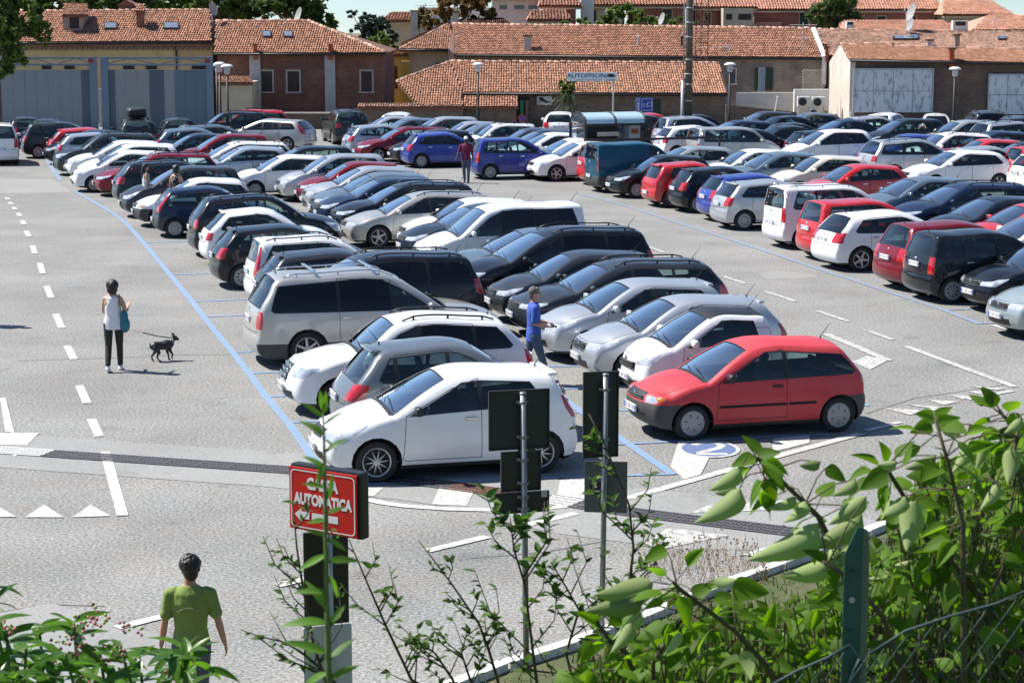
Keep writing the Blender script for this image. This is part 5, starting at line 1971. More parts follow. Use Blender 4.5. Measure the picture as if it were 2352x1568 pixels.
far_house('distant orange roofed house with a balcony at the top right', 2165, 2330, 2, 34, 176, M_CREAM, [(2185, 2215, 44, 70), (2230, 2262, 46, 74)], .16, shutter=M_DARK, shm='pane')
far_house('distant brick house behind the bush, left of the tall pole', 1440, 1590, -14, 12, 168, M_FRED, [(1520, 1545, 20, 56)], .1)
hb2 = far_house('distant house with a pale wall and low orange roof above the bush', 1335, 1450, -8, 12, 166, M_CREAM, [(1350, 1372, 22, 50)], .1)
x0, x1, za, zb_ = prect(1334, 1364, -30, 80, 165)
bwall(hb2, x0, x1, 164.8, 165.6, 0, zb_, M_WPLAS, 'chimney_wall')
far_house('distant red walled house left of the white chimney wall', 1236, 1338, -10, 14, 162, M_FRED, [], .1)
vil = thing('white_villa', 'white flat-roofed villa with dark strip windows right of the autumn tree', 'house', (V(1165, 40, 170).x, 170, 0))
x0, x1, za, zb_ = prect(962, 1238, 2, 120, 170)
xm = V(1130, 0, 170).x
bwall(vil, xm, x1, 170, 178, 0, zb_, M_WPLAS)
bwall(vil, x0, xm, 172, 178, 0, V(0, 18, 172).z, M_WPLAS, 'wing')
MB().box(xm - .5 - vil.location.x, x1 + .5 - vil.location.x, -.6, 8.4, zb_ + .003, zb_ + .25).build('roof_slab', M_STONE, vil)
for a, b in ((1146, 1166), (1180, 1206), (1212, 1234)):
    window(vil, a, b, 11, 22, 169.99, M_WPLAS, M_PANE, .05, 'pane', 3)
far_house('small orange roofed house left of the autumn tree', 872, 968, 28, 48, 165, M_CREAM, [(885, 900, 54, 66)], .2, shutter=M_DARK)
far_house('low orange roof with striped tiles right of the white villa', 1210, 1316, 24, 46, 155, M_CREAM, [], .12)
far_house('low orange hipped roof at the right edge behind the broad roof', 2232, 2460, 36, 70, 150, M_CREAM, [], .3)
far_house('flat orange tiled roof strip behind the two satellite dishes', 1950, 2205, 48, 72, 152, M_CREAM, [], .02)

CARS, CGRP = [], []
def car(k, color, face, x, y, label, **kw):
    CGRP.append(GRP[0]); CARS.append([k, color, face, x, y, label, kw])
LA, LB, RA, RB, FR, FL = ('cars in the left bay row by the blue line', 'cars in the inner left bay row', 'cars in the right bay row by the blue line', 'cars in the inner right bay row', 'cars in the far right bays', 'cars parked along the far walls')
GRP = [LA]
def g(s): GRP[0] = s
# --- left block, row along the blue line, near to far
g(LA)
car('hatch3', 'white', 'L', 1124, 829, 'white three-door hatchback with multi-spoke wheels, nearest car of the left block')
car('micra', 'grey', 'R', 962, 772, 'rounded dark grey small car, tail to the blue line, behind the nearest white hatchback')
car('retro', 'white', 'L', 1012, 709, 'pearl white retro wagon with a ribbed chrome grille and black roof rails')
car('minivan', 'beige', 'R', 762, 612, 'large silver and grey minivan with chrome roof bars')
car('espace', 'black', 'L', 935, 571, 'big black people carrier showing red tail lamp just behind the silver minivan')
car('hatch', 'dark_grey', 'R', 724, 567, 'dark grey hatchback squeezed between the white tall car and the black people carrier')
car('city', 'white', 'R', 684, 537, 'white tall city car with black roof rails and high red tail lamps')
car('hatch', 'black', 'R', 610, 511, 'black hatchback with one large red tail lamp beside the white tall city car')
car('cinque', 'white', 'R', 570, 473, 'small round white bubble car with its tail to the blue line')
car('smallsuv', 'black', 'R', 553, 442, 'black crossover with roof rails behind the white bubble car')
car('oldhatch', 'navy', 'R', 446, 424, 'dark blue small hatchback with a large hub cap at the blue line')
car('oldhatch', 'white', 'L', 490, 404, 'old white hatchback with a black bumper strip, behind the dark blue hatchback')
car('mpv', 'dark_grey', 'L', 466, 377, 'dark grey compact people carrier two women are walking past')
car('wagon', 'ink', 'R', 358, 361, 'dark blue-grey estate with its red tail lamps to the blue line')
car('wagon', 'dark_red', 'L', 394, 340, 'dark red estate nosing out between a white hatchback and the blue-grey estate')
car('hatch', 'white', 'L', 322, 339, 'white hatchback with dark door mirrors beside the dark red estate nose')
car('mpv', 'white', 'L', 335, 325, 'white people carrier with a dark windowed side, in the far left row')
car('golf', 'white', 'L', 312, 318, 'white hatchback nosing left beside the dark grey pickup-sized estate')
car('suv', 'dark_grey', 'L', 293, 302, 'dark grey off-road estate with silver bumper in the far left row')
car('hatch', 'silver_blue', 'R', 208, 306, 'pale silver-blue hatchback with red tail lamp behind the black bonnet')
car('hatch', 'black', 'L', 244, 300, 'black hatchback at the far end of the blue line, bonnet to the lane')
car('hatch', 'red', 'R', 183, 295, 'bright red hatchback near the blue-grey screen wall')
car('mpv', 'green_black', 'R', 165, 276, 'dark green-grey people carrier at the far left corner by the screen wall')
g(FL)
car('qubo', 'white', 'B', -6, 281, 'white van seen from behind at the left edge of the lot', fix=1)
car('hatch', 'black', 'B', 60, 266, 'black car in the shade between the white van and the dark minivan')
car('mpv', 'ink', 'B', 110, 272, 'dark minivan seen from behind in the shade of the screen wall')
car('suv', 'green_black', 'B', 291, 275, 'dark off-road car carrying a black roof box by the screen wall', name='parked_car')
car('mpv', 'black', 'B', 384, 269, 'dark car seen from behind with a red high tail lamp under the blue-grey screen', )
g(LB)
car('golf', 'slate', 'R', 422, 290, 'slate blue hatchback with red tail lamp, inner row below the screen wall')
car('wagon', 'slate', 'R', 470, 284, 'slate blue estate half hidden at the far end of the inner left row')
car('hatch', 'ink', 'L', 478, 304, 'dark blue hatchback roof just left of the red people carrier')
car('mpv', 'dark_red', 'L', 548, 304, 'deep red people carrier in the far inner left row')
car('wagon', 'white', 'L', 578, 321, 'white estate with black roof rails behind the silver-blue hatchback')
car('hatch', 'silver_blue', 'L', 596, 333, 'silver-blue hatchback in the inner left row before the black people carrier')
car('hatch', 'white', 'L', 672, 346, 'white hatchback roof hidden behind the black people carrier')
car('mpv', 'black', 'L', 752, 336, 'black people carrier with chrome window edge and large headlamps, inner left row')
car('mpv', 'silver', 'L', 800, 347, 'silver-white people carrier with an open grille, inner left row')
car('hatch', 'dark_red', 'L', 845, 366, 'dark red hatchback between two silver cars in the inner left row')
car('golf', 'silver', 'L', 880, 378, 'silver hatchback with a round chrome grille beside the dark red one')
car('golf', 'slate', 'L', 912, 394, 'slate grey hatchback whose windscreen shows before the navy hatchback')
car('golf', 'navy', 'L', 922, 402, 'navy hatchback with bright headlamp beside the black estate')
car('wagon', 'black', 'L', 984, 413, 'black estate with roof rails and square headlamp, inner left row')
car('wagon', 'beige', 'L', 1045, 443, 'champagne estate with black roof rails, inner left row')
car('hatch', 'white', 'L', 1122, 449, 'white hatchback between the champagne estate and the dark blue hatchback')
car('golf', 'ink', 'L', 1122, 456, 'dark blue hatchback with large swept headlamps beside the white van')
car('caddy', 'white', 'L', 1212, 460, 'white van-like car with dark side windows, tallest of the inner left row')
car('sedan', 'slate', 'L', 1245, 519, 'grey-blue car with its roof low before the big black estate')
car('espace', 'black', 'L', 1345, 514, 'large black estate with roof rails behind the dark grey hatchback')
car('hatch', 'dark_grey', 'L', 1384, 569, 'dark grey hatchback with round headlamp ahead of the charcoal estate')
car('wagon', 'dark_grey', 'L', 1490, 588, 'long charcoal estate with a raised roof aerial, behind the silver hatchbacks')
car('hatch', 'silver', 'L', 1520, 633, 'bright silver hatchback beside the man in the blue polo shirt')
car('hatch', 'silver', 'L', 1630, 671, 'grey-silver hatchback showing its grille, next to the two-seater')
car('smart', 'white', 'L', 1668, 701, 'tiny white two-seater with a black roof')
car('oldhatch', 'matt_red', 'L', 1794, 767, 'faded red three-door hatchback with black bumpers, by the painted number two')
# --- middle of the far end
g(FL)
car('volvo', 'beige', 164, 632, 266, 'champagne estate with tall red tail lamps standing across the lane by the brick wall')
car('suv', 'red', 'L', 603, 250, 'red car with roof rails in the shade under the street lamps')
car('suv', 'black', 'L', 556, 256, 'black car under the street lamps in front of the red one')
car('hatch', 'silver_blue', 20, 842, 277, 'silver-blue hatchback by the brick wall with silver wheels')
car('wagon', 'dark_red', 'L', 955, 284, 'wine red estate standing alone across the middle lane')
car('hatch', 'black', 'L', 1040, 297, 'black hatchback whose nose shows left of the royal blue hatchback')
car('hatch', 'blue', 'R', 1020, 304, 'royal blue hatchback left of the man with the white cap')
car('tallmpv', 'violet_blue', 'R', 1165, 313, 'violet blue people carrier right of the man with the white cap')
car('suv', 'green_black', 'B', 822, 256, 'small dark green off-roader seen from behind at the brick wall')
car('hatch', 'white', 84, 912, 256, 'white hatchback seen from behind at the brick wall')
car('hatch', 'silver', 'L', 956, 273, 'silver car roof behind the wine red estate')
car('hatch', 'slate', 'L', 992, 274, 'slate blue car roof behind the wine red estate')
car('mpv', 'silver', 'L', 1056, 267, 'silver people carrier below the small tiled lean-to roof')
car('hatch', 'silver', 'L', 1106, 279, 'silver hatchback windscreen in the middle row before the white rail-roofed car')
car('hatch', 'slate', 'L', 1134, 281, 'slate blue hatchback in the middle row before the white rail-roofed car')
car('city', 'white', 'L', 1176, 281, 'white tall car with black roof rails in the middle row')
car('sedan', 'dark_grey', 'L', 1234, 292, 'dark grey saloon in the middle row behind the violet blue car')
car('golf', 'ink', 'L', 1278, 298, 'dark blue hatchback in the middle row left of the glass shelter')
car('golf', 'white', 'L', 1312, 305, 'white hatchback in the middle row beside the glass shelter')
car('hatch', 'white', 'L', 1346, 306, 'white hatchback partly behind the glass shelter post')
car('hatch', 'white', 86, 1286, 255, 'white small car seen from behind beside the dark palm')
car('hatch', 'dark_grey', 'L', 1376, 277, 'dark grey small car behind the glass shelter')
car('golf', 'red', 'R', 1500, 261, 'red car behind the glass shelter by the blue sign')
car('mpv', 'black', 'R', 1522, 270, 'black car with red tail lamp right behind the glass shelter')
car('hatch', 'black', 'R', 1590, 262, 'black car by the wall right of the tall pole')
car('mpv', 'silver_blue', 'R', 1606, 270, 'silver-blue people carrier behind the tall pole')
car('hatch', 'white', 'R', 1556, 283, 'white hatchback with steel wheel standing behind the tall pole')
# --- right block, row by the blue line, far to near
g(RA)
car('golf', 'white', 'L', 1343, 314, 'white hatchback with black grille, first nose left of the teal van', fix=1)
car('golf', 'white', 'L', 1370, 322, 'white sporty hatchback with star alloy wheels beside the teal van', fix=1)
car('city', 'red', 'R', 1400, 326, 'red tall car, only its tail showing left of the teal van', fix=1)
car('van', 'teal', 'R', 1429, 323, 'teal panel van with a grey bumper in the right row', fix=1)
car('hatch', 'black', 'L', 1552, 352, 'black hatchback nosing out right of the teal van')
car('hatch3', 'red', 'R', 1560, 368, 'bright red hatchback with its tail to the lane, right of the teal van')
car('hatch', 'black', 'R', 1632, 379, 'black hatchback between the bright red and the blue hatchbacks')
car('hatch', 'blue', 'R', 1704, 395, 'blue hatchback with tall red tail lamp and grey bumper')
car('hatch', 'silver', 'R', 1740, 409, 'silver-white hatchback with nine-spoke wheel trims left of the white leisure van')
car('qubo', 'white', 'R', 1872, 420, 'white boxy leisure van with black roof rails and side strip')
car('tallmpv', 'red', 'R', 1978, 459, 'red hatchback with a dark glass tailgate behind the white hatchback')
car('golf', 'white', 'R', 2014, 481, 'white hatchback with tall swept tail lamp and five-spoke wheel')
car('mpv', 'dark_red', 'R', 2142, 500, 'crimson hatchback with a black bumper strip beside the black tall car')
car('tallmpv', 'black', 'R', 2176, 515, 'black tall hatchback with round red tail lamp near the right edge')
car('hatch', 'black', 'L', 2436, 546, 'black hatchback nosing in at the right edge')
car('hatch', 'pale_green', 'L', 2548, 596, 'pale green hatchback with only its nose in the right edge')
g(RB)
car('golf', 'pale_green', 'L', 1614, 332, 'grey-green hatchback first in the inner right row behind the black hatchback')
car('hatch', 'white', 'L', 1668, 334, 'white hatchback in the inner right row before the slate one')
car('golf', 'slate', 'L', 1742, 333, 'slate blue hatchback in the inner right row behind the cream car')
car('hatch', 'cream', 'L', 1824, 339, 'cream white three-door car in the inner right row')
car('hatch', 'red', 'L', 1998, 373, 'bright red hatchback in the inner right row behind the white leisure van')
car('golf', 'slate', 'L', 2148, 402, 'slate blue hatchback in the inner right row right of the bright red one')
car('wagon', 'navy', 'L', 2262, 415, 'navy car with a bright reflection in its windscreen, inner right row')
car('golf', 'ink', 'L', 2330, 446, 'ink blue car with a dusky roof behind the red bonnet, right edge')
car('hatch', 'red', 'L', 2408, 462, 'red car showing bonnet and windscreen at the right edge')
car('hatch', 'white', 'L', 2478, 494, 'white car showing only its bonnet at the right edge')
g(FR)
car('suv', 'silver', 'R', 2030, 310, 'silver off-road estate in the third row behind the bright red hatchback')
car('golf', 'white', 'L', 2190, 334, 'white hatchback nose between the silver off-roader and the silver hatchback')
car('hatch', 'silver', 'R', 2218, 329, 'silver hatchback with high red corner lamps, third row')
car('city', 'red', 'R', 2322, 326, 'red tall car at the right edge behind the white hatchback')
car('hatch', 'white', 'R', 2350, 340, 'white hatchback with wrap-around red lamps at the right edge, third row')
car('mpv', 'white', 'L', 1960, 297, 'silver-white people carrier left of the silver off-roader')
car('smallsuv', 'white', 'L', 2180, 298, 'white crossover with roof rails behind the silver hatchback')
car('hatch', 'blue', 'L', 2081, 303, 'vivid blue car roof behind the silver off-roader')
car('hatch', 'red', 'L', 2258, 312, 'red car roof between white cars at the far right')
car('golf', 'navy', 'L', 2308, 298, 'navy car roof at the far right behind the red roof')
car('wagon', 'black', 'L', 2340, 313, 'black car roof at the right edge behind the red tall car')
car('sedan', 'ink', 'R', 1770, 301, 'ink blue saloon right of the grey boxy car')
car('multipla', 'beige', 'R', 1706, 292, 'grey boxy tall car with cream tailgate right of the tall pole')
car('sedan', 'black', 'R', 1784, 277, 'black saloon in the far right bays beyond the boxy tall car')
car('sedan', 'black', 'R', 1832, 288, 'black saloon with a red tail lamp before the ink blue hatchback')
car('hatch', 'ink', 'R', 1872, 297, 'ink blue hatchback left of the silver-white people carrier')
car('sedan', 'navy', 'L', 1958, 273, 'navy saloon in the far right bays under the white gable')
car('sedan', 'black', 'R', 1830, 265, 'black saloon near the air conditioners at the white gable')
car('golf', 'silver', 'R', 2004, 265, 'silver hatchback by the weathered board of the brick shed')
car('hatch', 'white', 60, 2058, 258, 'white hatchback seen from behind below the first weathered board')
car('cinque', 'cream', 80, 2125, 258, 'small cream bubble car seen from behind below the first weathered board')
car('mpv', 'ink', 'L', 2108, 270, 'dark blue people carrier facing left below the first weathered board')
car('mpv', 'silver', 'L', 2216, 271, 'silver people carrier facing left below the lamp on the brick shed')
car('espace', 'black', 'B', 2207, 252, 'black people carrier in the shade by the brick shed lamp')
car('suv', 'silver', 'R', 2306, 276, 'silver off-roader below the second weathered board')
car('suv', 'dark_grey', 'B', 2340, 264, 'dark grey off-roader at the right edge by the second weathered board')
car('golf', 'navy', 'L', 1736, 276, 'navy hatchback by the low wall right of the tall pole')
car('hatch', 'dark_grey', 'L', 1817, 258, 'dark grey car roof beside the air conditioners')
car('hatch', 'grey', 'L', 1962, 261, 'grey car roof below the shrub at the white gable')

pos = []
for k, color, face, x, y, label, kw in CARS:
    t = get(k)
    rz = {'L': YAW + PI, 'R': YAW, 'B': math.radians(105 if x < 1000 else 88)}.get(face)
    if rz is None:
        rz = math.radians(face)
    p = G(x, y, t['H'] + .035)
    off = t['L'] / 2 - t['rc']
    if face in ('L', 'R'):
        rz += R.uniform(-.02, .02)
    c = Vector((p.x - off * math.cos(rz), p.y - off * math.sin(rz)))
    pos.append([c, rz, t['L'] / 2 + .06, t['W'] / 2 + .11, kw.get('fix')])


def corners(q):
    c, rz, hl_, hw_ = q[:4]
    a, b = Vector((math.cos(rz), math.sin(rz))) * hl_, Vector((-math.sin(rz), math.cos(rz))) * hw_
    return [c + a + b, c + a - b, c - a - b, c - a + b]


def overlap(p, q):
    best = None
    P_, Q_ = corners(p), corners(q)
    for rz in (p[1], p[1] + PI / 2, q[1], q[1] + PI / 2):
        ax = Vector((math.cos(rz), math.sin(rz)))
        a = [v.dot(ax) for v in P_]
        b = [v.dot(ax) for v in Q_]
        d = min(max(a), max(b)) - max(min(a), min(b))
        if d <= 0:
            return None
        kk = d * (3 if rz in (p[1], q[1]) else 1)
        if best is None or kk < best[2]:
            best = (d, ax if (sum(b) > sum(a)) else -ax, kk)
    return best


for it in range(160):
    n_ = 0
    for i in range(len(pos)):
        for j in range(i):
            dv = pos[i][0] - pos[j][0]
            if abs(dv.x) > 5.6 or abs(dv.y) > 5.6:
                continue
            o = overlap(pos[i], pos[j])
            if o:
                n_ += 1
                d, ax, _ = o
                # the farther car gives way more: its place in the photo tells less
                fi = pos[i][0].y ** 2 / (pos[i][0].y ** 2 + pos[j][0].y ** 2)
                if pos[i][4] and pos[j][4]:
                    continue
                fi = 0 if pos[i][4] else 1 if pos[j][4] else fi
                pos[i][0] = pos[i][0] - ax * d * .55 * fi
                pos[j][0] = pos[j][0] + ax * d * .55 * (1 - fi)
    if not n_:
        break
ROOTS = []
gi = 0
for (k, color, face, x, y, label, kw), q, grp in zip(CARS, pos, CGRP):
    ROOTS.append(put_car(get(k), color, (q[0].x, q[0].y, 0), q[1], label, 'car' if k not in ('van', 'minivan') else 'van' if k == 'van' else 'minivan', {'van': 'parked_van', 'minivan': 'parked_minivan'}.get(k, 'parked_car'), grp))
# ---------------------------------------------------------------- trees
def leafmat(name, c1, c2, tr=.35, rough=.5):
    m = bpy.data.materials.new(name)
    m.use_nodes = True
    n, l = m.node_tree.nodes, m.node_tree.links
    b = n['Principled BSDF']
    b.inputs['Roughness'].default_value = rough
    b.inputs['Specular IOR Level'].default_value = .35
    g = n.new('ShaderNodeNewGeometry')
    cr = n.new('ShaderNodeValToRGB')
    cr.color_ramp.elements[0].color = (*c1, 1)
    cr.color_ramp.elements[1].color = (*c2, 1)
    l.new(g.outputs['Random Per Island'], cr.inputs[0])
    l.new(cr.outputs[0], b.inputs['Base Color'])
    t = n.new('ShaderNodeBsdfTranslucent')
    hs = n.new('ShaderNodeHueSaturation')
    hs.inputs['Value'].default_value = 1.6
    hs.inputs['Hue'].default_value = .485
    l.new(cr.outputs[0], hs.inputs['Color'])
    l.new(hs.outputs[0], t.inputs[0])
    ms = n.new('ShaderNodeMixShader')
    ms.inputs[0].default_value = tr
    l.new(b.outputs[0], ms.inputs[1])
    l.new(t.outputs[0], ms.inputs[2])
    l.new(ms.outputs[0], n['Material Output'].inputs[0])
    return m


M_BARK = mat('bark', (.11, .085, .06), .95, var=.35, vscale=5)
LF = {'dark': leafmat('leaf_dark', (.036, .072, .02), (.10, .165, .04)), 'mid': leafmat('leaf_mid', (.055, .10, .02), (.15, .225, .045)), 'light': leafmat('leaf_light', (.05, .10, .015), (.13, .20, .03)),
      'cedar': leafmat('needle_blue', (.018, .038, .028), (.05, .085, .065), .2), 'autumn': leafmat('leaf_turning', (.035, .065, .015), (.22, .11, .03)), 'olive': leafmat('leaf_olive', (.04, .06, .02), (.09, .12, .04))}


def tree(label, Y, px, pyb, blobs, kind, n, size, name='tree', limbs=6, flat=1.0, trunk_r=.16, zb=None, thin=0.0):
    base = V(px, pyb, Y)
    base.z = 0 if zb is None else zb
    o = thing(name, label, 'tree' if name == 'tree' else 'plant', base)
    sc = Y / FPX
    cs = []
    for (bx, by, rx, ry) in blobs:
        c = V(bx, by, Y) - base
        cs.append((c + Vector((0, R.uniform(-.3, .3) * rx * sc, 0)), rx * sc, ry * sc))
    vs, fs = [], []
    tv = sum(c[1] * c[2] for c in cs)
    for c, rx, rz in cs:
        k = int(n * rx * rz / tv)
        # clumps inside the blob, leaves round each clump
        cl = []
        for _ in range(max(6, k // 45)):
            d = Vector((R.gauss(0, 1), R.gauss(0, 1), R.gauss(0, 1))).normalized() * (R.random() ** .45)
            cl.append((c + Vector((d.x * rx, d.y * rx * .9, d.z * rz)), R.uniform(.22, .42) * min(rx, rz)))
        for _ in range(k):
            q, r = R.choice(cl)
            d = Vector((R.gauss(0, 1), R.gauss(0, 1), R.gauss(0, 1) * flat)).normalized() * r * R.random() ** .4
            p = q + d
            u = Vector((R.gauss(0, 1), R.gauss(0, 1), R.gauss(0, .7))).normalized()
            w_ = u.cross(Vector((R.gauss(0, 1), R.gauss(0, 1), R.gauss(0, 1)))).normalized()
            s = size * R.uniform(.6, 1.35)
            i = len(vs)
            vs += [p - u * s, p + w_ * s * .45, p + u * s, p - w_ * s * .45]
            fs.append((i, i + 1, i + 2, i + 3))
    link('crown', mesh('crown', vs, fs, [LF[kind]]), o)['kind'] = 'stuff'
    tb = MB()
    top = max(c[0].z for c in cs)
    tb.tube([(0, 0, -.05), (.05, 0, top * .35), (.0, .05, top * .7), (.03, 0, top * .95)], [trunk_r * 1.2, trunk_r, trunk_r * .6, trunk_r * .2], 8)
    for c, rx, rz in cs[:limbs + 4]:
        a = Vector((0, 0, max(.3, min(c.z - rz * .5, top * .55))))
        tb.tube([a, a.lerp(c, .5) + Vector((0, 0, .1)), c], [trunk_r * .5, trunk_r * .32, trunk_r * .1], 6)
    tb.build('trunk', M_BARK, o, True)
    return o


tree('broad leafy tree hanging into the left edge before the blue-grey screens', 104, -8, 320, [(10, 30, 62, 50), (50, 55, 55, 50), (20, 95, 58, 45), (-30, 60, 60, 70), (70, 25, 45, 35), (35, 135, 38, 30), (10, 150, 30, 28), (88, 60, 28, 22), (100, 92, 16, 12), (-40, -30, 60, 50), (40, -20, 60, 35)], 'mid', 5200, .20, trunk_r=.28)
tree('dark green tree behind the left end of the beige house roof', 140, 90, 200, [(60, 0, 60, 35), (115, 8, 45, 25), (150, -10, 50, 30), (30, -30, 60, 30)], 'dark', 3000, .24, trunk_r=.25)
tree('dark tree behind the beige house chimneys', 141, 260, 200, [(225, 8, 50, 26), (270, -4, 50, 30), (330, 6, 50, 26), (370, -8, 40, 28), (300, -30, 60, 28)], 'dark', 3200, .24, trunk_r=.25)
tree('leafy mid green tree rising behind the satellite dish', 142, 450, 200, [(400, 10, 35, 26), (440, 4, 45, 30), (495, 14, 45, 26), (530, 0, 45, 30), (470, -28, 60, 28), (545, 28, 30, 18)], 'mid', 3400, .24, trunk_r=.25)
tree('dark fir-like tree behind the brick house ridge', 138, 690, 200, [(610, 0, 45, 34), (650, 18, 45, 34), (700, 10, 45, 40), (735, 40, 34, 36), (752, 62, 28, 26), (640, -30, 60, 30), (712, 66, 24, 18), (765, 78, 14, 10)], 'dark', 4600, .22, trunk_r=.25)
tree('olive green tree between the satellite dish and the fir', 143, 570, 200, [(565, 10, 40, 34), (590, 34, 28, 16), (580, -25, 40, 25), (540, 40, 20, 8)], 'olive', 1800, .22, trunk_r=.2)
tree('continuous dark foliage of a tall tree filling the gap behind both left roofs', 152, 420, 200, [(120, -4, 80, 40), (230, -2, 80, 42), (345, 0, 80, 42), (450, 4, 80, 44), (550, 8, 80, 44), (640, 8, 70, 44), (395, 30, 90, 30), (520, 36, 90, 24)], 'dark', 9000, .22, trunk_r=.3)
tree('blue-green cedar with layered drooping branches', 143, 850, 200, [(822, 38, 30, 7), (850, 54, 46, 10), (872, 48, 30, 8), (835, 72, 40, 10), (870, 80, 42, 12), (855, 98, 52, 12), (905, 92, 20, 12), (840, 112, 40, 10), (808, 28, 12, 5), (890, 112, 30, 10), (855, 74, 30, 40)], 'cedar', 5200, .16, flat=.4, trunk_r=.14)
tree('small bright green tree in front of the cedar', 139, 878, 200, [(868, 90, 20, 14), (888, 92, 20, 14), (878, 106, 26, 12), (895, 112, 16, 9)], 'light', 1300, .15, trunk_r=.1)
tree('tree with leaves turning rust, left of the white villa', 150, 1050, 200, [(985, 40, 34, 20), (1020, 22, 40, 24), (1070, 12, 44, 26), (1115, 22, 34, 24), (1000, 58, 40, 14), (960, 52, 22, 14), (1050, 38, 40, 18), (1095, 0, 40, 20), (1130, 38, 18, 16)], 'autumn', 3800, .22, trunk_r=.2)
tree('wide green bush behind the long roof left of the tall pole', 150, 1430, 200, [(1300, 54, 22, 10), (1340, 52, 26, 10), (1390, 44, 34, 18), (1430, 34, 34, 22), (1470, 40, 34, 20), (1520, 50, 34, 14), (1560, 54, 28, 11), (1590, 58, 22, 8), (1410, 56, 50, 10)], 'mid', 3000, .20, trunk_r=.16)
tree('dense round dark green tree in front of the distant red-brown houses', 158, 1915, 200, [(1900, 10, 34, 26), (1935, 12, 32, 26), (1890, 40, 36, 26), (1945, 42, 36, 26), (1915, 56, 50, 18), (1915, -6, 26, 18)], 'dark', 4200, .20, trunk_r=.2)
# palm-like plant and sapling in front of the workshop
YP = 112
tree('tall thin sapling with light leaves standing in the dark palm before the workshop', YP, 1308, 290, [(1302, 188, 22, 8), (1295, 200, 14, 7), (1312, 200, 14, 8), (1303, 214, 12, 10), (1320, 186, 12, 5), (1306, 228, 14, 10)], 'light', 420, .16, trunk_r=.05)
pb = V(1312, 290, YP)
pb.z = 0
po = thing('palm', 'dark bushy palm in front of the workshop wall beside a parked white car', 'palm', pb)
pv = MB()
for k in range(46):
    a = R.uniform(0, 2 * PI)
    h0 = R.uniform(.6, 2.3)
    L_ = R.uniform(.9, 1.5)
    el = R.uniform(-.1, .95)
    prev = None
    p = Vector((0, 0, h0))
    for i in range(6):
        d = Vector((math.cos(a) * math.cos(el), math.sin(a) * math.cos(el), math.sin(el)))
        q = p + d * L_ / 5
        side_ = Vector((-math.sin(a), math.cos(a), 0))
        for sg in (-1, 1):
            for j in (0, .5):
                r0 = p.lerp(q, j)
                tip = r0 + side_ * sg * .26 * (1 - i / 7) + d * .12 - Vector((0, 0, .07))
                pv.add([r0, r0 + d * .05, tip], [(0, 1, 2)])
        p = q
        el -= .26
fr = pv.build('fronds', leafmat('palm_leaf', (.012, .03, .012), (.05, .085, .03), .15), po)
fr['kind'] = 'stuff'
MB().tube([(0, 0, 0), (0, 0, 1.2), (.05, 0, 2.3)], [.14, .12, .07], 8).build('trunk', M_BARK, po, True)
tree('low green shrub beside the air conditioners at the white gable', 116, 1890, 290, [(1880, 262, 12, 8), (1898, 266, 16, 10), (1915, 270, 10, 8), (1888, 278, 16, 8)], 'light', 700, .11, name='shrub', trunk_r=.04)
tree('thin climbing shrub on the low wall right of the tall pole', 112, 1790, 290, [(1785, 285, 8, 18), (1795, 300, 8, 10)], 'olive', 160, .09, name='shrub', trunk_r=.03)
# ---------------------------------------------------------------- street furniture
M_POLE = mat('pole_dark', (.016, .018, .016), .5, .2)
M_WPOLE = mat('pole_brown', (.14, .118, .085), .9, var=.3, vscale=3)
M_SHADE = mat('lamp_white', (.78, .78, .76), .35)


def lamp(px, pyt, Y, label):
    b = V(px, pyt, Y)
    o = thing('street_lamp', label, 'street lamp', (b.x, Y, 0), 0, 'white mushroom street lamps')
    h = b.z
    MB().lathe([(.001, .13), (.15, .115), (.27, .06), (.32, 0), (.29, -.025), (.001, -.025)], 20, c=(0, 0, h - .16)).build('lamp_shade', M_SHADE, o, True)
    MB().lathe([(.10, -.03), (.16, -.12), (.12, -.34), (.05, -.40), (.001, -.40)], 14, c=(0, 0, h - .16)).build('globe', mat('lamp_globe', (.55, .56, .55), .3), o, True)
    MB().tube([(0, 0, 0), (0, 0, 1.2), (0, 0, 1.25), (0, 0, h - .5)], [.09, .09, .06, .05], 8).build('post', M_POLE, o, True)
    return o


lamp(504, 141, 103, 'taller left lamp of the close pair by the blue-grey screen')
lamp(521, 146, 101, 'right lamp of the close pair by the blue-grey screen')
o = lamp(497, 144, 106, 'third slim lamp post standing behind the close pair')
for c in list(o.children):
    if c.name.split('.')[0] in ('lamp_shade', 'globe'):
        c.scale = (.55, .55, 1)
lamp(1098, 142, 110, 'white-topped street lamp before the small lean-to roof')
lamp(1677, 142, 107, 'white-topped street lamp beside the small white window')
lamp(2194, 152, 106, 'white-topped street lamp before the dark brick shed')
# tall pole
p0 = G(1580, 331)
tp = thing('utility_pole', 'very tall brown pole with a pale conduit, rising past the top of the picture', 'pole', p0)
MB().tube([(0, 0, -.05), (0, 0, 6), (.03, 0, 13)], [.19, .175, .15], 14).build('shaft', M_WPOLE, tp, True)
MB().tube([(-.29, -.02, 0), (-.29, -.02, 3.1)], [.09, .09], 8).build('conduit', M_LGREY, tp, True)
MB().tube([(-.26, -.02, 3.1), (-.26, -.02, 12.5)], .035, 6).build('cable', M_LGREY, tp, True)
for z in (1.2, 2.1, 2.9, 3.4, 4.1, 5.2, 5.9, 6.6):
    MB().lathe([(.195, z), (.205, z + .01), (.205, z + .05), (.195, z + .06)], 14).build('band', M_LGREY, tp)
MB().bev(-.35, -.22, -.08, .06, 3.0, 3.2, .02).build('junction_box', M_LGREY, tp)
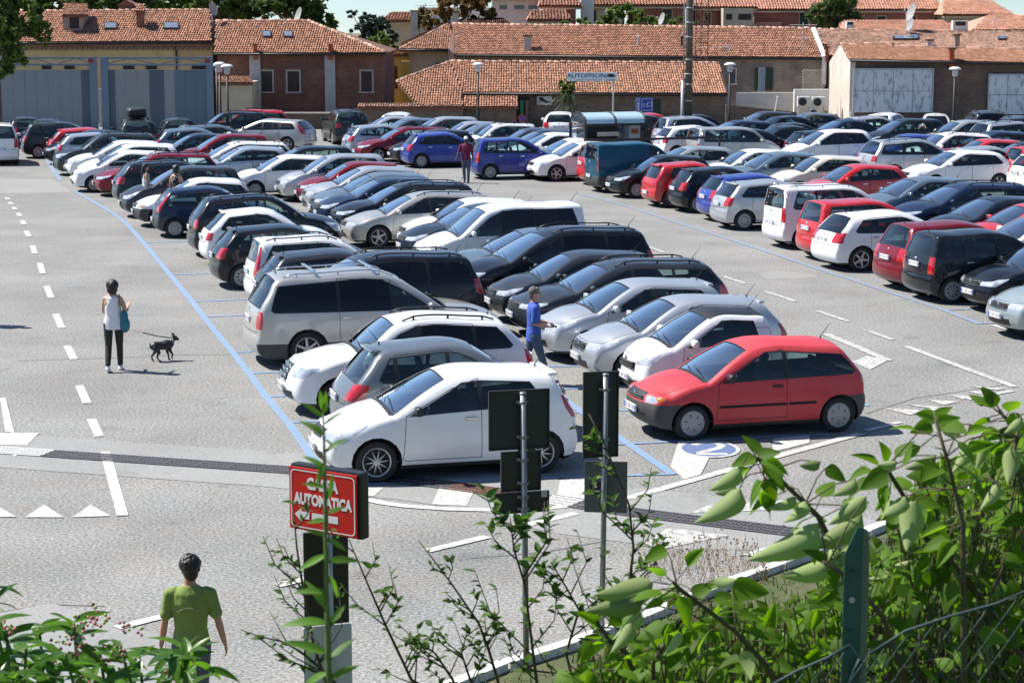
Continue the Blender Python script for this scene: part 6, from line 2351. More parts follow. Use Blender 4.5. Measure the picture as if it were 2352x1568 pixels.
# lattice mast
mx = V(1609, 245, 123)
lm = thing('lattice_mast', 'thin rusty lattice mast just right of the tall pole', 'mast', (mx.x, 123, 0))
mb = MB()
lg = [(-.36, -.2), (.36, -.2), (0, .4)]
for x, y in lg:
    mb.tube([(x, y, 0), (x, y, 12)], .028, 5)
mb.build('uprights', mat('rust_steel', (.10, .05, .04), .8), lm)
mb = MB()
z = .2
while z < 11.5:
    for i in range(3):
        a, b = lg[i], lg[(i + 1) % 3]
        mb.tube([(a[0], a[1], z), (b[0], b[1], z + .55)], .012, 4).tube([(a[0], a[1], z), (b[0], b[1], z)], .012, 4)
    z += .55
br = mb.build('bracing', bpy.data.materials['rust_steel'], lm)
br['kind'] = 'stuff'
MB().tube([(-.3, -.2, 4.35), (1.4, -.3, 4.35)], .02, 5).ball((1.5, -.3, 4.3), (.16, .1, .12), 1).build('side_arm', M_LGREY, lm)
# glass vaulted shelter
S0, S1 = V(1345, 330, 82), V(1483, 328, 83)
S0.z = S1.z = 0
sh = thing('shelter', 'barrel-vaulted pale blue glazed shelter with dark posts and rail', 'shelter', S0)
dx = S1 - S0
Ls = dx.length
an = math.atan2(dx.y, dx.x)
sh.rotation_euler = (0, 0, an)
zt_ = V(1410, 261, S0.y).z
M_VAULT = mat('vault_glazing', (.42, .58, .66), .15, 0, .6)
zr = zt_ - .42
for k in range(2):
    vs, fs = [], []
    for i in range(9):
        t = PI * i / 8
        for x in (Ls * k / 2 + .04, Ls * (k + 1) / 2 - .04):
            vs.append((x, .75 - .75 * math.cos(t), zr + .42 * math.sin(t)))
        if i:
            fs.append((2 * i - 2, 2 * i - 1, 2 * i + 1, 2 * i))
    link('roof_panel', mesh('roof_panel', vs, fs, [M_VAULT], smooth=True), sh)
for x in (0, Ls / 2, Ls):
    MB().tube([(x, .75 - .77 * math.cos(PI * i / 10), zr + .44 * math.sin(PI * i / 10)) for i in range(11)], .035, 6).build('arch_rib', M_POLE, sh)
for x in (0, Ls):
    for y in (0, 1.5):
        MB().box(x - .05, x + .05, y - .05, y + .05, 0, zr).build('post', M_POLE, sh)
for y in (0, 1.5):
    MB().box(.05, Ls - .05, y - .03, y + .03, zr - .10, zr - .01).build('beam', M_POLE, sh)
vs = [(0, .75 - .72 * math.cos(PI * i / 10), zr + .40 * math.sin(PI * i / 10)) for i in range(11)] + [(0, 1.47, 1.0), (0, .03, 1.0)]
link('end_pane', mesh('end_pane', vs, [tuple(range(13))], [glass('shelter_glass', (.62, .68, .70), 1.6, .10)]), sh)
MB().box(.25, Ls - .6, 1.43, 1.47, 1.0, zr - .12).build('back_panel', M_RIMD, sh)
MB().box(.5, Ls - 1.2, -.04, .0, 1.55, 1.72).build('notice_board', M_STONE, sh)
MB().box(-.2, Ls + 3.4, -.32, -.26, 1.36, 1.46).build('rail', M_GUT, sh)
for x in (-.1, Ls * .5, Ls + 3.2):
    MB().box(x - .03, x + .03, -.34, -.24, 0, 1.5).build('rail_post', M_GUT, sh)
MB().bev(Ls - .6, Ls - .1, .3, .8, 0, 2.05, .03).build('ticket_machine', M_GPLAS, sh)
MB().box(Ls - .5, Ls - .2, .285, .298, 1.6, 1.8).build('machine_screen', M_REDP, sh)
yb_ = G(1431, 333)
o = tag(MB().bev(-.35, .35, -.1, .1, 0, .35, .02).build('yellow_box', mat('yellow_paint', (.60, .50, .14), .5)), 'small yellow box standing under the shelter rail behind the teal van', 'box')
o.location = (yb_.x, yb_.y + .2, 0)


def text(s, size, m, parent, loc, rot, ext=.002, align='CENTER', bold=0.0, sx=1.0, fit=None):
    cu = bpy.data.curves.new('lettering', 'FONT')
    cu.body = s
    cu.size = size
    cu.align_x = align
    cu.align_y = 'CENTER'
    cu.extrude = ext
    cu.offset = bold
    cu.resolution_u = 3
    o = bpy.data.objects.new('tmp', cu)
    COL.objects.link(o)
    dg = bpy.context.evaluated_depsgraph_get()
    me = bpy.data.meshes.new_from_object(o.evaluated_get(dg))
    bpy.data.objects.remove(o)
    me.name = 'lettering'
    me.materials.clear()
    me.materials.append(m)
    if fit:
        xs, ys = [v.co.x for v in me.vertices], [v.co.y for v in me.vertices]
        kx, ky = fit[0] / (max(xs) - min(xs)), fit[1] / (max(ys) - min(ys))
        cx, cy = (max(xs) + min(xs)) / 2, (max(ys) + min(ys)) / 2
        for v in me.vertices:
            v.co.x, v.co.y = (v.co.x - cx) * kx, (v.co.y - cy) * ky
    if sx != 1:
        for v in me.vertices:
            v.co.x *= sx
    t = link('lettering', me, parent, loc, rot)
    return t


UP = (PI / 2, 0, 0)
# workshop sign on a post
YA = 111.5
x0, x1, za, zb_ = prect(1302, 1418, 167, 187, YA)
so_ = thing('workshop_sign', 'white signboard reading AUTOFFICINA on a thin grey post', 'sign', (V(1409, 187, YA).x, YA, 0))
lx = so_.location.x
MB().bev(x0 - lx, x1 - lx, -.05, .05, za, zb_, .01).build('board', mat('sign_grey_white', (.74, .77, .80), .5), so_)
MB().tube([(0, .06, 0), (0, .06, zb_)], .05, 8).build('post', M_LGREY, so_)
text('AUTOFFICINA', .30, mat('sign_teal', (.03, .12, .20), .5), so_, ((x0 + x1) / 2 - .18 - lx, -.055, za + .29), UP, bold=.006, sx=1.22)
MB().box(x0 + .5 - lx, x1 - .85 - lx, -.056, -.05, za + .05, za + .075).build('small_print', M_GUT, so_)
ic = MB()
ic.box(x1 - .52 - lx, x1 - .12 - lx, -.056, -.05, za + .22, za + .33)
ic.box(x1 - .46 - lx, x1 - .2 - lx, -.056, -.05, za + .332, za + .40)
ic.box(x1 - .62 - lx, x1 - .12 - lx, -.056, -.05, za + .04, za + .08)
ic.build('car_picture', M_GUT, so_)
# blue totem sign
YB = 112.5
x0, x1, za, zb_ = prect(1460, 1501, 225, 259, YB)
bs_ = thing('parking_sign', 'blue parking sign with white outlined boxes and a narrow white side strip', 'sign', ((x0 + x1) / 2, YB, 0))
M_BS = mat('sign_blue', (.012, .055, .33), .4)
wd = x1 - x0
MB().box(-wd / 2, -wd / 2 + wd * .24, -.06, .06, za, zb_).build('side_strip', mat('strip_blue', (.10, .16, .50), .4), bs_)
MB().box(-wd / 2 + wd * .25, wd / 2, -.05, .06, za, zb_).build('panel', M_BS, bs_)
MB().tube([(.1, .02, 0), (.1, .02, za)], .05, 6).build('post', M_LGREY, bs_)
h = zb_ - za


def outline(mb, a, b, c, d, t, y):
    mb.box(a, b, y, y + .008, c, c + t).box(a, b, y, y + .008, d - t, d).box(a, a + t, y, y + .008, c + t, d - t).box(b - t, b, y, y + .008, c + t, d - t)


ol = MB()
xa = -wd / 2 + wd * .33
outline(ol, xa, wd / 2 - .06, za + h * .14, zb_ - h * .06, .022, -.0585)
outline(ol, xa + .08, xa + .34, za + h * .40, za + h * .58, .018, -.0585)
outline(ol, xa + .32, xa + .56, za + h * .42, za + h * .70, .022, -.0587)
ol.build('white_outline', M_WPLAS, bs_)
ol = MB()
xs = -wd / 2 + .04
outline(ol, xs, xs + .17, za + h * .80, za + h * .94, .02, -.069)
for f, g_ in ((.55, .72), (.40, .52), (.22, .36)):
    ol.box(xs + .03, xs + .15, -.069, -.061, za + h * f, za + h * f + .05).box(xs + .10, xs + .14, -.0692, -.0612, za + h * f, za + h * g_)
ol.box(xs, xs + .17, -.069, -.061, za + .02, za + .06)
ol.build('white_marks', M_WPLAS, bs_)
# white board with a dark outline figure
x0, x1, za, zb_ = prect(1233, 1268, 221, 241, 116.9)
wb_ = thing('wall_board', 'small white board with a dark sloping shape on the workshop wall', 'sign', ((x0 + x1) / 2, 116.9, za))
wd, h = x1 - x0, zb_ - za
MB().box(-wd / 2, wd / 2, -.02, .06, 0, h).build('board', M_WPLAS, wb_)
link('dark_shape', mesh('dark_shape', [(u * wd, -.024, v * h) for u, v in ((-.38, .72), (-.30, .92), (-.10, .86), (-.02, .62), (.16, .46), (.40, .30), (.38, .14), (.14, .2), (-.08, .34), (-.32, .46))], [tuple(range(10))], [M_TRIM]), wb_)
text('lot', .17, M_TRIM, wb_, (-.36 * wd, -.024, .28 * h), UP)
text('75', .17, M_TRIM, wb_, (.40 * wd, -.024, .28 * h), UP)
# no-parking disc by the dark doorway
c = V(1199, 272, 112)
np_ = thing('no_parking_sign', 'round blue no-parking sign with a red rim beside the dark doorway', 'sign', (c.x, 112, c.z))
MB().lathe([(.22, 0), (.22, -.02), (.001, -.02)], 20, axis='y').build('rim', mat('sign_red', (.42, .02, .02), .5), np_)
MB().lathe([(.165, -.025), (.001, -.026)], 20, axis='y').build('face', M_BS, np_)
MB().box(-.02, .02, -.032, -.027, -.2, .2, mtx=Matrix.Rotation(.78, 4, 'Y')).build('slash', bpy.data.materials['sign_red'], np_)
MB().tube([(0, .03, -c.z), (0, .03, .2)], .03, 6).build('post', M_LGREY, np_)
for px, c_ in ((1195, (.03, .25, .10)), (1207, (.20, .13, .07))):
    x0, x1, za, zb_ = prect(px, px + 7, 232, 275, 115.5)
    q = tag(MB().box(x0, x1, 115.5, 115.55, 0, zb_).build('timber_post', mat('post_paint', c_, .8)), ('green' if px < 1200 else 'weathered brown') + ' upright post in the dark doorway left of the white board', 'post')
# thin white post on the low wall
c = V(1780, 256, 113.4)
q = thing('white_post', 'leaning thin white post on the low wall before the white rendered wall', 'post', c)
MB().tube([(0, 0, 0), (.12, 0, .75)], .04, 6).build('stick', M_WPLAS, q)
MB().ball((.12, 0, .78), .06, 1).build('cap', M_WPLAS, q)
c = V(1954, 268, 110)
q = thing('white_post', 'upright white bollard post in front of the green shrub', 'post', (c.x, c.y, 0))
MB().tube([(0, 0, 0), (0, 0, c.z + .25)], .06, 8).build('stick', M_WPLAS, q)
MB().lathe([(.062, 0), (.062, .06)], 8, c=(0, 0, .2)).build('band', M_REDP, q)
# roof box on the off-road car
for r_ in ROOTS:
    if 'roof box' in r_['label']:
        t = get('suv')
        bx = tag(MB().bev(-.95, .7, -.42, .42, 0, .42, .14).build('roof_box', M_TRIM, None, True), 'black luggage box strapped on top of the dark off-road car', 'roof box')
        bx.location = r_.location + Vector((0, 0, t['H'] + .03))
        bx.rotation_euler = r_.rotation_euler
# ---------------------------------------------------------------- signs in the foreground
YS = 15.0
a = V(667, 1137, YS)
yw_ = math.radians(-33)
cs = thing('payment_sign', 'red CASSA AUTOMATICA sign with a white left arrow on a black box', 'sign', (a.x, a.y, 0), yw_)
W_, H_ = .635, .475
zc = V(667, 1210, YS).z
M_SRED = mat('sign_face_red', (.52, .010, .008), .35, var=.04)
M_SWH = mat('sign_face_white', (.74, .74, .74), .4)
M_SBLK = mat('sign_box_black', (.010, .011, .012), .4)
MB().bev(.0, W_ + .03, .005, .10, zc - .01, zc + H_ + .02, .015).build('sign_box', M_SBLK, cs)
MB().bev(0, W_, -.012, .003, zc, zc + H_, .004).build('face', M_SRED, cs)


def rrect(a, b, c, d, r, n=5):
    out = []
    for cx, cy, t0 in ((b - r, d - r, 0), (a + r, d - r, PI / 2), (a + r, c + r, PI), (b - r, c + r, 1.5 * PI)):
        out += [(cx + r * math.cos(t0 + PI / 2 * i / n), cy + r * math.sin(t0 + PI / 2 * i / n)) for i in range(n + 1)]
    return out


o1, o2 = rrect(.016, W_ - .016, zc + .016, zc + H_ - .016, .035), rrect(.025, W_ - .025, zc + .025, zc + H_ - .025, .028)
n_ = len(o1)
link('border', mesh('border', [(x, -.0145, z) for x, z in o1 + o2], [(i, (i + 1) % n_, n_ + (i + 1) % n_, n_ + i) for i in range(n_)], [M_SWH]), cs)
text('CASSA', .125, M_SWH, cs, (W_ * .50, -.013, zc + H_ * .765), UP, bold=.006, fit=(.30, .093))
text('AUTOMATICA', .125, M_SWH, cs, (W_ * .50, -.013, zc + H_ * .505), UP, bold=.006, fit=(.55, .090))
ar = MB()
za = zc + .115
ar.add([(.05, -.0145, za), (.115, -.0145, za + .052), (.115, -.0145, za + .028), (.19, -.0145, za + .028), (.19, -.0145, za - .028), (.115, -.0145, za - .028), (.115, -.0145, za - .052)], [tuple(range(7))])
for x0 in (.215, .37):
    ar.add([(x0, -.0145, za - .028), (x0 + (.125 if x0 < .3 else .09), -.0145, za - .028), (x0 + (.125 if x0 < .3 else .09), -.0145, za + .028), (x0, -.0145, za + .028)], [(0, 1, 2, 3)])
ar.build('arrow', M_SWH, cs)
cp = V(752, 1230, YS + .15)
sp = thing('sign_post', 'black panel above a white panel on a post below the red sign', 'sign', (cp.x, cp.y, 0), math.radians(18))
zq = [V(752, y, YS + .15).z for y in (1222, 1436, 1640)]
MB().bev(-.18, .17, .03, .055, zq[1], zq[0], .008).build('black_panel', M_SBLK, sp)
MB().bev(-.195, .19, .03, .055, zq[2] - .2, zq[1] - .012, .012).build('white_panel', mat('panel_grey_white', (.56, .57, .58), .5), sp)
MB().tube([(.015, 0, 0), (.015, 0, zq[0] + .3)], .024, 10).build('post', M_LGREY, sp, True)
M_SBACK = mat('sign_back_green_black', (.022, .026, .026), .5, var=.1)
M_POST = mat('galvanised', (.22, .23, .24), .5, .5, var=.2, vscale=8)


def backs(px, py_base, label, boards, lean, pr=.031, top=900):
    b = G(px, py_base)
    o = thing('sign_post', label, 'sign', (b.x, b.y, 0))
    zt = V(px, top, b.y).z
    MB().tube([(0, 0, 0), (lean, 0, zt)], pr, 12).lathe([(pr + .004, zt), (pr + .004, zt + .02), (.001, zt + .02)], 12, c=(lean, 0, 0)).build('post', M_POST, o, True)
    for (x0, x1, y0, y1, rz, m, nm) in boards:
        a, c = V(x0, y1, b.y), V(x1, y0, b.y)
        w2 = (c.x - a.x) / 2 / math.cos(rz)
        mt = Matrix.Translation(((a.x + c.x) / 2 - b.x, .06, 0)) @ Matrix.Rotation(rz, 4, 'Z')
        bd = MB()
        bd.bev(-w2, w2, 0, .012, a.z, c.z, .004, mtx=mt)
        pnl = bd.build(nm, m, o)
        ed = MB()
        for (p, q, r_, s_) in ((-w2, w2, a.z, a.z + .012), (-w2, w2, c.z - .012, c.z), (-w2, -w2 + .012, a.z + .013, c.z - .013), (w2 - .012, w2, a.z + .013, c.z - .013)):
            ed.box(p, q, -.02, -.001, r_, s_, mtx=mt)
        ed.build('rim', m, pnl)
        for zz in (a.z + (c.z - a.z) * .22, a.z + (c.z - a.z) * .8):
            if c.z - a.z < .18 and zz > a.z + (c.z - a.z) * .5:
                continue
            MB().lathe([(pr + .006, zz - .015), (pr + .008, zz - .013), (pr + .008, zz + .013), (pr + .006, zz + .015)], 12, c=(lean * zz / zt, 0, 0)).box(-.07 + lean * zz / zt, .05 + lean * zz / zt, .02, .055, zz - .014, zz + .014).build('clamp', M_POST, o)
    return o


sa = backs(1209, 1542, 'back of a stacked sign of three dark panels in front of the nearest white hatchback',
           [(1122, 1262, 897, 1034, .26, M_SBACK, 'upper_panel'), (1150, 1242, 1038, 1130, .26, M_SBACK, 'middle_panel'), (1135, 1261, 1132, 1180, .26, M_SBACK, 'lower_panel')], -.035, top=905)
sb = backs(1382, 1462, 'back of a taller dark sign with a grey lower panel',
           [(1338, 1422, 855, 1052, .22, M_SBACK, 'upper_panel')], .025, pr=.03, top=862)
b = sb.location
a, c = V(1342, 1180, b.y), V(1442, 1062, b.y)
mt = Matrix.Translation(((a.x + c.x) / 2 - b.x, .06, 0)) @ Matrix.Rotation(-.12, 4, 'Z')
w2 = (c.x - a.x) / 2
MB().bev(-w2, w2, 0, .012, a.z, c.z, .004, mtx=mt).build('lower_panel', mat('sign_back_grey', (.10, .105, .105), .5), sb)
MB().box(-w2 + .06, -w2 + .18, -.006, -.001, a.z + .20, a.z + .33, mtx=mt).build('sticker', M_SBLK, sb)
MB().add([mt @ Vector(v) for v in ((-w2 + .10, -.008, a.z + .27), (-w2 + .14, -.008, a.z + .27), (-w2 + .12, -.008, a.z + .31))], [(0, 1, 2)]).box(-w2 + .075, -w2 + .165, -.008, -.0065, a.z + .225, a.z + .24, mtx=mt).build('sticker_mark', M_SWH, sb)
for x0, x1, y0, y1 in ((1139, 1150, 1150, 1164), (1243, 1257, 1127, 1141)):
    a, c = V(x0, y1, sa.location.y), V(x1, y0, sa.location.y)
    MB().box(a.x - sa.location.x, c.x - sa.location.x, .0, .012, a.z, c.z).build('sticker', mat('sticker_pale', (.42, .42, .40), .6), sa)
# ---------------------------------------------------------------- people and the dog
def remeshed(mb, name, m, parent, vox=.012, smooth=3, mats=None):
    me = mb.data(name, mats or m)
    o = bpy.data.objects.new('tmp', me)
    COL.objects.link(o)
    r = o.modifiers.new('r', 'REMESH')
    r.mode = 'VOXEL'
    r.voxel_size = vox
    r.use_smooth_shade = True
    s = o.modifiers.new('s', 'SMOOTH')
    s.factor = .5
    s.iterations = smooth
    dg = bpy.context.evaluated_depsgraph_get()
    out = bpy.data.meshes.new_from_object(o.evaluated_get(dg))
    bpy.data.objects.remove(o)
    out.name = name
    out.materials.clear()
    out.materials.append(m)
    return link(name, out, parent)


def loft(mb, rings, n=16, mi=None):
    """rings: (z, rx, ry, xoff, yoff)"""
    vs, fs = [], []
    for (z, rx, ry, xo, yo) in rings:
        for k in range(n):
            t = 2 * PI * k / n
            vs.append((xo + rx * math.cos(t), yo + ry * math.sin(t), z))
    for i in range(len(rings) - 1):
        for k in range(n):
            fs.append((i * n + k, i * n + (k + 1) % n, (i + 1) * n + (k + 1) % n, (i + 1) * n + k))
    fs.append(tuple(range(n - 1, -1, -1)))
    fs.append(tuple((len(rings) - 1) * n + k for k in range(n)))
    return mb.add(vs, fs, mi)


SKIN = mat('skin_tan', (.44, .235, .155), .55, var=.06)
SKIN2 = mat('skin_fair', (.52, .31, .22), .55, var=.06)
SKIN3 = mat('skin_dark', (.045, .026, .018), .5, var=.1)
HAIR = mat('hair_black', (.011, .009, .008), .45, var=.3, vscale=60, bump=.4, bscale=80)
HAIRG = mat('hair_grey', (.11, .10, .095), .6, var=.35, vscale=60)


def limb(mb, pts, rs):
    mb.tube(pts, rs, 10)
    for p, r in zip(pts, rs):
        mb.ball(p, r, 2)


def fingers(mb, w, dirv, side, curl, s=1.0):
    """palm, four bent fingers and a thumb from the wrist w"""
    d = Vector(dirv).normalized()
    x = Vector(side).normalized()
    nrm = d.cross(x).normalized()
    pc = w + d * .05 * s
    for k in range(4):
        mb.tube([w, w + d * .045 * s + x * (k - 1.5) * .020 * s, w + d * .088 * s + x * (k - 1.5) * .023 * s], [.017 * s, .0145 * s, .0125 * s], 8)
    for k, L_ in enumerate((.068, .078, .073, .058)):
        b = w + d * .088 * s + x * (k - 1.5) * .0235 * s
        q = b
        an = curl * (.35 + .12 * k)
        pts = [b]
        dd = d.copy()
        for j in range(3):
            dd = (dd * math.cos(an) + nrm * math.sin(an)).normalized() if j == 0 else (dd * math.cos(an * .8) + nrm * math.sin(an * .8)).normalized()
            q = q + dd * L_ * s / 3
            pts.append(q)
        mb.tube(pts, [.0098 * s, .0092 * s, .0085 * s, .007 * s], 8)
        mb.ball(pts[-1], .007 * s, 1)
    t0 = w + d * .03 * s - x * .03 * s
    mb.tube([w + d * .01 * s, t0, t0 + (d * .8 - x * .7).normalized() * .035 * s + nrm * .008 * s, t0 + (d * .9 - x * .35).normalized() * .062 * s + nrm * .018 * s], [.015 * s, .0135 * s, .011 * s, .008 * s], 8)


def person(label, loc, rz, h, skin, hair, legs, arms, shirt, trousers, shoes, sleeve=.15, head_turn=0, female=False, style='short', vox=.012, short=False, longtop=.0, group=None, hem=.86, lean=0.0):
    """faces +y; legs: two (thigh, knee) angles; arms: two (swing, out, bend) angles, left first"""
    o = thing('person', label, 'person', loc, rz, group)
    k = h / 1.75
    hip, kn = .90 * k, .43 * k
    L1, L2 = .43 * k, .42 * k
    sh_w, hp_w = (.165 if female else .19) * k, (.10 if female else .095) * k
    J = {}
    low = []
    for sg, (a, b) in zip((-1, 1), legs):
        H = Vector((sg * hp_w, 0, 0))
        K = H + Vector((0, math.sin(a), -math.cos(a))) * L1
        A = K + Vector((0, math.sin(a - b), -math.cos(a - b))) * L2
        J[sg] = [H, K, A, a - b]
        low.append(A.z)
    zoff = -min(low) + .075 * k
    for sg in (-1, 1):
        for i in range(3):
            J[sg][i] = J[sg][i] + Vector((0, 0, zoff))
    hz = zoff
    Z = lambda z: hz + (z - .90) * k
    ly = lambda z: (Z(z) - hz) * math.tan(lean)
    body = MB()
    wa = .97 if female else 1.0
    rings = [(.84, .14 * (1.08 if female else 1), .10), (.92, .165 * (1.08 if female else 1), .115), (1.06, .140 * wa, .10), (1.18, .152 * wa, .105), (1.32, .178 * wa, .115), (1.41, .170 * wa, .092), (1.45, .125, .072), (1.50, .058, .058), (1.56, .054, .056)]
    loft(body, [(Z(z), rx * k, ry * k, 0, ly(z)) for z, rx, ry in rings])
    ct, st = math.cos(head_turn), math.sin(head_turn)
    hc = Vector((0, ly(1.64) + .015 * k, Z(1.635)))
    Hd = lambda x, y, z: hc + Vector((x * ct - y * st, x * st + y * ct, z)) * k
    body.ball(hc, (.074 * k, .090 * k, .110 * k), 3)
    body.ball(Hd(0, .045, -.055), (.052 * k, .055 * k, .055 * k), 2)
    body.tube([Hd(0, .085, .012), Hd(0, .108, -.022), Hd(0, .088, -.03)], [.008 * k, .015 * k, .009 * k], 6)
    body.tube([Hd(-.024, .086, -.056), Hd(0, .093, -.056), Hd(.024, .086, -.056)], [.006 * k, .009 * k, .006 * k], 6)
    for sg in (-1, 1):
        body.ball(Hd(sg * .074, -.005, -.01), (.012 * k, .02 * k, .03 * k), 1)
    top = MB()
    tr = MB()
    shp = []
    for sg in (-1, 1):
        H, K, A, fa = J[sg]
        limb(body, [H + Vector((0, 0, -.02 * k)), H.lerp(K, .5), K, K.lerp(A, .35), A], [.088 * k, .072 * k, .054 * k, .056 * k, .036 * k])
        fd = Vector((0, math.cos(fa * .6), -max(-.5, min(.5, -fa * .4)) * 0 + math.sin(fa) * .55))
        heel = A + Vector((0, -.035 * k, -.045 * k))
        toe = A + fd.normalized() * .17 * k + Vector((0, 0, -.052 * k))
        body.tube([heel, toe], [.036 * k, .026 * k], 8)
        s_ = MB()
        s_.ball(heel + Vector((0, .01, 0)), (.046 * k, .05 * k, .042 * k), 2)
        limb(s_, [heel + Vector((0, .03, .004)), heel.lerp(toe, .6), toe], [.044 * k, .046 * k, .036 * k])
        s_.tube([A + Vector((0, -.01, -.03 * k)), A + Vector((0, -.005, .035 * k))], [.046 * k, .042 * k], 10)
        shp.append(s_)
        if not short:
            limb(tr, [H + Vector((0, 0, -.01 * k)), H.lerp(K, .5), K, K.lerp(A, .4), A + Vector((0, 0, .045 * k))], [.100 * k, .086 * k, .068 * k, .064 * k, .054 * k])
        else:
            limb(tr, [H + Vector((0, 0, -.01 * k)), H.lerp(K, .45)], [.102 * k, .095 * k])
    for sg, (sw, ou, be) in zip((-1, 1), arms):
        Sx = Vector((sg * sh_w, ly(1.42), Z(1.415)))
        d = Vector((sg * math.sin(ou), math.sin(sw) * math.cos(ou), -math.cos(sw) * math.cos(ou)))
        E = Sx + d * .29 * k
        # the forearm bends forwards and slightly inwards
        rot = Matrix.Rotation(be, 3, 'X')
        d2 = rot @ d
        d2 = (d2 + Vector((-sg * .22 * min(1, abs(be)), 0, 0))).normalized()
        Wp = E + d2 * .25 * k
        limb(body, [Sx + Vector((-sg * .015, 0, -.022)) * k, Sx.lerp(E, .5), E, E.lerp(Wp, .3), Wp], [.046 * k * wa, .044 * k * wa, .036 * k * wa, .038 * k * wa, .026 * k * wa])
        nside = Vector((0, 1, 0)) - d2 * d2.y
        if nside.length < .3:
            nside = Vector((sg, 0, 0))
        # palm faces the thigh, thumb forwards
        fingers(body, Wp, d2, -nside * (1 if sg > 0 else 1) if abs(be) < .9 else Vector((sg, 0, 0)), .55 * (1 if sg > 0 else -1) if abs(be) < .9 else -.6, k * (1.0 if not female else .9))
        J['w%d' % sg] = Wp + d2 * .09 * k
        J['s%d' % sg] = Sx
        if sleeve:
            limb(top, [Sx + Vector((-sg * .035, 0, -.004)), Sx + d * .02 * k, Sx + d * sleeve * k, Sx + d * (sleeve + .05) * k], [.064 * k * wa, .066 * k * wa, .060 * k * wa, .064 * k * wa])
    tb_ = [(hem, .178 * (1.06 if female else 1.0), .140), (.94, .182 * (1.04 if female else 1), .134), (1.06, .158 * wa, .118), (1.18, .166 * wa, .120), (1.32, .190 * wa, .128), (1.41, .185 * wa, .108), (1.445, .15 * wa, .09), (1.47, .10 * wa, .078), (1.49, .07, .068)]
    if sleeve == 0:
        tb_ = [(z, rx * (1 if z < 1.3 else .80 if z < 1.43 else .62), ry) for z, rx, ry in tb_ if z < 1.46]
    loft(top, [(Z(z), rx * k, ry * k, 0, ly(z)) for z, rx, ry in tb_])
    if trousers:
        loft(tr, [(Z(z), rx * k * (1.06 if female else 1), ry * k, 0, ly(z)) for z, rx, ry in ((.80, .15, .115), (.90, .170, .122), (.98, .160, .116), (1.01, .154, .112))])
    remeshed(body, 'body', skin, o, vox, 3)
    remeshed(top, 'shirt', shirt, o, vox, 2)
    if trousers:
        remeshed(tr, 'trousers', trousers, o, vox, 2)
    for s_ in shp:
        remeshed(s_, 'shoe', shoes, o, vox, 2)
    hb = MB()
    wob = lambda v: 1 + .07 * mnoise.noise(Vector(v) * 5)
    if style == 'short':
        hb.ball(Hd(0, -.022, .032), (.088 * k, .094 * k, .098 * k), 3, fn=wob)
        hb.ball(Hd(0, -.055, -.03), (.070 * k, .052 * k, .075 * k), 3, fn=wob)
        hb.ball(Hd(0, .04, .075), (.070 * k, .05 * k, .045 * k), 2, fn=wob)
        if female is False and hair is HAIR:
            hb.ball(Hd(0, -.015, .055), (.108 * k, .106 * k, .092 * k), 3, fn=lambda v: 1 + .16 * mnoise.noise(Vector(v) * 7))
            for q in range(90):
                a_, e_ = R.uniform(0, 2 * PI), R.uniform(-.5, 1.4)
                c_ = Hd(.092 * math.cos(a_) * math.cos(e_), -.015 + .095 * math.sin(a_) * math.cos(e_), .045 + .10 * math.sin(e_))
                if not (math.sin(a_) > .3 and e_ < .7):
                    hb.ball(c_, R.uniform(.014, .026) * k, 1)
    elif style == 'bob':
        hb.ball(Hd(0, -.02, .025), (.122 * k, .122 * k, .118 * k), 3, fn=lambda v: 1 + .16 * mnoise.noise(Vector(v) * 5))
        hb.ball(Hd(0, -.055, -.06), (.104 * k, .08 * k, .105 * k), 3, fn=wob)
        hb.ball(Hd(-.05, -.03, -.05), (.06 * k, .06 * k, .075 * k), 2, fn=wob)
    elif style == 'long':
        hb.ball(Hd(0, -.02, .035), (.092 * k, .098 * k, .10 * k), 3, fn=wob)
        limb(hb, [Hd(0, -.06, 0), Hd(0, -.10, -.15), Hd(.01, -.12, -.32)], [.085 * k, .085 * k, .05 * k])
    elif style == 'cap':
        hb.ball(Hd(0, -.005, .045), (.088 * k, .100 * k, .085 * k), 3)
        hb.ball(Hd(0, .11, .04), (.065 * k, .06 * k, .012 * k), 2)
    remeshed(hb, 'cap' if style == 'cap' else 'hair', hair, o, vox * .8, 1)
    e = MB()
    for sg in (-1, 1):
        e.ball(Hd(sg * .030, .079, .012), (.013 * k, .010 * k, .008 * k), 1)
    e.build('eyes', HAIR, o, True)
    return o, J, Hd


def cloth(name, c, **kw):
    return mat(name, c, .9, bump=.7, bscale=8, **kw)


# man in the green shirt
gm, J, _ = person('man in an olive green T-shirt seen from behind, walking away in the foreground', G(445, 1686), math.radians(2), 1.66, SKIN, HAIR, [(.16, .05), (-.10, .18)], [(-.02, .20, .10), (.06, .24, .14)],
                  cloth('tshirt_green', (.19, .26, .06), var=.08, vscale=6), cloth('jeans_grey', (.085, .095, .10), var=.2, vscale=7), mat('shoe_dark', (.03, .03, .03), .7), sleeve=.17, head_turn=.35, vox=.009, hem=.90)
lt = 'technogamma'
M_PRT = mat('shirt_print', (.36, .42, .28), .8)
for i, ch in enumerate(lt):
    u = (i - (len(lt) - 1) / 2) / (len(lt) - 1)
    x = u * .20
    z = .0 - .16 * u * u
    zc_ = J['s1'].z - .115 + z
    q = text(ch, .030, M_PRT, gm, (x, -.133 + .10 * abs(u) ** 2, zc_), (PI / 2, u * .55, -u * .5), ext=.004)
    q.name = 'print_letter'
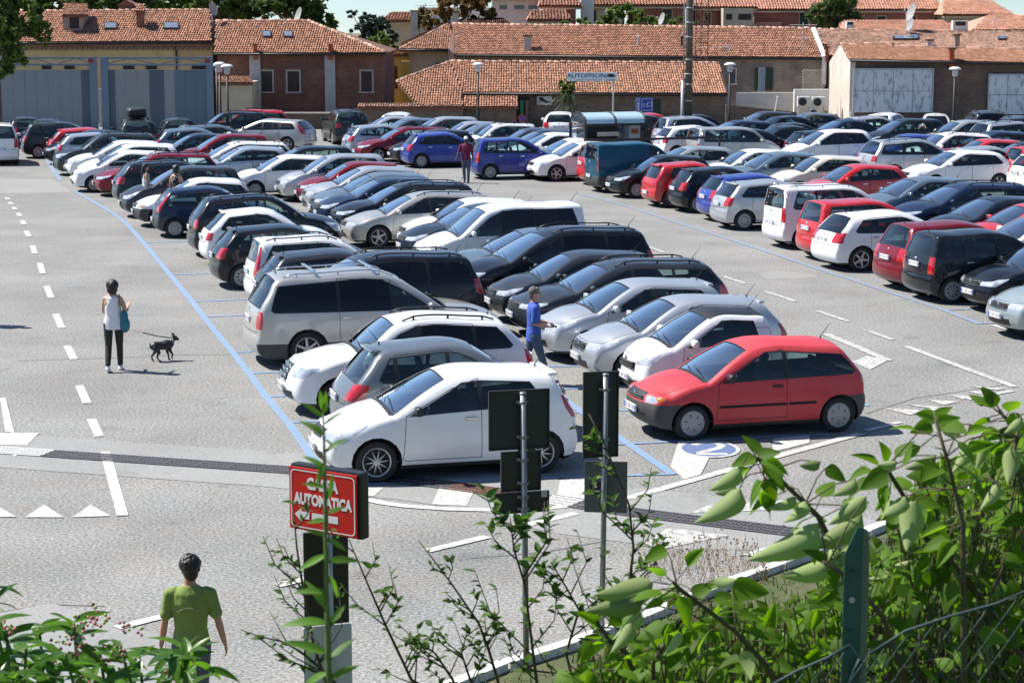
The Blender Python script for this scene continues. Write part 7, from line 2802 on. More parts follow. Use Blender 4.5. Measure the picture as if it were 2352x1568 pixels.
# woman with the dog
wm, J, _ = person('woman in a white striped tank top and dark trousers walking a black dog', G(264, 851), math.radians(4), 1.66, SKIN2, HAIR, [(-.14, .30), (.10, .04)], [(.25, .10, 1.0), (-.12, .30, 2.0)],
                  cloth('tank_top', (.72, .70, .76), var=.05), cloth('trousers_olive_black', (.030, .031, .022), var=.2), mat('shoe_white', (.72, .74, .78), .6), sleeve=0, female=True, style='bob', vox=.010, hem=.80)
hd = J['w-1']
bg = thing('handbag', 'teal shoulder bag hanging at the right side of the woman with the dog', 'bag', wm.location, wm.rotation_euler.z)
s1 = J['s1']
bb = MB()
bb.ball((s1.x + .055, -.05, s1.z - .50), (.10, .075, .15), 3, fn=lambda v: 1 + .06 * mnoise.noise(Vector(v) * 3))
bb.ball((s1.x + .05, -.05, s1.z - .36), (.075, .055, .14), 3)
M_TEAL = mat('bag_teal', (.012, .15, .20), .5, var=.12, vscale=10)
remeshed(bb, 'bag_body', M_TEAL, bg, .012, 3)
MB().tube([(s1.x + .02, -.10, s1.z - .34), (s1.x - .02, -.085, s1.z - .08), (s1.x - .035, -.01, s1.z + .055), (s1.x - .01, .075, s1.z - .06), (s1.x + .04, .02, s1.z - .34)], .012, 6).build('strap', mat('strap_olive', (.20, .19, .12), .7), bg)
# dog
dg_ = G(371, 829)
dog = thing('dog', 'small black dog with pointed ears trotting to the right on a leash', 'dog', dg_, math.radians(28))
db = MB()
loft_pts = [(-.17, .29, .06), (-.12, .30, .085), (0, .295, .082), (.10, .305, .10), (.17, .315, .085), (.21, .35, .055)]
limb(db, [(x, 0, z) for x, z, r in loft_pts], [r for _, _, r in loft_pts])
limb(db, [(.19, 0, .34), (.245, 0, .405)], [.058, .048])
db.ball((.265, 0, .425), (.062, .052, .055), 2)
limb(db, [(.30, 0, .41), (.335, 0, .395)], [.036, .028])
db.ball((.36, 0, .402), .012, 1)
for sg in (-1, 1):
    db.tube([(.245, sg * .035, .46), (.238, sg * .045, .50), (.235, sg * .047, .545)], [.024, .017, .005], 6)
limb(db, [(-.13, .045, .27), (-.10, .048, .18), (-.175, .048, .10), (-.165, .048, .03), (-.14, .048, .015)], [.062, .036, .019, .016, .017])
limb(db, [(-.13, -.045, .27), (-.06, -.048, .175), (-.10, -.048, .09), (-.06, -.048, .02), (-.03, -.048, .013)], [.062, .036, .019, .016, .017])
limb(db, [(.14, .045, .27), (.13, .05, .17), (.16, .05, .09), (.155, .05, .02), (.18, .05, .013)], [.05, .028, .018, .016, .017])
limb(db, [(.14, -.045, .27), (.17, -.05, .17), (.21, -.05, .12), (.185, -.05, .06), (.20, -.05, .045)], [.05, .028, .018, .015, .016])
limb(db, [(-.20, 0, .32), (-.225, 0, .345)], [.02, .012])
remeshed(db, 'body', mat('dog_coat', (.010, .010, .011), .45, var=.3, vscale=20), dog, .010, 2)
MB().lathe([(.058, -.012), (.062, 0), (.058, .012)], 16, axis='x', c=(.215, 0, .375)).build('collar', mat('collar_pale', (.45, .5, .55), .5), dog)
de = MB()
for sg in (-1, 1):
    de.ball((.312, sg * .030, .438), .007, 1)
de.build('eyes', mat('dog_eye', (.05, .03, .02), .2), dog)
cw = Matrix.Translation(dg_) @ Matrix.Rotation(math.radians(28), 4, 'Z') @ Vector((.20, 0, .43))
hw_ = Matrix.Translation(wm.location) @ Matrix.Rotation(wm.rotation_euler.z, 4, 'Z') @ Vector(J['w1'] * .0 + J['w-1'])
ls = thing('leash', 'black leash running from the dog collar up towards the woman', 'leash', cw)
mid = V(328, 764, cw.y + .1)
MB().tube([Vector((0, 0, 0)), (mid - cw) * .5 - Vector((0, 0, .015)), mid - cw], .011, 6).build('strap', M_TRIM, ls)
MB().tube([mid - cw, (mid - cw).lerp(hw_ - cw, .5) - Vector((0, 0, .10)), hw_ - cw], .0018, 4).build('cord', M_TRIM, ls)
# man in the blue polo shirt
bp = G(1226, 660, 1.74)
bm_, J, Hd = person('man in a blue polo shirt and jeans walking between the parked cars', (bp.x, bp.y, 0), math.radians(-82), 1.76, SKIN, HAIRG, [(-.30, .12), (.32, .05)], [(.05, .10, 1.35), (-.10, .10, 1.45)],
                    cloth('polo_blue', (.045, .10, .42), var=.10, vscale=6), cloth('jeans_blue', (.055, .095, .15), var=.2, vscale=6), mat('shoe_brown', (.10, .07, .05), .7), sleeve=.19, vox=.010, hem=.80)
gl_ = MB()
for sg in (-1, 1):
    gl_.ball(Hd(sg * .034, .088, .012), (.026, .012, .017), 1)
    gl_.tube([Hd(sg * .06, .075, .014), Hd(sg * .078, -.005, .012)], .004, 4)
gl_.build('sunglasses', M_TRIM, bm_)
hr = (J['w1'] + J['w-1']) / 2
hm = Matrix.Translation(bm_.location) @ Matrix.Rotation(bm_.rotation_euler.z, 4, 'Z')
wl = thing('wallet', 'dark wallet held in front by the man in the blue polo shirt', 'wallet', hm @ hr, bm_.rotation_euler.z)
MB().bev(-.07, .07, -.02, .09, -.012, .012, .006, mtx=Matrix.Rotation(-.3, 4, 'X')).build('cover', M_TRIM, wl)
# man with the white cap
mm_, J, Hd = person('man in a maroon polo shirt and white cap walking across the middle lane', G(1071, 420), math.radians(172), 1.76, SKIN3, mat('cap_white', (.66, .66, .65), .8), [(.20, .10), (-.12, .22)], [(-.10, .16, .25), (.12, .34, .30)],
                    cloth('polo_maroon', (.15, .012, .045), var=.1), cloth('jeans_faded', (.075, .10, .15), var=.35, vscale=5), mat('shoe_black', (.02, .02, .02), .6), sleeve=.19, style='cap', vox=.013)
# two women between the cars
p = G(334, 379, 1.66)
person('woman with long dark hair in a white sleeveless top beside the dark grey people carrier', (p.x, p.y, 0), math.radians(-70), 1.68, SKIN, HAIR, [(.12, .10), (-.12, .2)], [(-.05, .06, .2), (.05, .06, .15)],
       cloth('top_white', (.72, .72, .74), var=.05), cloth('shorts_grey', (.13, .14, .20), var=.2), mat('sandal', (.3, .2, .12), .7), sleeve=0, female=True, style='long', vox=.013, short=True, hem=.80)
p = G(404, 383, 1.66)
person('woman in a black and white patterned dress seen from behind among the cars', (p.x, p.y, 0), math.radians(-12), 1.68, SKIN, HAIR, [(.10, .10), (-.08, .15)], [(.0, .20, .2), (.05, .22, .25)],
       mat('dress_patterned', (.62, .62, .62), .9, col2=(.012, .013, .02), vscale=14), mat('dress_lower', (.02, .02, .03), .9), mat('sandal_dark', (.05, .04, .03), .7), sleeve=0, female=True, style='bob', vox=.013, short=True, hem=.74)
dpm = bpy.data.materials['dress_patterned'].node_tree.nodes
for nd in dpm:
    if nd.type == 'VALTORGB':
        nd.color_ramp.elements[0].position, nd.color_ramp.elements[1].position = .55, .58
# someone just outside the left edge, whose shadow reaches into the picture
person('person standing just outside the left edge of the picture', G(-62, 746), math.radians(60), 1.75, SKIN, HAIR, [(.05, .02), (-.05, .08)], [(.0, .08, .1), (.0, .08, .1)],
       cloth('shirt_grey', (.25, .26, .28)), cloth('trousers_dark', (.04, .04, .05)), mat('shoe_dark_2', (.03, .03, .03), .7), sleeve=.19, vox=.016)
# ---------------------------------------------------------------- plants in the foreground
def leaf2(name, top, under, rough=.42, tr=.30, vein=.0):
    """leaf with a darker upper and a paler lower face"""
    m = bpy.data.materials.new(name)
    m.use_nodes = True
    n, l = m.node_tree.nodes, m.node_tree.links
    b = n['Principled BSDF']
    b.inputs['Roughness'].default_value = rough
    b.inputs['Specular IOR Level'].default_value = .25
    g = n.new('ShaderNodeNewGeometry')
    oi = n.new('ShaderNodeObjectInfo')
    ad = n.new('ShaderNodeMath')
    ad.operation = 'ADD'
    l.new(g.outputs['Random Per Island'], ad.inputs[0])
    l.new(oi.outputs['Random'], ad.inputs[1])
    fr = n.new('ShaderNodeMath')
    fr.operation = 'FRACT'
    l.new(ad.outputs[0], fr.inputs[0])
    cols = []
    for c in (top, under):
        cr = n.new('ShaderNodeValToRGB')
        cr.color_ramp.elements[0].color = (*[x * .68 for x in c], 1)
        cr.color_ramp.elements[1].color = (*[min(1, x * 1.3) for x in c], 1)
        l.new(fr.outputs[0], cr.inputs[0])
        cols.append(cr.outputs[0])
    mx = n.new('ShaderNodeMix')
    mx.data_type = 'RGBA'
    l.new(g.outputs['Backfacing'], mx.inputs[0])
    l.new(cols[0], mx.inputs[6])
    l.new(cols[1], mx.inputs[7])
    l.new(mx.outputs[2], b.inputs['Base Color'])
    t = n.new('ShaderNodeBsdfTranslucent')
    hs = n.new('ShaderNodeHueSaturation')
    hs.inputs['Value'].default_value = 2.0
    hs.inputs['Saturation'].default_value = 1.1
    l.new(cols[0], hs.inputs['Color'])
    l.new(hs.outputs[0], t.inputs[0])
    ms = n.new('ShaderNodeMixShader')
    ms.inputs[0].default_value = tr
    l.new(b.outputs[0], ms.inputs[1])
    l.new(t.outputs[0], ms.inputs[2])
    l.new(ms.outputs[0], n['Material Output'].inputs[0])
    return m


M_BIG = leaf2('shrub_leaf', (.085, .168, .012), (.36, .44, .19), .6, .5)
M_SMALL = leaf2('weed_leaf', (.06, .125, .018), (.12, .19, .06), .55, .38)
M_LAUR = leaf2('laurel_leaf', (.065, .15, .016), (.15, .22, .09), .28, .4)
M_TALL = leaf2('tall_weed_leaf', (.085, .185, .025), (.20, .30, .12), .5, .4)
M_STEM = mat('stem_brown', (.075, .06, .03), .8)
M_GSTEM = mat('stem_green', (.085, .14, .03), .7)


def leafmesh(name, m, L_, Wd, curl=0.0, bend=.3, nx=8, ny=5, round_=.55, fold=0.0):
    """leaf along +x from the stalk, upper face +z; curl rolls the edges down"""
    vs, fs = [], []
    for i in range(nx + 1):
        t = i / nx
        wd = Wd / 2 * (math.sin(PI * t ** round_) ** .8 if 0 < t < 1 else .02)
        for j in range(ny):
            u = (j / (ny - 1) - .5) * 2
            a = u * curl
            if abs(curl) > .02:
                y, z = wd * math.sin(a) / curl, -wd * (1 - math.cos(a)) / abs(curl)
            else:
                y, z = wd * u, 0
            if curl < 0:
                z = -z
            z += abs(u) * wd * fold
            x = L_ * t
            vs.append((x, y, z - bend * L_ * t * t))
    for i in range(nx):
        for j in range(ny - 1):
            a = i * ny + j
            fs.append((a, a + ny, a + ny + 1, a + 1))
    return mesh(name, vs, fs, [m], smooth=True)


def orient(d, up):
    d = d.normalized()
    y = up.cross(d)
    if y.length < 1e-3:
        y = Vector((0, 1, 0)).cross(d)
    y.normalize()
    z = d.cross(y)
    return Matrix((d, y, z)).transposed().to_4x4()


def put_leaf(me, parent, p, d, up, s=1.0):
    o = link('leaf', me, parent)
    o.matrix_local = Matrix.Translation(p - parent.location) @ orient(d, up) @ Matrix.Scale(s, 4)
    return o


def merge_leaf(acc, me, p, d, up, s, origin):
    mt = Matrix.Translation(p - origin) @ orient(d, up) @ Matrix.Scale(s, 4)
    acc.add([mt @ v.co for v in me.vertices], [tuple(f.vertices) for f in me.polygons])


scr = lambda dx, dy, dz=0.0: Vector((dx, dz, -dy))      # picture directions: right, down, away
RP = random.Random(21)
# --- the big-leaved shrub at the right
big = [leafmesh('leaf', M_BIG, .105, .072, c, b, 9, 7) for c, b in ((-1.5, .25), (-1.9, .1), (-1.1, .35), (-.5, .2), (.3, .3))]
YR = 4.6
shr = thing('broadleaf_shrub', 'big-leaved green shrub with rolled pale leaves in the right foreground', 'shrub', Vector((.62, YR, bankz(0, YR))))
st = MB()


def branch(pix, Y0, Y1, r0, r1, acc, parent, m=None):
    P = [V(x, y, Y0 + (Y1 - Y0) * i / max(1, len(pix) - 1)) for i, (x, y) in enumerate(pix)]
    acc.tube([p - parent.location for p in P], [r0 + (r1 - r0) * i / (len(P) - 1) for i in range(len(P))], 6)
    return P


def along(P, f):
    f *= len(P) - 1
    i = min(len(P) - 2, int(f))
    return P[i].lerp(P[i + 1], f - i), (P[i + 1] - P[i]).normalized()


BR = [([(1990, 1420), (1880, 1186), (1804, 1112), (1745, 1058), (1728, 1046)], 4.7, 4.5), ([(2200, 1420), (2112, 1197), (2048, 1094), (2035, 1070)], 4.9, 4.7), ([(2216, 1640), (2213, 1400), (2212, 1204), (2180, 1070), (2148, 962)], 4.4, 4.4),
      ([(1800, 1600), (1755, 1522), (1690, 1450), (1558, 1349), (1545, 1335)], 4.6, 4.4), ([(2420, 1240), (2352, 1150), (2330, 1030), (2345, 960)], 4.6, 4.6), ([(2420, 1120), (2360, 1000), (2310, 960), (2298, 948)], 4.8, 4.8),
      ([(1500, 1640), (1500, 1520), (1560, 1430), (1600, 1370)], 4.8, 4.7), ([(2080, 1560), (2030, 1420), (1960, 1330), (1890, 1290)], 4.5, 4.4), ([(2300, 1560), (2260, 1380), (2180, 1280), (2130, 1240)], 4.7, 4.6),
      ([(1480, 1620), (1440, 1500), (1400, 1470), (1370, 1425)], 4.9, 4.9)]
PB = [branch(p, a, b, .008, .0035, st, shr) for p, a, b in BR]
nleaf = 0
# leaves the photo shows largest: (stalk x, y, tip x, y, mesh, size)
BL = [(1700, 1075, 1615, 1150, 0, 1.0), (1700, 1120, 1585, 1238, 0, 1.15), (1690, 1115, 1630, 1150, 2, 1.0), (1735, 1050, 1665, 1070, 3, .8), (1740, 1050, 1770, 1040, 3, .7), (1885, 1060, 1825, 1078, 0, .9), (1895, 1075, 1960, 1110, 3, .9), (1830, 1140, 1745, 1180, 1, 1.0),
      (1850, 1150, 1800, 1225, 2, 1.1), (1965, 1100, 1900, 1160, 0, 1.1), (1990, 1140, 1880, 1225, 1, 1.35), (1980, 1180, 1830, 1290, 1, 1.5), (1880, 1200, 1680, 1320, 1, 1.7), (2040, 1085, 1960, 1130, 3, 1.1), (2060, 1060, 2010, 1075, 0, .9), (2150, 1045, 2060, 1090, 1, 1.0), (2080, 1140, 2020, 1210, 2, 1.2),
      (2105, 1150, 2075, 1290, 2, 1.2), (2230, 1010, 2185, 1110, 0, 1.3), (2210, 985, 2160, 1000, 0, .9), (2260, 1000, 2240, 1100, 1, 1.2), (2230, 1170, 2150, 1210, 1, 1.2), (2330, 1030, 2310, 1130, 2, 1.3), (2345, 960, 2300, 1010, 0, 1.0), (2290, 1110, 2250, 1190, 0, 1.2), (2320, 950, 2352, 1000, 3, .9),
      (1960, 1250, 1880, 1330, 1, 1.2), (1930, 1260, 1850, 1330, 0, 1.1), (1900, 1290, 1770, 1350, 0, 1.1), (1950, 1330, 1890, 1360, 1, .9), (2050, 1300, 2110, 1285, 1, 1.1), (1560, 1340, 1480, 1395, 1, 1.0), (1500, 1335, 1330, 1390, 0, 1.2), (1480, 1365, 1310, 1420, 1, 1.1), (1470, 1400, 1395, 1490, 1, 1.3), (1450, 1430, 1400, 1520, 0, 1.2),
      (1560, 1450, 1520, 1520, 1, 1.1), (1590, 1370, 1650, 1330, 3, .9), (1530, 1260, 1470, 1290, 3, .9), (1680, 1350, 1790, 1360, 3, 1.0), (1640, 1330, 1700, 1340, 2, .9), (2148, 962, 2120, 950, 3, .6), (2150, 965, 2165, 948, 3, .6), (2140, 975, 2110, 985, 3, .7), (2150, 975, 2190, 962, 3, .7), (2100, 1150, 2180, 1160, 3, 1.2), (2130, 1210, 2200, 1250, 3, 1.2)]
to_cam = Vector((0, -1, .35))
for x0, y0, x1, y1, k, s in BL:
    Yd = 4.55 + RP.uniform(-.12, .12)
    a, b = V(x0, y0, Yd), V(x1, y1, Yd - .02)
    L_ = (b - a).length
    up = (Vector((-.35, -.75, .6)) + Vector((RP.uniform(-.4, .4), 0, RP.uniform(-.3, .3)))).normalized()
    if k in (0, 1, 2):
        up = -up      # the rolled leaves turn their pale lower face to the viewer
    put_leaf(big[k], shr, a, b - a, up, max(.55, .80 * L_ / .105))
    nleaf += 1
    # its stalk
    best = min(((along(P, f)[0] - a).length, along(P, f)[0]) for P in PB for f in (.2, .35, .5, .65, .8, .95))
    if best[0] < .22:
        c = best[1]
        st.tube([c - shr.location, c.lerp(a, .6) + Vector((0, 0, .012)) - shr.location, a - shr.location], [.0022, .0018, .0015], 5)
smallm = [leafmesh('leaf', M_BIG, .075, .052, c, b, 6, 5) for c, b in ((.4, .3), (-.7, .2), (0, .4), (-1.4, .1), (.2, .5))]
stuff = MB()
for P in PB:
    for k in range(20):
        p, d = along(P, RP.uniform(.05, 1))
        dv = Vector((RP.gauss(-.2, .8), RP.gauss(0, .5), RP.gauss(-.25, .6)))
        up = Vector((RP.gauss(0, .5), RP.gauss(-.4, .5), 1))
        q = p + dv.normalized() * RP.uniform(.02, .06)
        st.tube([p - shr.location, q - shr.location], .0015, 4)
        put_leaf(RP.choice(smallm), shr, q, dv, up, RP.uniform(.6, 1.1))
        nleaf += 1
region = [(1270, 1610), (1340, 1535), (1460, 1490), (1600, 1415), (1690, 1400), (1800, 1400), (1900, 1350), (1960, 1260), (2080, 1230), (2140, 1080), (2200, 1060), (2290, 1040), (2400, 960), (2400, 1600)]
k = 0
twigs = MB()
while k < 4700:
    x, y = RP.uniform(1270, 2400), RP.uniform(960, 1610)
    if not inpoly(x, y, region):
        continue
    if y < 1330 and RP.random() < .25:
        continue
    k += 1
    p = V(x, y, RP.uniform(4.6, 7.2))
    dv = Vector((RP.gauss(-.15, .8), RP.gauss(0, .6), RP.gauss(-.2, .6)))
    up = Vector((RP.gauss(0, .6), RP.gauss(-.3, .5), 1))
    me = RP.choice(smallm)
    s = RP.uniform(.4, 1.0)
    if nleaf < 298:
        put_leaf(me, shr, p, dv, up, s)
        nleaf += 1
    else:
        merge_leaf(stuff, me, p, dv, up, s, shr.location)
    if RP.random() < .5:
        twigs.tube([p - shr.location, p - shr.location - dv.normalized() * .05, p - shr.location + Vector((RP.uniform(-.08, .12), 0, -RP.uniform(.15, .4)))], [.0015, .002, .003], 4)
o = stuff.build('leaves', M_BIG, shr, True)
o['kind'] = 'stuff'
st.build('branches', M_STEM, shr, True)
o = twigs.build('twigs', M_STEM, shr)
o['kind'] = 'stuff'
# --- thin weeds in the middle
wl_ = [leafmesh('leaf', M_SMALL, .034, .017, c, .2, 5, 3, .6, .3) for c in (0, .3, -.4)]


def weed(label, pix, Y, n, s=1.0, twn=9, lean=1.0):
    base = V(pix[0][0], pix[0][1], Y)
    o = thing('weed', label, 'plant', Vector((base.x, Y, bankz(base.x, Y))), group=None)
    acc = MB()
    P = [V(x, y, Y) for x, y in pix]
    root = Vector((base.x + .05, Y, bankz(base.x, Y)))
    acc.tube([root - o.location] + [p - o.location for p in P], [.008] + [.0065 - .0045 * i / (len(P) - 1) for i in range(len(P))], 6)
    pts = []
    for k in range(twn):
        f = RP.uniform(.08, .92)
        p, d = along(P, f)
        sg = RP.choice((-1, 1))
        L_ = RP.uniform(.10, .30) * (1.1 - f * .7) * s
        q1 = p + (d * .8 + Vector((sg * .7, RP.uniform(-.3, .3), 0))).normalized() * L_ * .6
        q2 = q1 + (d * 1.1 + Vector((sg * .25, RP.uniform(-.2, .2), 0))).normalized() * L_ * .5
        acc.tube([p - o.location, q1 - o.location, q2 - o.location], [.0028, .002, .0012], 4)
        pts.append([p, q1, q2])
    pts.append(P)
    cnt = 0
    for k in range(n):
        T_ = RP.choice(pts)
        p, d = along(T_, RP.uniform(.15, 1.0))
        sg = RP.choice((-1, 1))
        dv = d * RP.uniform(.2, 1) + Vector((sg * RP.uniform(.4, 1), RP.gauss(0, .5), RP.uniform(-.4, .3)))
        me = RP.choice(wl_)
        put_leaf(me, o, p, dv, Vector((RP.gauss(0, .4), RP.gauss(-.3, .4), 1)), RP.uniform(.55, 1.25) * s)
    acc.build('stem', M_STEM, o, True)
    return o


weed('slender branching weed leaning left behind the tall leafy stalk, right of the black panel', [(1045, 1620), (945, 1560), (886, 1436), (840, 1330), (801, 1238)], 6.4, 90, 1.0, 12)
weed('long slanting weed twig whose tip touches the white dash', [(1160, 1620), (1123, 1493), (1100, 1431), (1033, 1334), (961, 1240)], 6.6, 85, .9, 10)
weed('thin weed climbing left of the black panel below the red sign', [(760, 1600), (720, 1480), (693, 1330), (682, 1260), (672, 1150)], 6.2, 60, .9, 9)
weed('low weed spray reaching left at the white panel', [(800, 1600), (737, 1534), (690, 1495), (625, 1460)], 6.0, 36, .9, 6)
weed('bushy weed with pointed leaves in front of the three-panel sign post', [(1240, 1620), (1222, 1480), (1205, 1340), (1180, 1260), (1172, 1190)], 6.3, 120, 1.25, 14)
weed('leafy weed between the two sign posts', [(1330, 1620), (1300, 1500), (1330, 1400), (1290, 1330), (1265, 1290)], 6.5, 100, 1.2, 12)
weed('weed stem crossing the taller sign, tip beside its upper panel', [(1410, 1620), (1440, 1380), (1455, 1260), (1445, 1160), (1385, 1010), (1352, 950)], 6.0, 95, 1.0, 10)
weed('weed with broad leaves left of the rolled leaves', [(1440, 1620), (1425, 1440), (1450, 1330), (1456, 1200)], 6.2, 70, 1.1, 9)
weed('spindly weed low beside the white panel', [(1060, 1620), (1040, 1560), (1000, 1500), (960, 1470)], 6.6, 40, .9, 6)
weed('small leafy weed at the bottom between the black panel and the sign post', [(1120, 1640), (1080, 1560), (1060, 1500), (1075, 1440)], 6.8, 50, 1.0, 7)
# --- tall weed in front of the red sign
YT = 3.0
tl_ = [leafmesh('leaf', M_TALL, .085, .022, c, b, 8, 5, .8, .2) for c, b in ((.2, .25), (-.3, .1), (0, .45))]
bs = V(757, 1640, YT)
tw = thing('tall_weed', 'blurred tall green stalk with narrow leaves crossing the red sign', 'plant', Vector((bs.x, YT, bankz(0, YT))))
P = [V(x, y, YT) for x, y in ((757, 1640), (754, 1500), (750, 1300), (747, 1130), (744, 1000), (742, 940))]
MB().tube([Vector((0, 0, 0))] + [p - tw.location for p in P], [.0055, .005, .0048, .004, .003, .002, .001], 8).build('stem', M_GSTEM, tw, True)
for x0, y0, dx, dy, s in ((744, 945, -8, -60, .8), (743, 950, 12, -70, .8), (742, 960, -42, -40, .9), (744, 975, 30, -30, .8), (745, 1000, -60, -55, 1.0), (746, 1010, 28, 30, .8), (746, 1040, 45, -50, .9), (747, 1060, -20, 40, .8), (748, 1075, -78, -55, 1.2), (748, 1090, -30, -40, .9), (749, 1120, -74, -22, 1.1), (748, 1150, 40, -75, 1.2),
                          (748, 1180, 55, -25, 1.0), (749, 1195, -50, 0, .9), (748, 1230, -60, -30, 1.0), (749, 1235, 50, 30, 1.1), (750, 1275, -70, 35, 1.2), (750, 1290, 48, -10, 1.2), (751, 1320, 46, 60, 1.0), (751, 1360, -58, -22, 1.1), (752, 1400, -35, -75, 1.2), (752, 1430, -95, -30, 1.5), (752, 1445, 40, -60, 1.1),
                          (753, 1500, -100, -40, 1.6), (753, 1520, 60, -70, 1.3), (754, 1545, -70, 25, 1.4), (754, 1560, 70, -45, 1.3), (755, 1580, -110, -20, 1.5)):
    p = V(x0, y0, YT)
    put_leaf(RP.choice(tl_), tw, p, scr(dx, dy, RP.uniform(-35, 35)), Vector((RP.gauss(0, .4), -.6, .8)), s * (.52 if not 1060 < y0 < 1260 else .40))
# --- laurel-like bush with berries, bottom left
YL = 5.2
lm_ = [leafmesh('leaf', M_LAUR, .105, .034, c, b, 9, 5, .75, f) for c, b, f in ((.2, .3, .3), (0, .15, .45), (.4, .55, .2), (-.3, .25, .3))]
lb = thing('laurel_bush', 'glossy laurel-like bush with pink and green berry clusters, bottom left', 'bush', Vector((V(200, 1568, YL).x, YL, bankz(0, YL))))
ls_ = MB()
RO = [(170, 1435, 1.0, 9), (60, 1490, 1.0, 9), (228, 1490, .8, 8), (325, 1545, .9, 9), (395, 1500, .9, 9), (432, 1496, .75, 8), (120, 1545, 1.0, 9), (15, 1455, 1.0, 8), (205, 1550, .9, 9), (280, 1500, .8, 8), (30, 1555, 1.0, 9), (-20, 1420, .9, 7), (90, 1440, .8, 7), (360, 1580, .9, 8), (255, 1580, .9, 8), (150, 1500, .9, 8), (-15, 1380, .8, 5), (-12, 1310, .8, 3)]
for x, y, s, n in RO:
    Yd = YL + RP.uniform(-.25, .35)
    c = V(x, y, Yd)
    ls_.tube([c - lb.location, c - lb.location + Vector((RP.uniform(-.03, .03), .02, -.12)), c - lb.location + Vector((RP.uniform(-.1, .1), .1, -.5))], [.004, .005, .007], 6)
    for k in range(n):
        a = 2 * PI * k / n + RP.uniform(-.3, .3)
        el = RP.uniform(-.15, .75)
        d = Vector((math.cos(a) * math.cos(el), math.sin(a) * math.cos(el) * .8, math.sin(el)))
        put_leaf(RP.choice(lm_), lb, c + Vector((0, 0, RP.uniform(-.05, .01))), d, Vector((RP.gauss(0, .15), RP.gauss(-.15, .15), 1)), s * RP.uniform(.75, 1.15))
for k in range(90):
    x, y = RP.uniform(-40, 480), RP.uniform(1470, 1620)
    if y < 1500 - .12 * x + RP.uniform(-20, 40):
        continue
    d = Vector((RP.gauss(0, 1), RP.gauss(0, .7), RP.gauss(.1, .6)))
    put_leaf(RP.choice(lm_), lb, V(x, y, YL + RP.uniform(.1, .8)), d, Vector((RP.gauss(0, .4), RP.gauss(-.2, .3), 1)), RP.uniform(.7, 1.1))
ls_.build('branches', M_GSTEM, lb, True)
M_BERRY = [mat('berry_pink', (.40, .07, .09), .35), mat('berry_green', (.34, .36, .10), .35), mat('berry_dark', (.09, .02, .03), .35)]
for x, y, w_, n in ((205, 1425, 42, 34), (165, 1485, 55, 46), (262, 1500, 40, 26), (300, 1440, 24, 14), (658, 1500, 0, 0), (402, 1540, 20, 20), (405, 1575, 16, 14), (20, 1440, 24, 16), (455, 1580, 26, 18), (200, 1560, 26, 16)):
    if not n:
        continue
    be = MB()
    Yd = YL - .12
    for k in range(n):
        p = V(x + RP.gauss(0, w_ * .5), y + RP.gauss(0, w_ * .35), Yd + RP.uniform(-.05, .05))
        be.ball(p - lb.location, RP.uniform(.0035, .006), 1, RP.choice((0, 1, 1, 0, 2)))
    o = be.build('berry_cluster', M_BERRY, lb, True)
    o['kind'] = 'stuff'
# --- dry grass and herbs on the bank and the verge
M_STRAW = mat('straw', (.36, .25, .13), .9, var=.25, vscale=3)
sb_ = MB()
for k in range(1100):
    x, y = RP.uniform(1480, 1760), RP.uniform(1270, 1345)
    if k > 800:
        x, y = RP.uniform(1470, 1900), RP.uniform(1400, 1600)
        p = V(x, y, RP.uniform(5.5, 8.5))
        h = RP.uniform(.03, .07)
    else:
        p = G(x, y)
        if not inpoly(p.x, p.y, verge) and RP.random() < .75:
            continue
        h = RP.uniform(.12, .42)
    a = RP.uniform(0, 2 * PI)
    ln = RP.uniform(.1, .6) * h
    w_ = .003 if k <= 800 else .0012
    q = p + Vector((math.cos(a) * ln, math.sin(a) * ln, h))
    sb_.add([p + Vector((-w_, 0, 0)), p + Vector((w_, 0, 0)), q], [(0, 1, 2)])
    for j in range(2 if k <= 800 else 0):
        r_ = p.lerp(q, RP.uniform(.5, .95))
        sb_.add([r_, r_ + Vector((RP.uniform(-.03, .03), RP.uniform(-.03, .03), .02)), r_ + Vector((RP.uniform(-.02, .02), 0, .035))], [(0, 1, 2)])
tag(sb_.build('dry_grass', M_STRAW), 'dry straw-coloured weeds on the verge and among the shrub leaves', 'grass', kind='stuff')
hb_ = MB()
hl_ = [leafmesh('herb', M_SMALL, .05, .03, .2, .3, 4, 3)]
for k in range(2600):
    x, y = RP.uniform(-6, 8), RP.uniform(2.2, 16)
    z = bankz(x, y)
    p = Vector((x, y, z + RP.uniform(0, .10)))
    d = Vector((RP.gauss(0, 1), RP.gauss(0, 1), RP.uniform(-.1, .6)))
    merge_leaf(hb_, hl_[0], p, d, Vector((RP.gauss(0, .3), RP.gauss(0, .3), 1)), RP.uniform(.7, 1.8), Vector((0, 0, 0)))
tag(hb_.build('undergrowth', M_SMALL), 'low green undergrowth on the bank below the viewpoint', 'ground cover', kind='stuff')
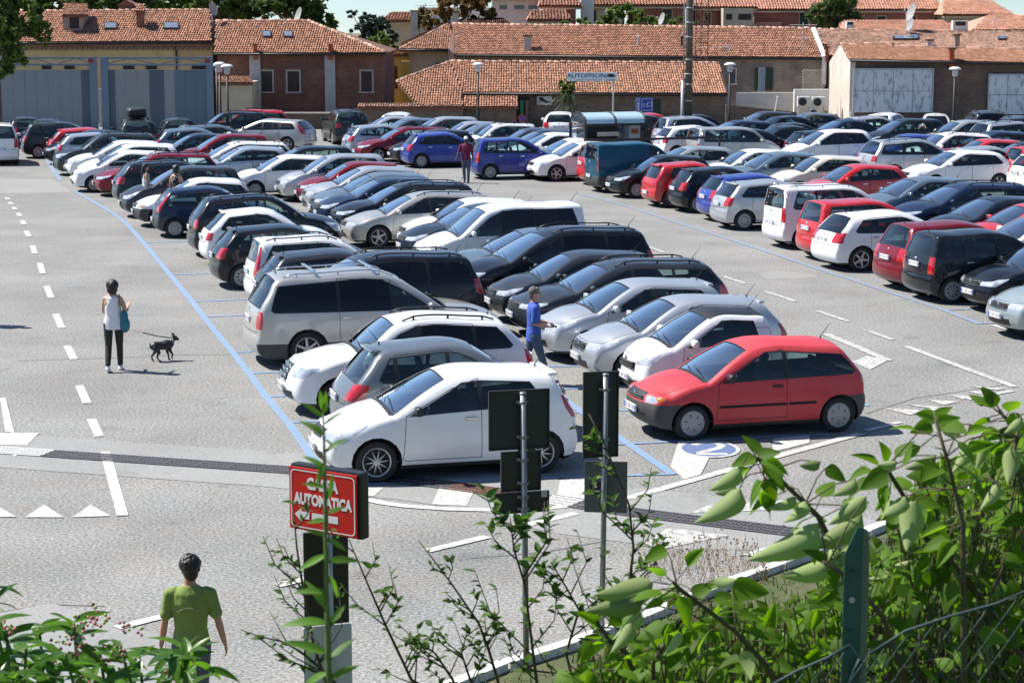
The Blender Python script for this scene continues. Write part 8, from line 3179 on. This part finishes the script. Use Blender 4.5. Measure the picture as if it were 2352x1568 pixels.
# --- green fence with its chain link
YF = 3.9
M_FG = mat('fence_green', (.010, .075, .052), .45, .1, var=.2, vscale=14)
M_FW = mat('fence_wire', (.022, .05, .05), .6, .2)
pt = V(1975, 1212, YF)
fn = thing('chain_link_fence', 'green angle-iron fence post with sagging chain-link mesh, right foreground', 'fence', Vector((pt.x, YF, bankz(0, YF))))
zt = pt.z - fn.location.z
w1, w2 = .040, .022
ps = MB()
ps.add([(-w1 * .72, 0, 0), (w2 * .35, 0, 0), (w2 * .35, 0, zt), (-.004, 0, zt + .002), (-w1 * .72, 0, zt - .055), (-w1 * .72, .004, 0), (w2 * .35, .004, 0), (w2 * .35, .004, zt), (-.004, .004, zt + .002), (-w1 * .72, .004, zt - .055)],
       [(0, 1, 2, 3, 4), (9, 8, 7, 6, 5), (0, 4, 9, 5), (4, 3, 8, 9), (3, 2, 7, 8), (1, 6, 7, 2)])
ps.add([(w2 * .35, .0, 0), (w2 * 1.25, .035, 0), (w2 * 1.25, .035, zt - .06), (w2 * .9, .018, zt - .01), (w2 * .35, .0, zt), (w2 * .35 - .004, .004, 0), (w2 * 1.25 - .004, .039, 0), (w2 * 1.25 - .004, .039, zt - .06), (w2 * .9 - .004, .022, zt - .01), (w2 * .35 - .004, .004, zt)],
       [(0, 1, 2, 3, 4), (9, 8, 7, 6, 5), (1, 6, 7, 2), (2, 7, 8, 3), (3, 8, 9, 4)])
ps.build('post', M_FG, fn)
for z_ in (zt - .09, zt - .145, zt - .21):
    MB().lathe([(.006, -.001), (.006, -.004), (.001, -.004)], 10, 0, 'y', (-.012, 0, z_)).build('bolt', M_STONE if z_ == zt - .145 else M_FG, fn)
fw = MB()
tops = {1: [V(x, y, YF - .05) for x, y in ((1998, 1500), (2080, 1448), (2180, 1415), (2290, 1385), (2420, 1330))], -1: [V(x, y, YF - .05) for x, y in ((1952, 1480), (1900, 1510), (1830, 1540), (1740, 1590))]}
for sg, P in tops.items():
    fw.tube([p - fn.location for p in P], .0028, 6)
    Ln = sum((b - a).length for a, b in zip(P, P[1:]))
    k = 0
    while k * .055 < Ln:
        p, d = along(P, min(1, k * .055 / Ln))
        p = p - fn.location
        for s2 in (-1, 1):
            pts = [p]
            for j in range(1, 12):
                pts.append(p + Vector((s2 * .028 * j + (.002 if j % 2 else 0), .004 * (j % 2), -.042 * j)))
            fw.tube(pts, .0012, 4)
        k += 1
# the wire loop twisted round the post
fw.tube([(-.02, -.006, zt - .34), (-.005, -.012, zt - .285), (.004, -.012, zt - .262), (.010, -.010, zt - .275), (.004, -.012, zt - .295), (-.012, -.010, zt - .31), (-.03, -.008, zt - .40)], .0032, 6)
o = fw.build('chain_link', M_FW, fn, True)
o['kind'] = 'stuff'
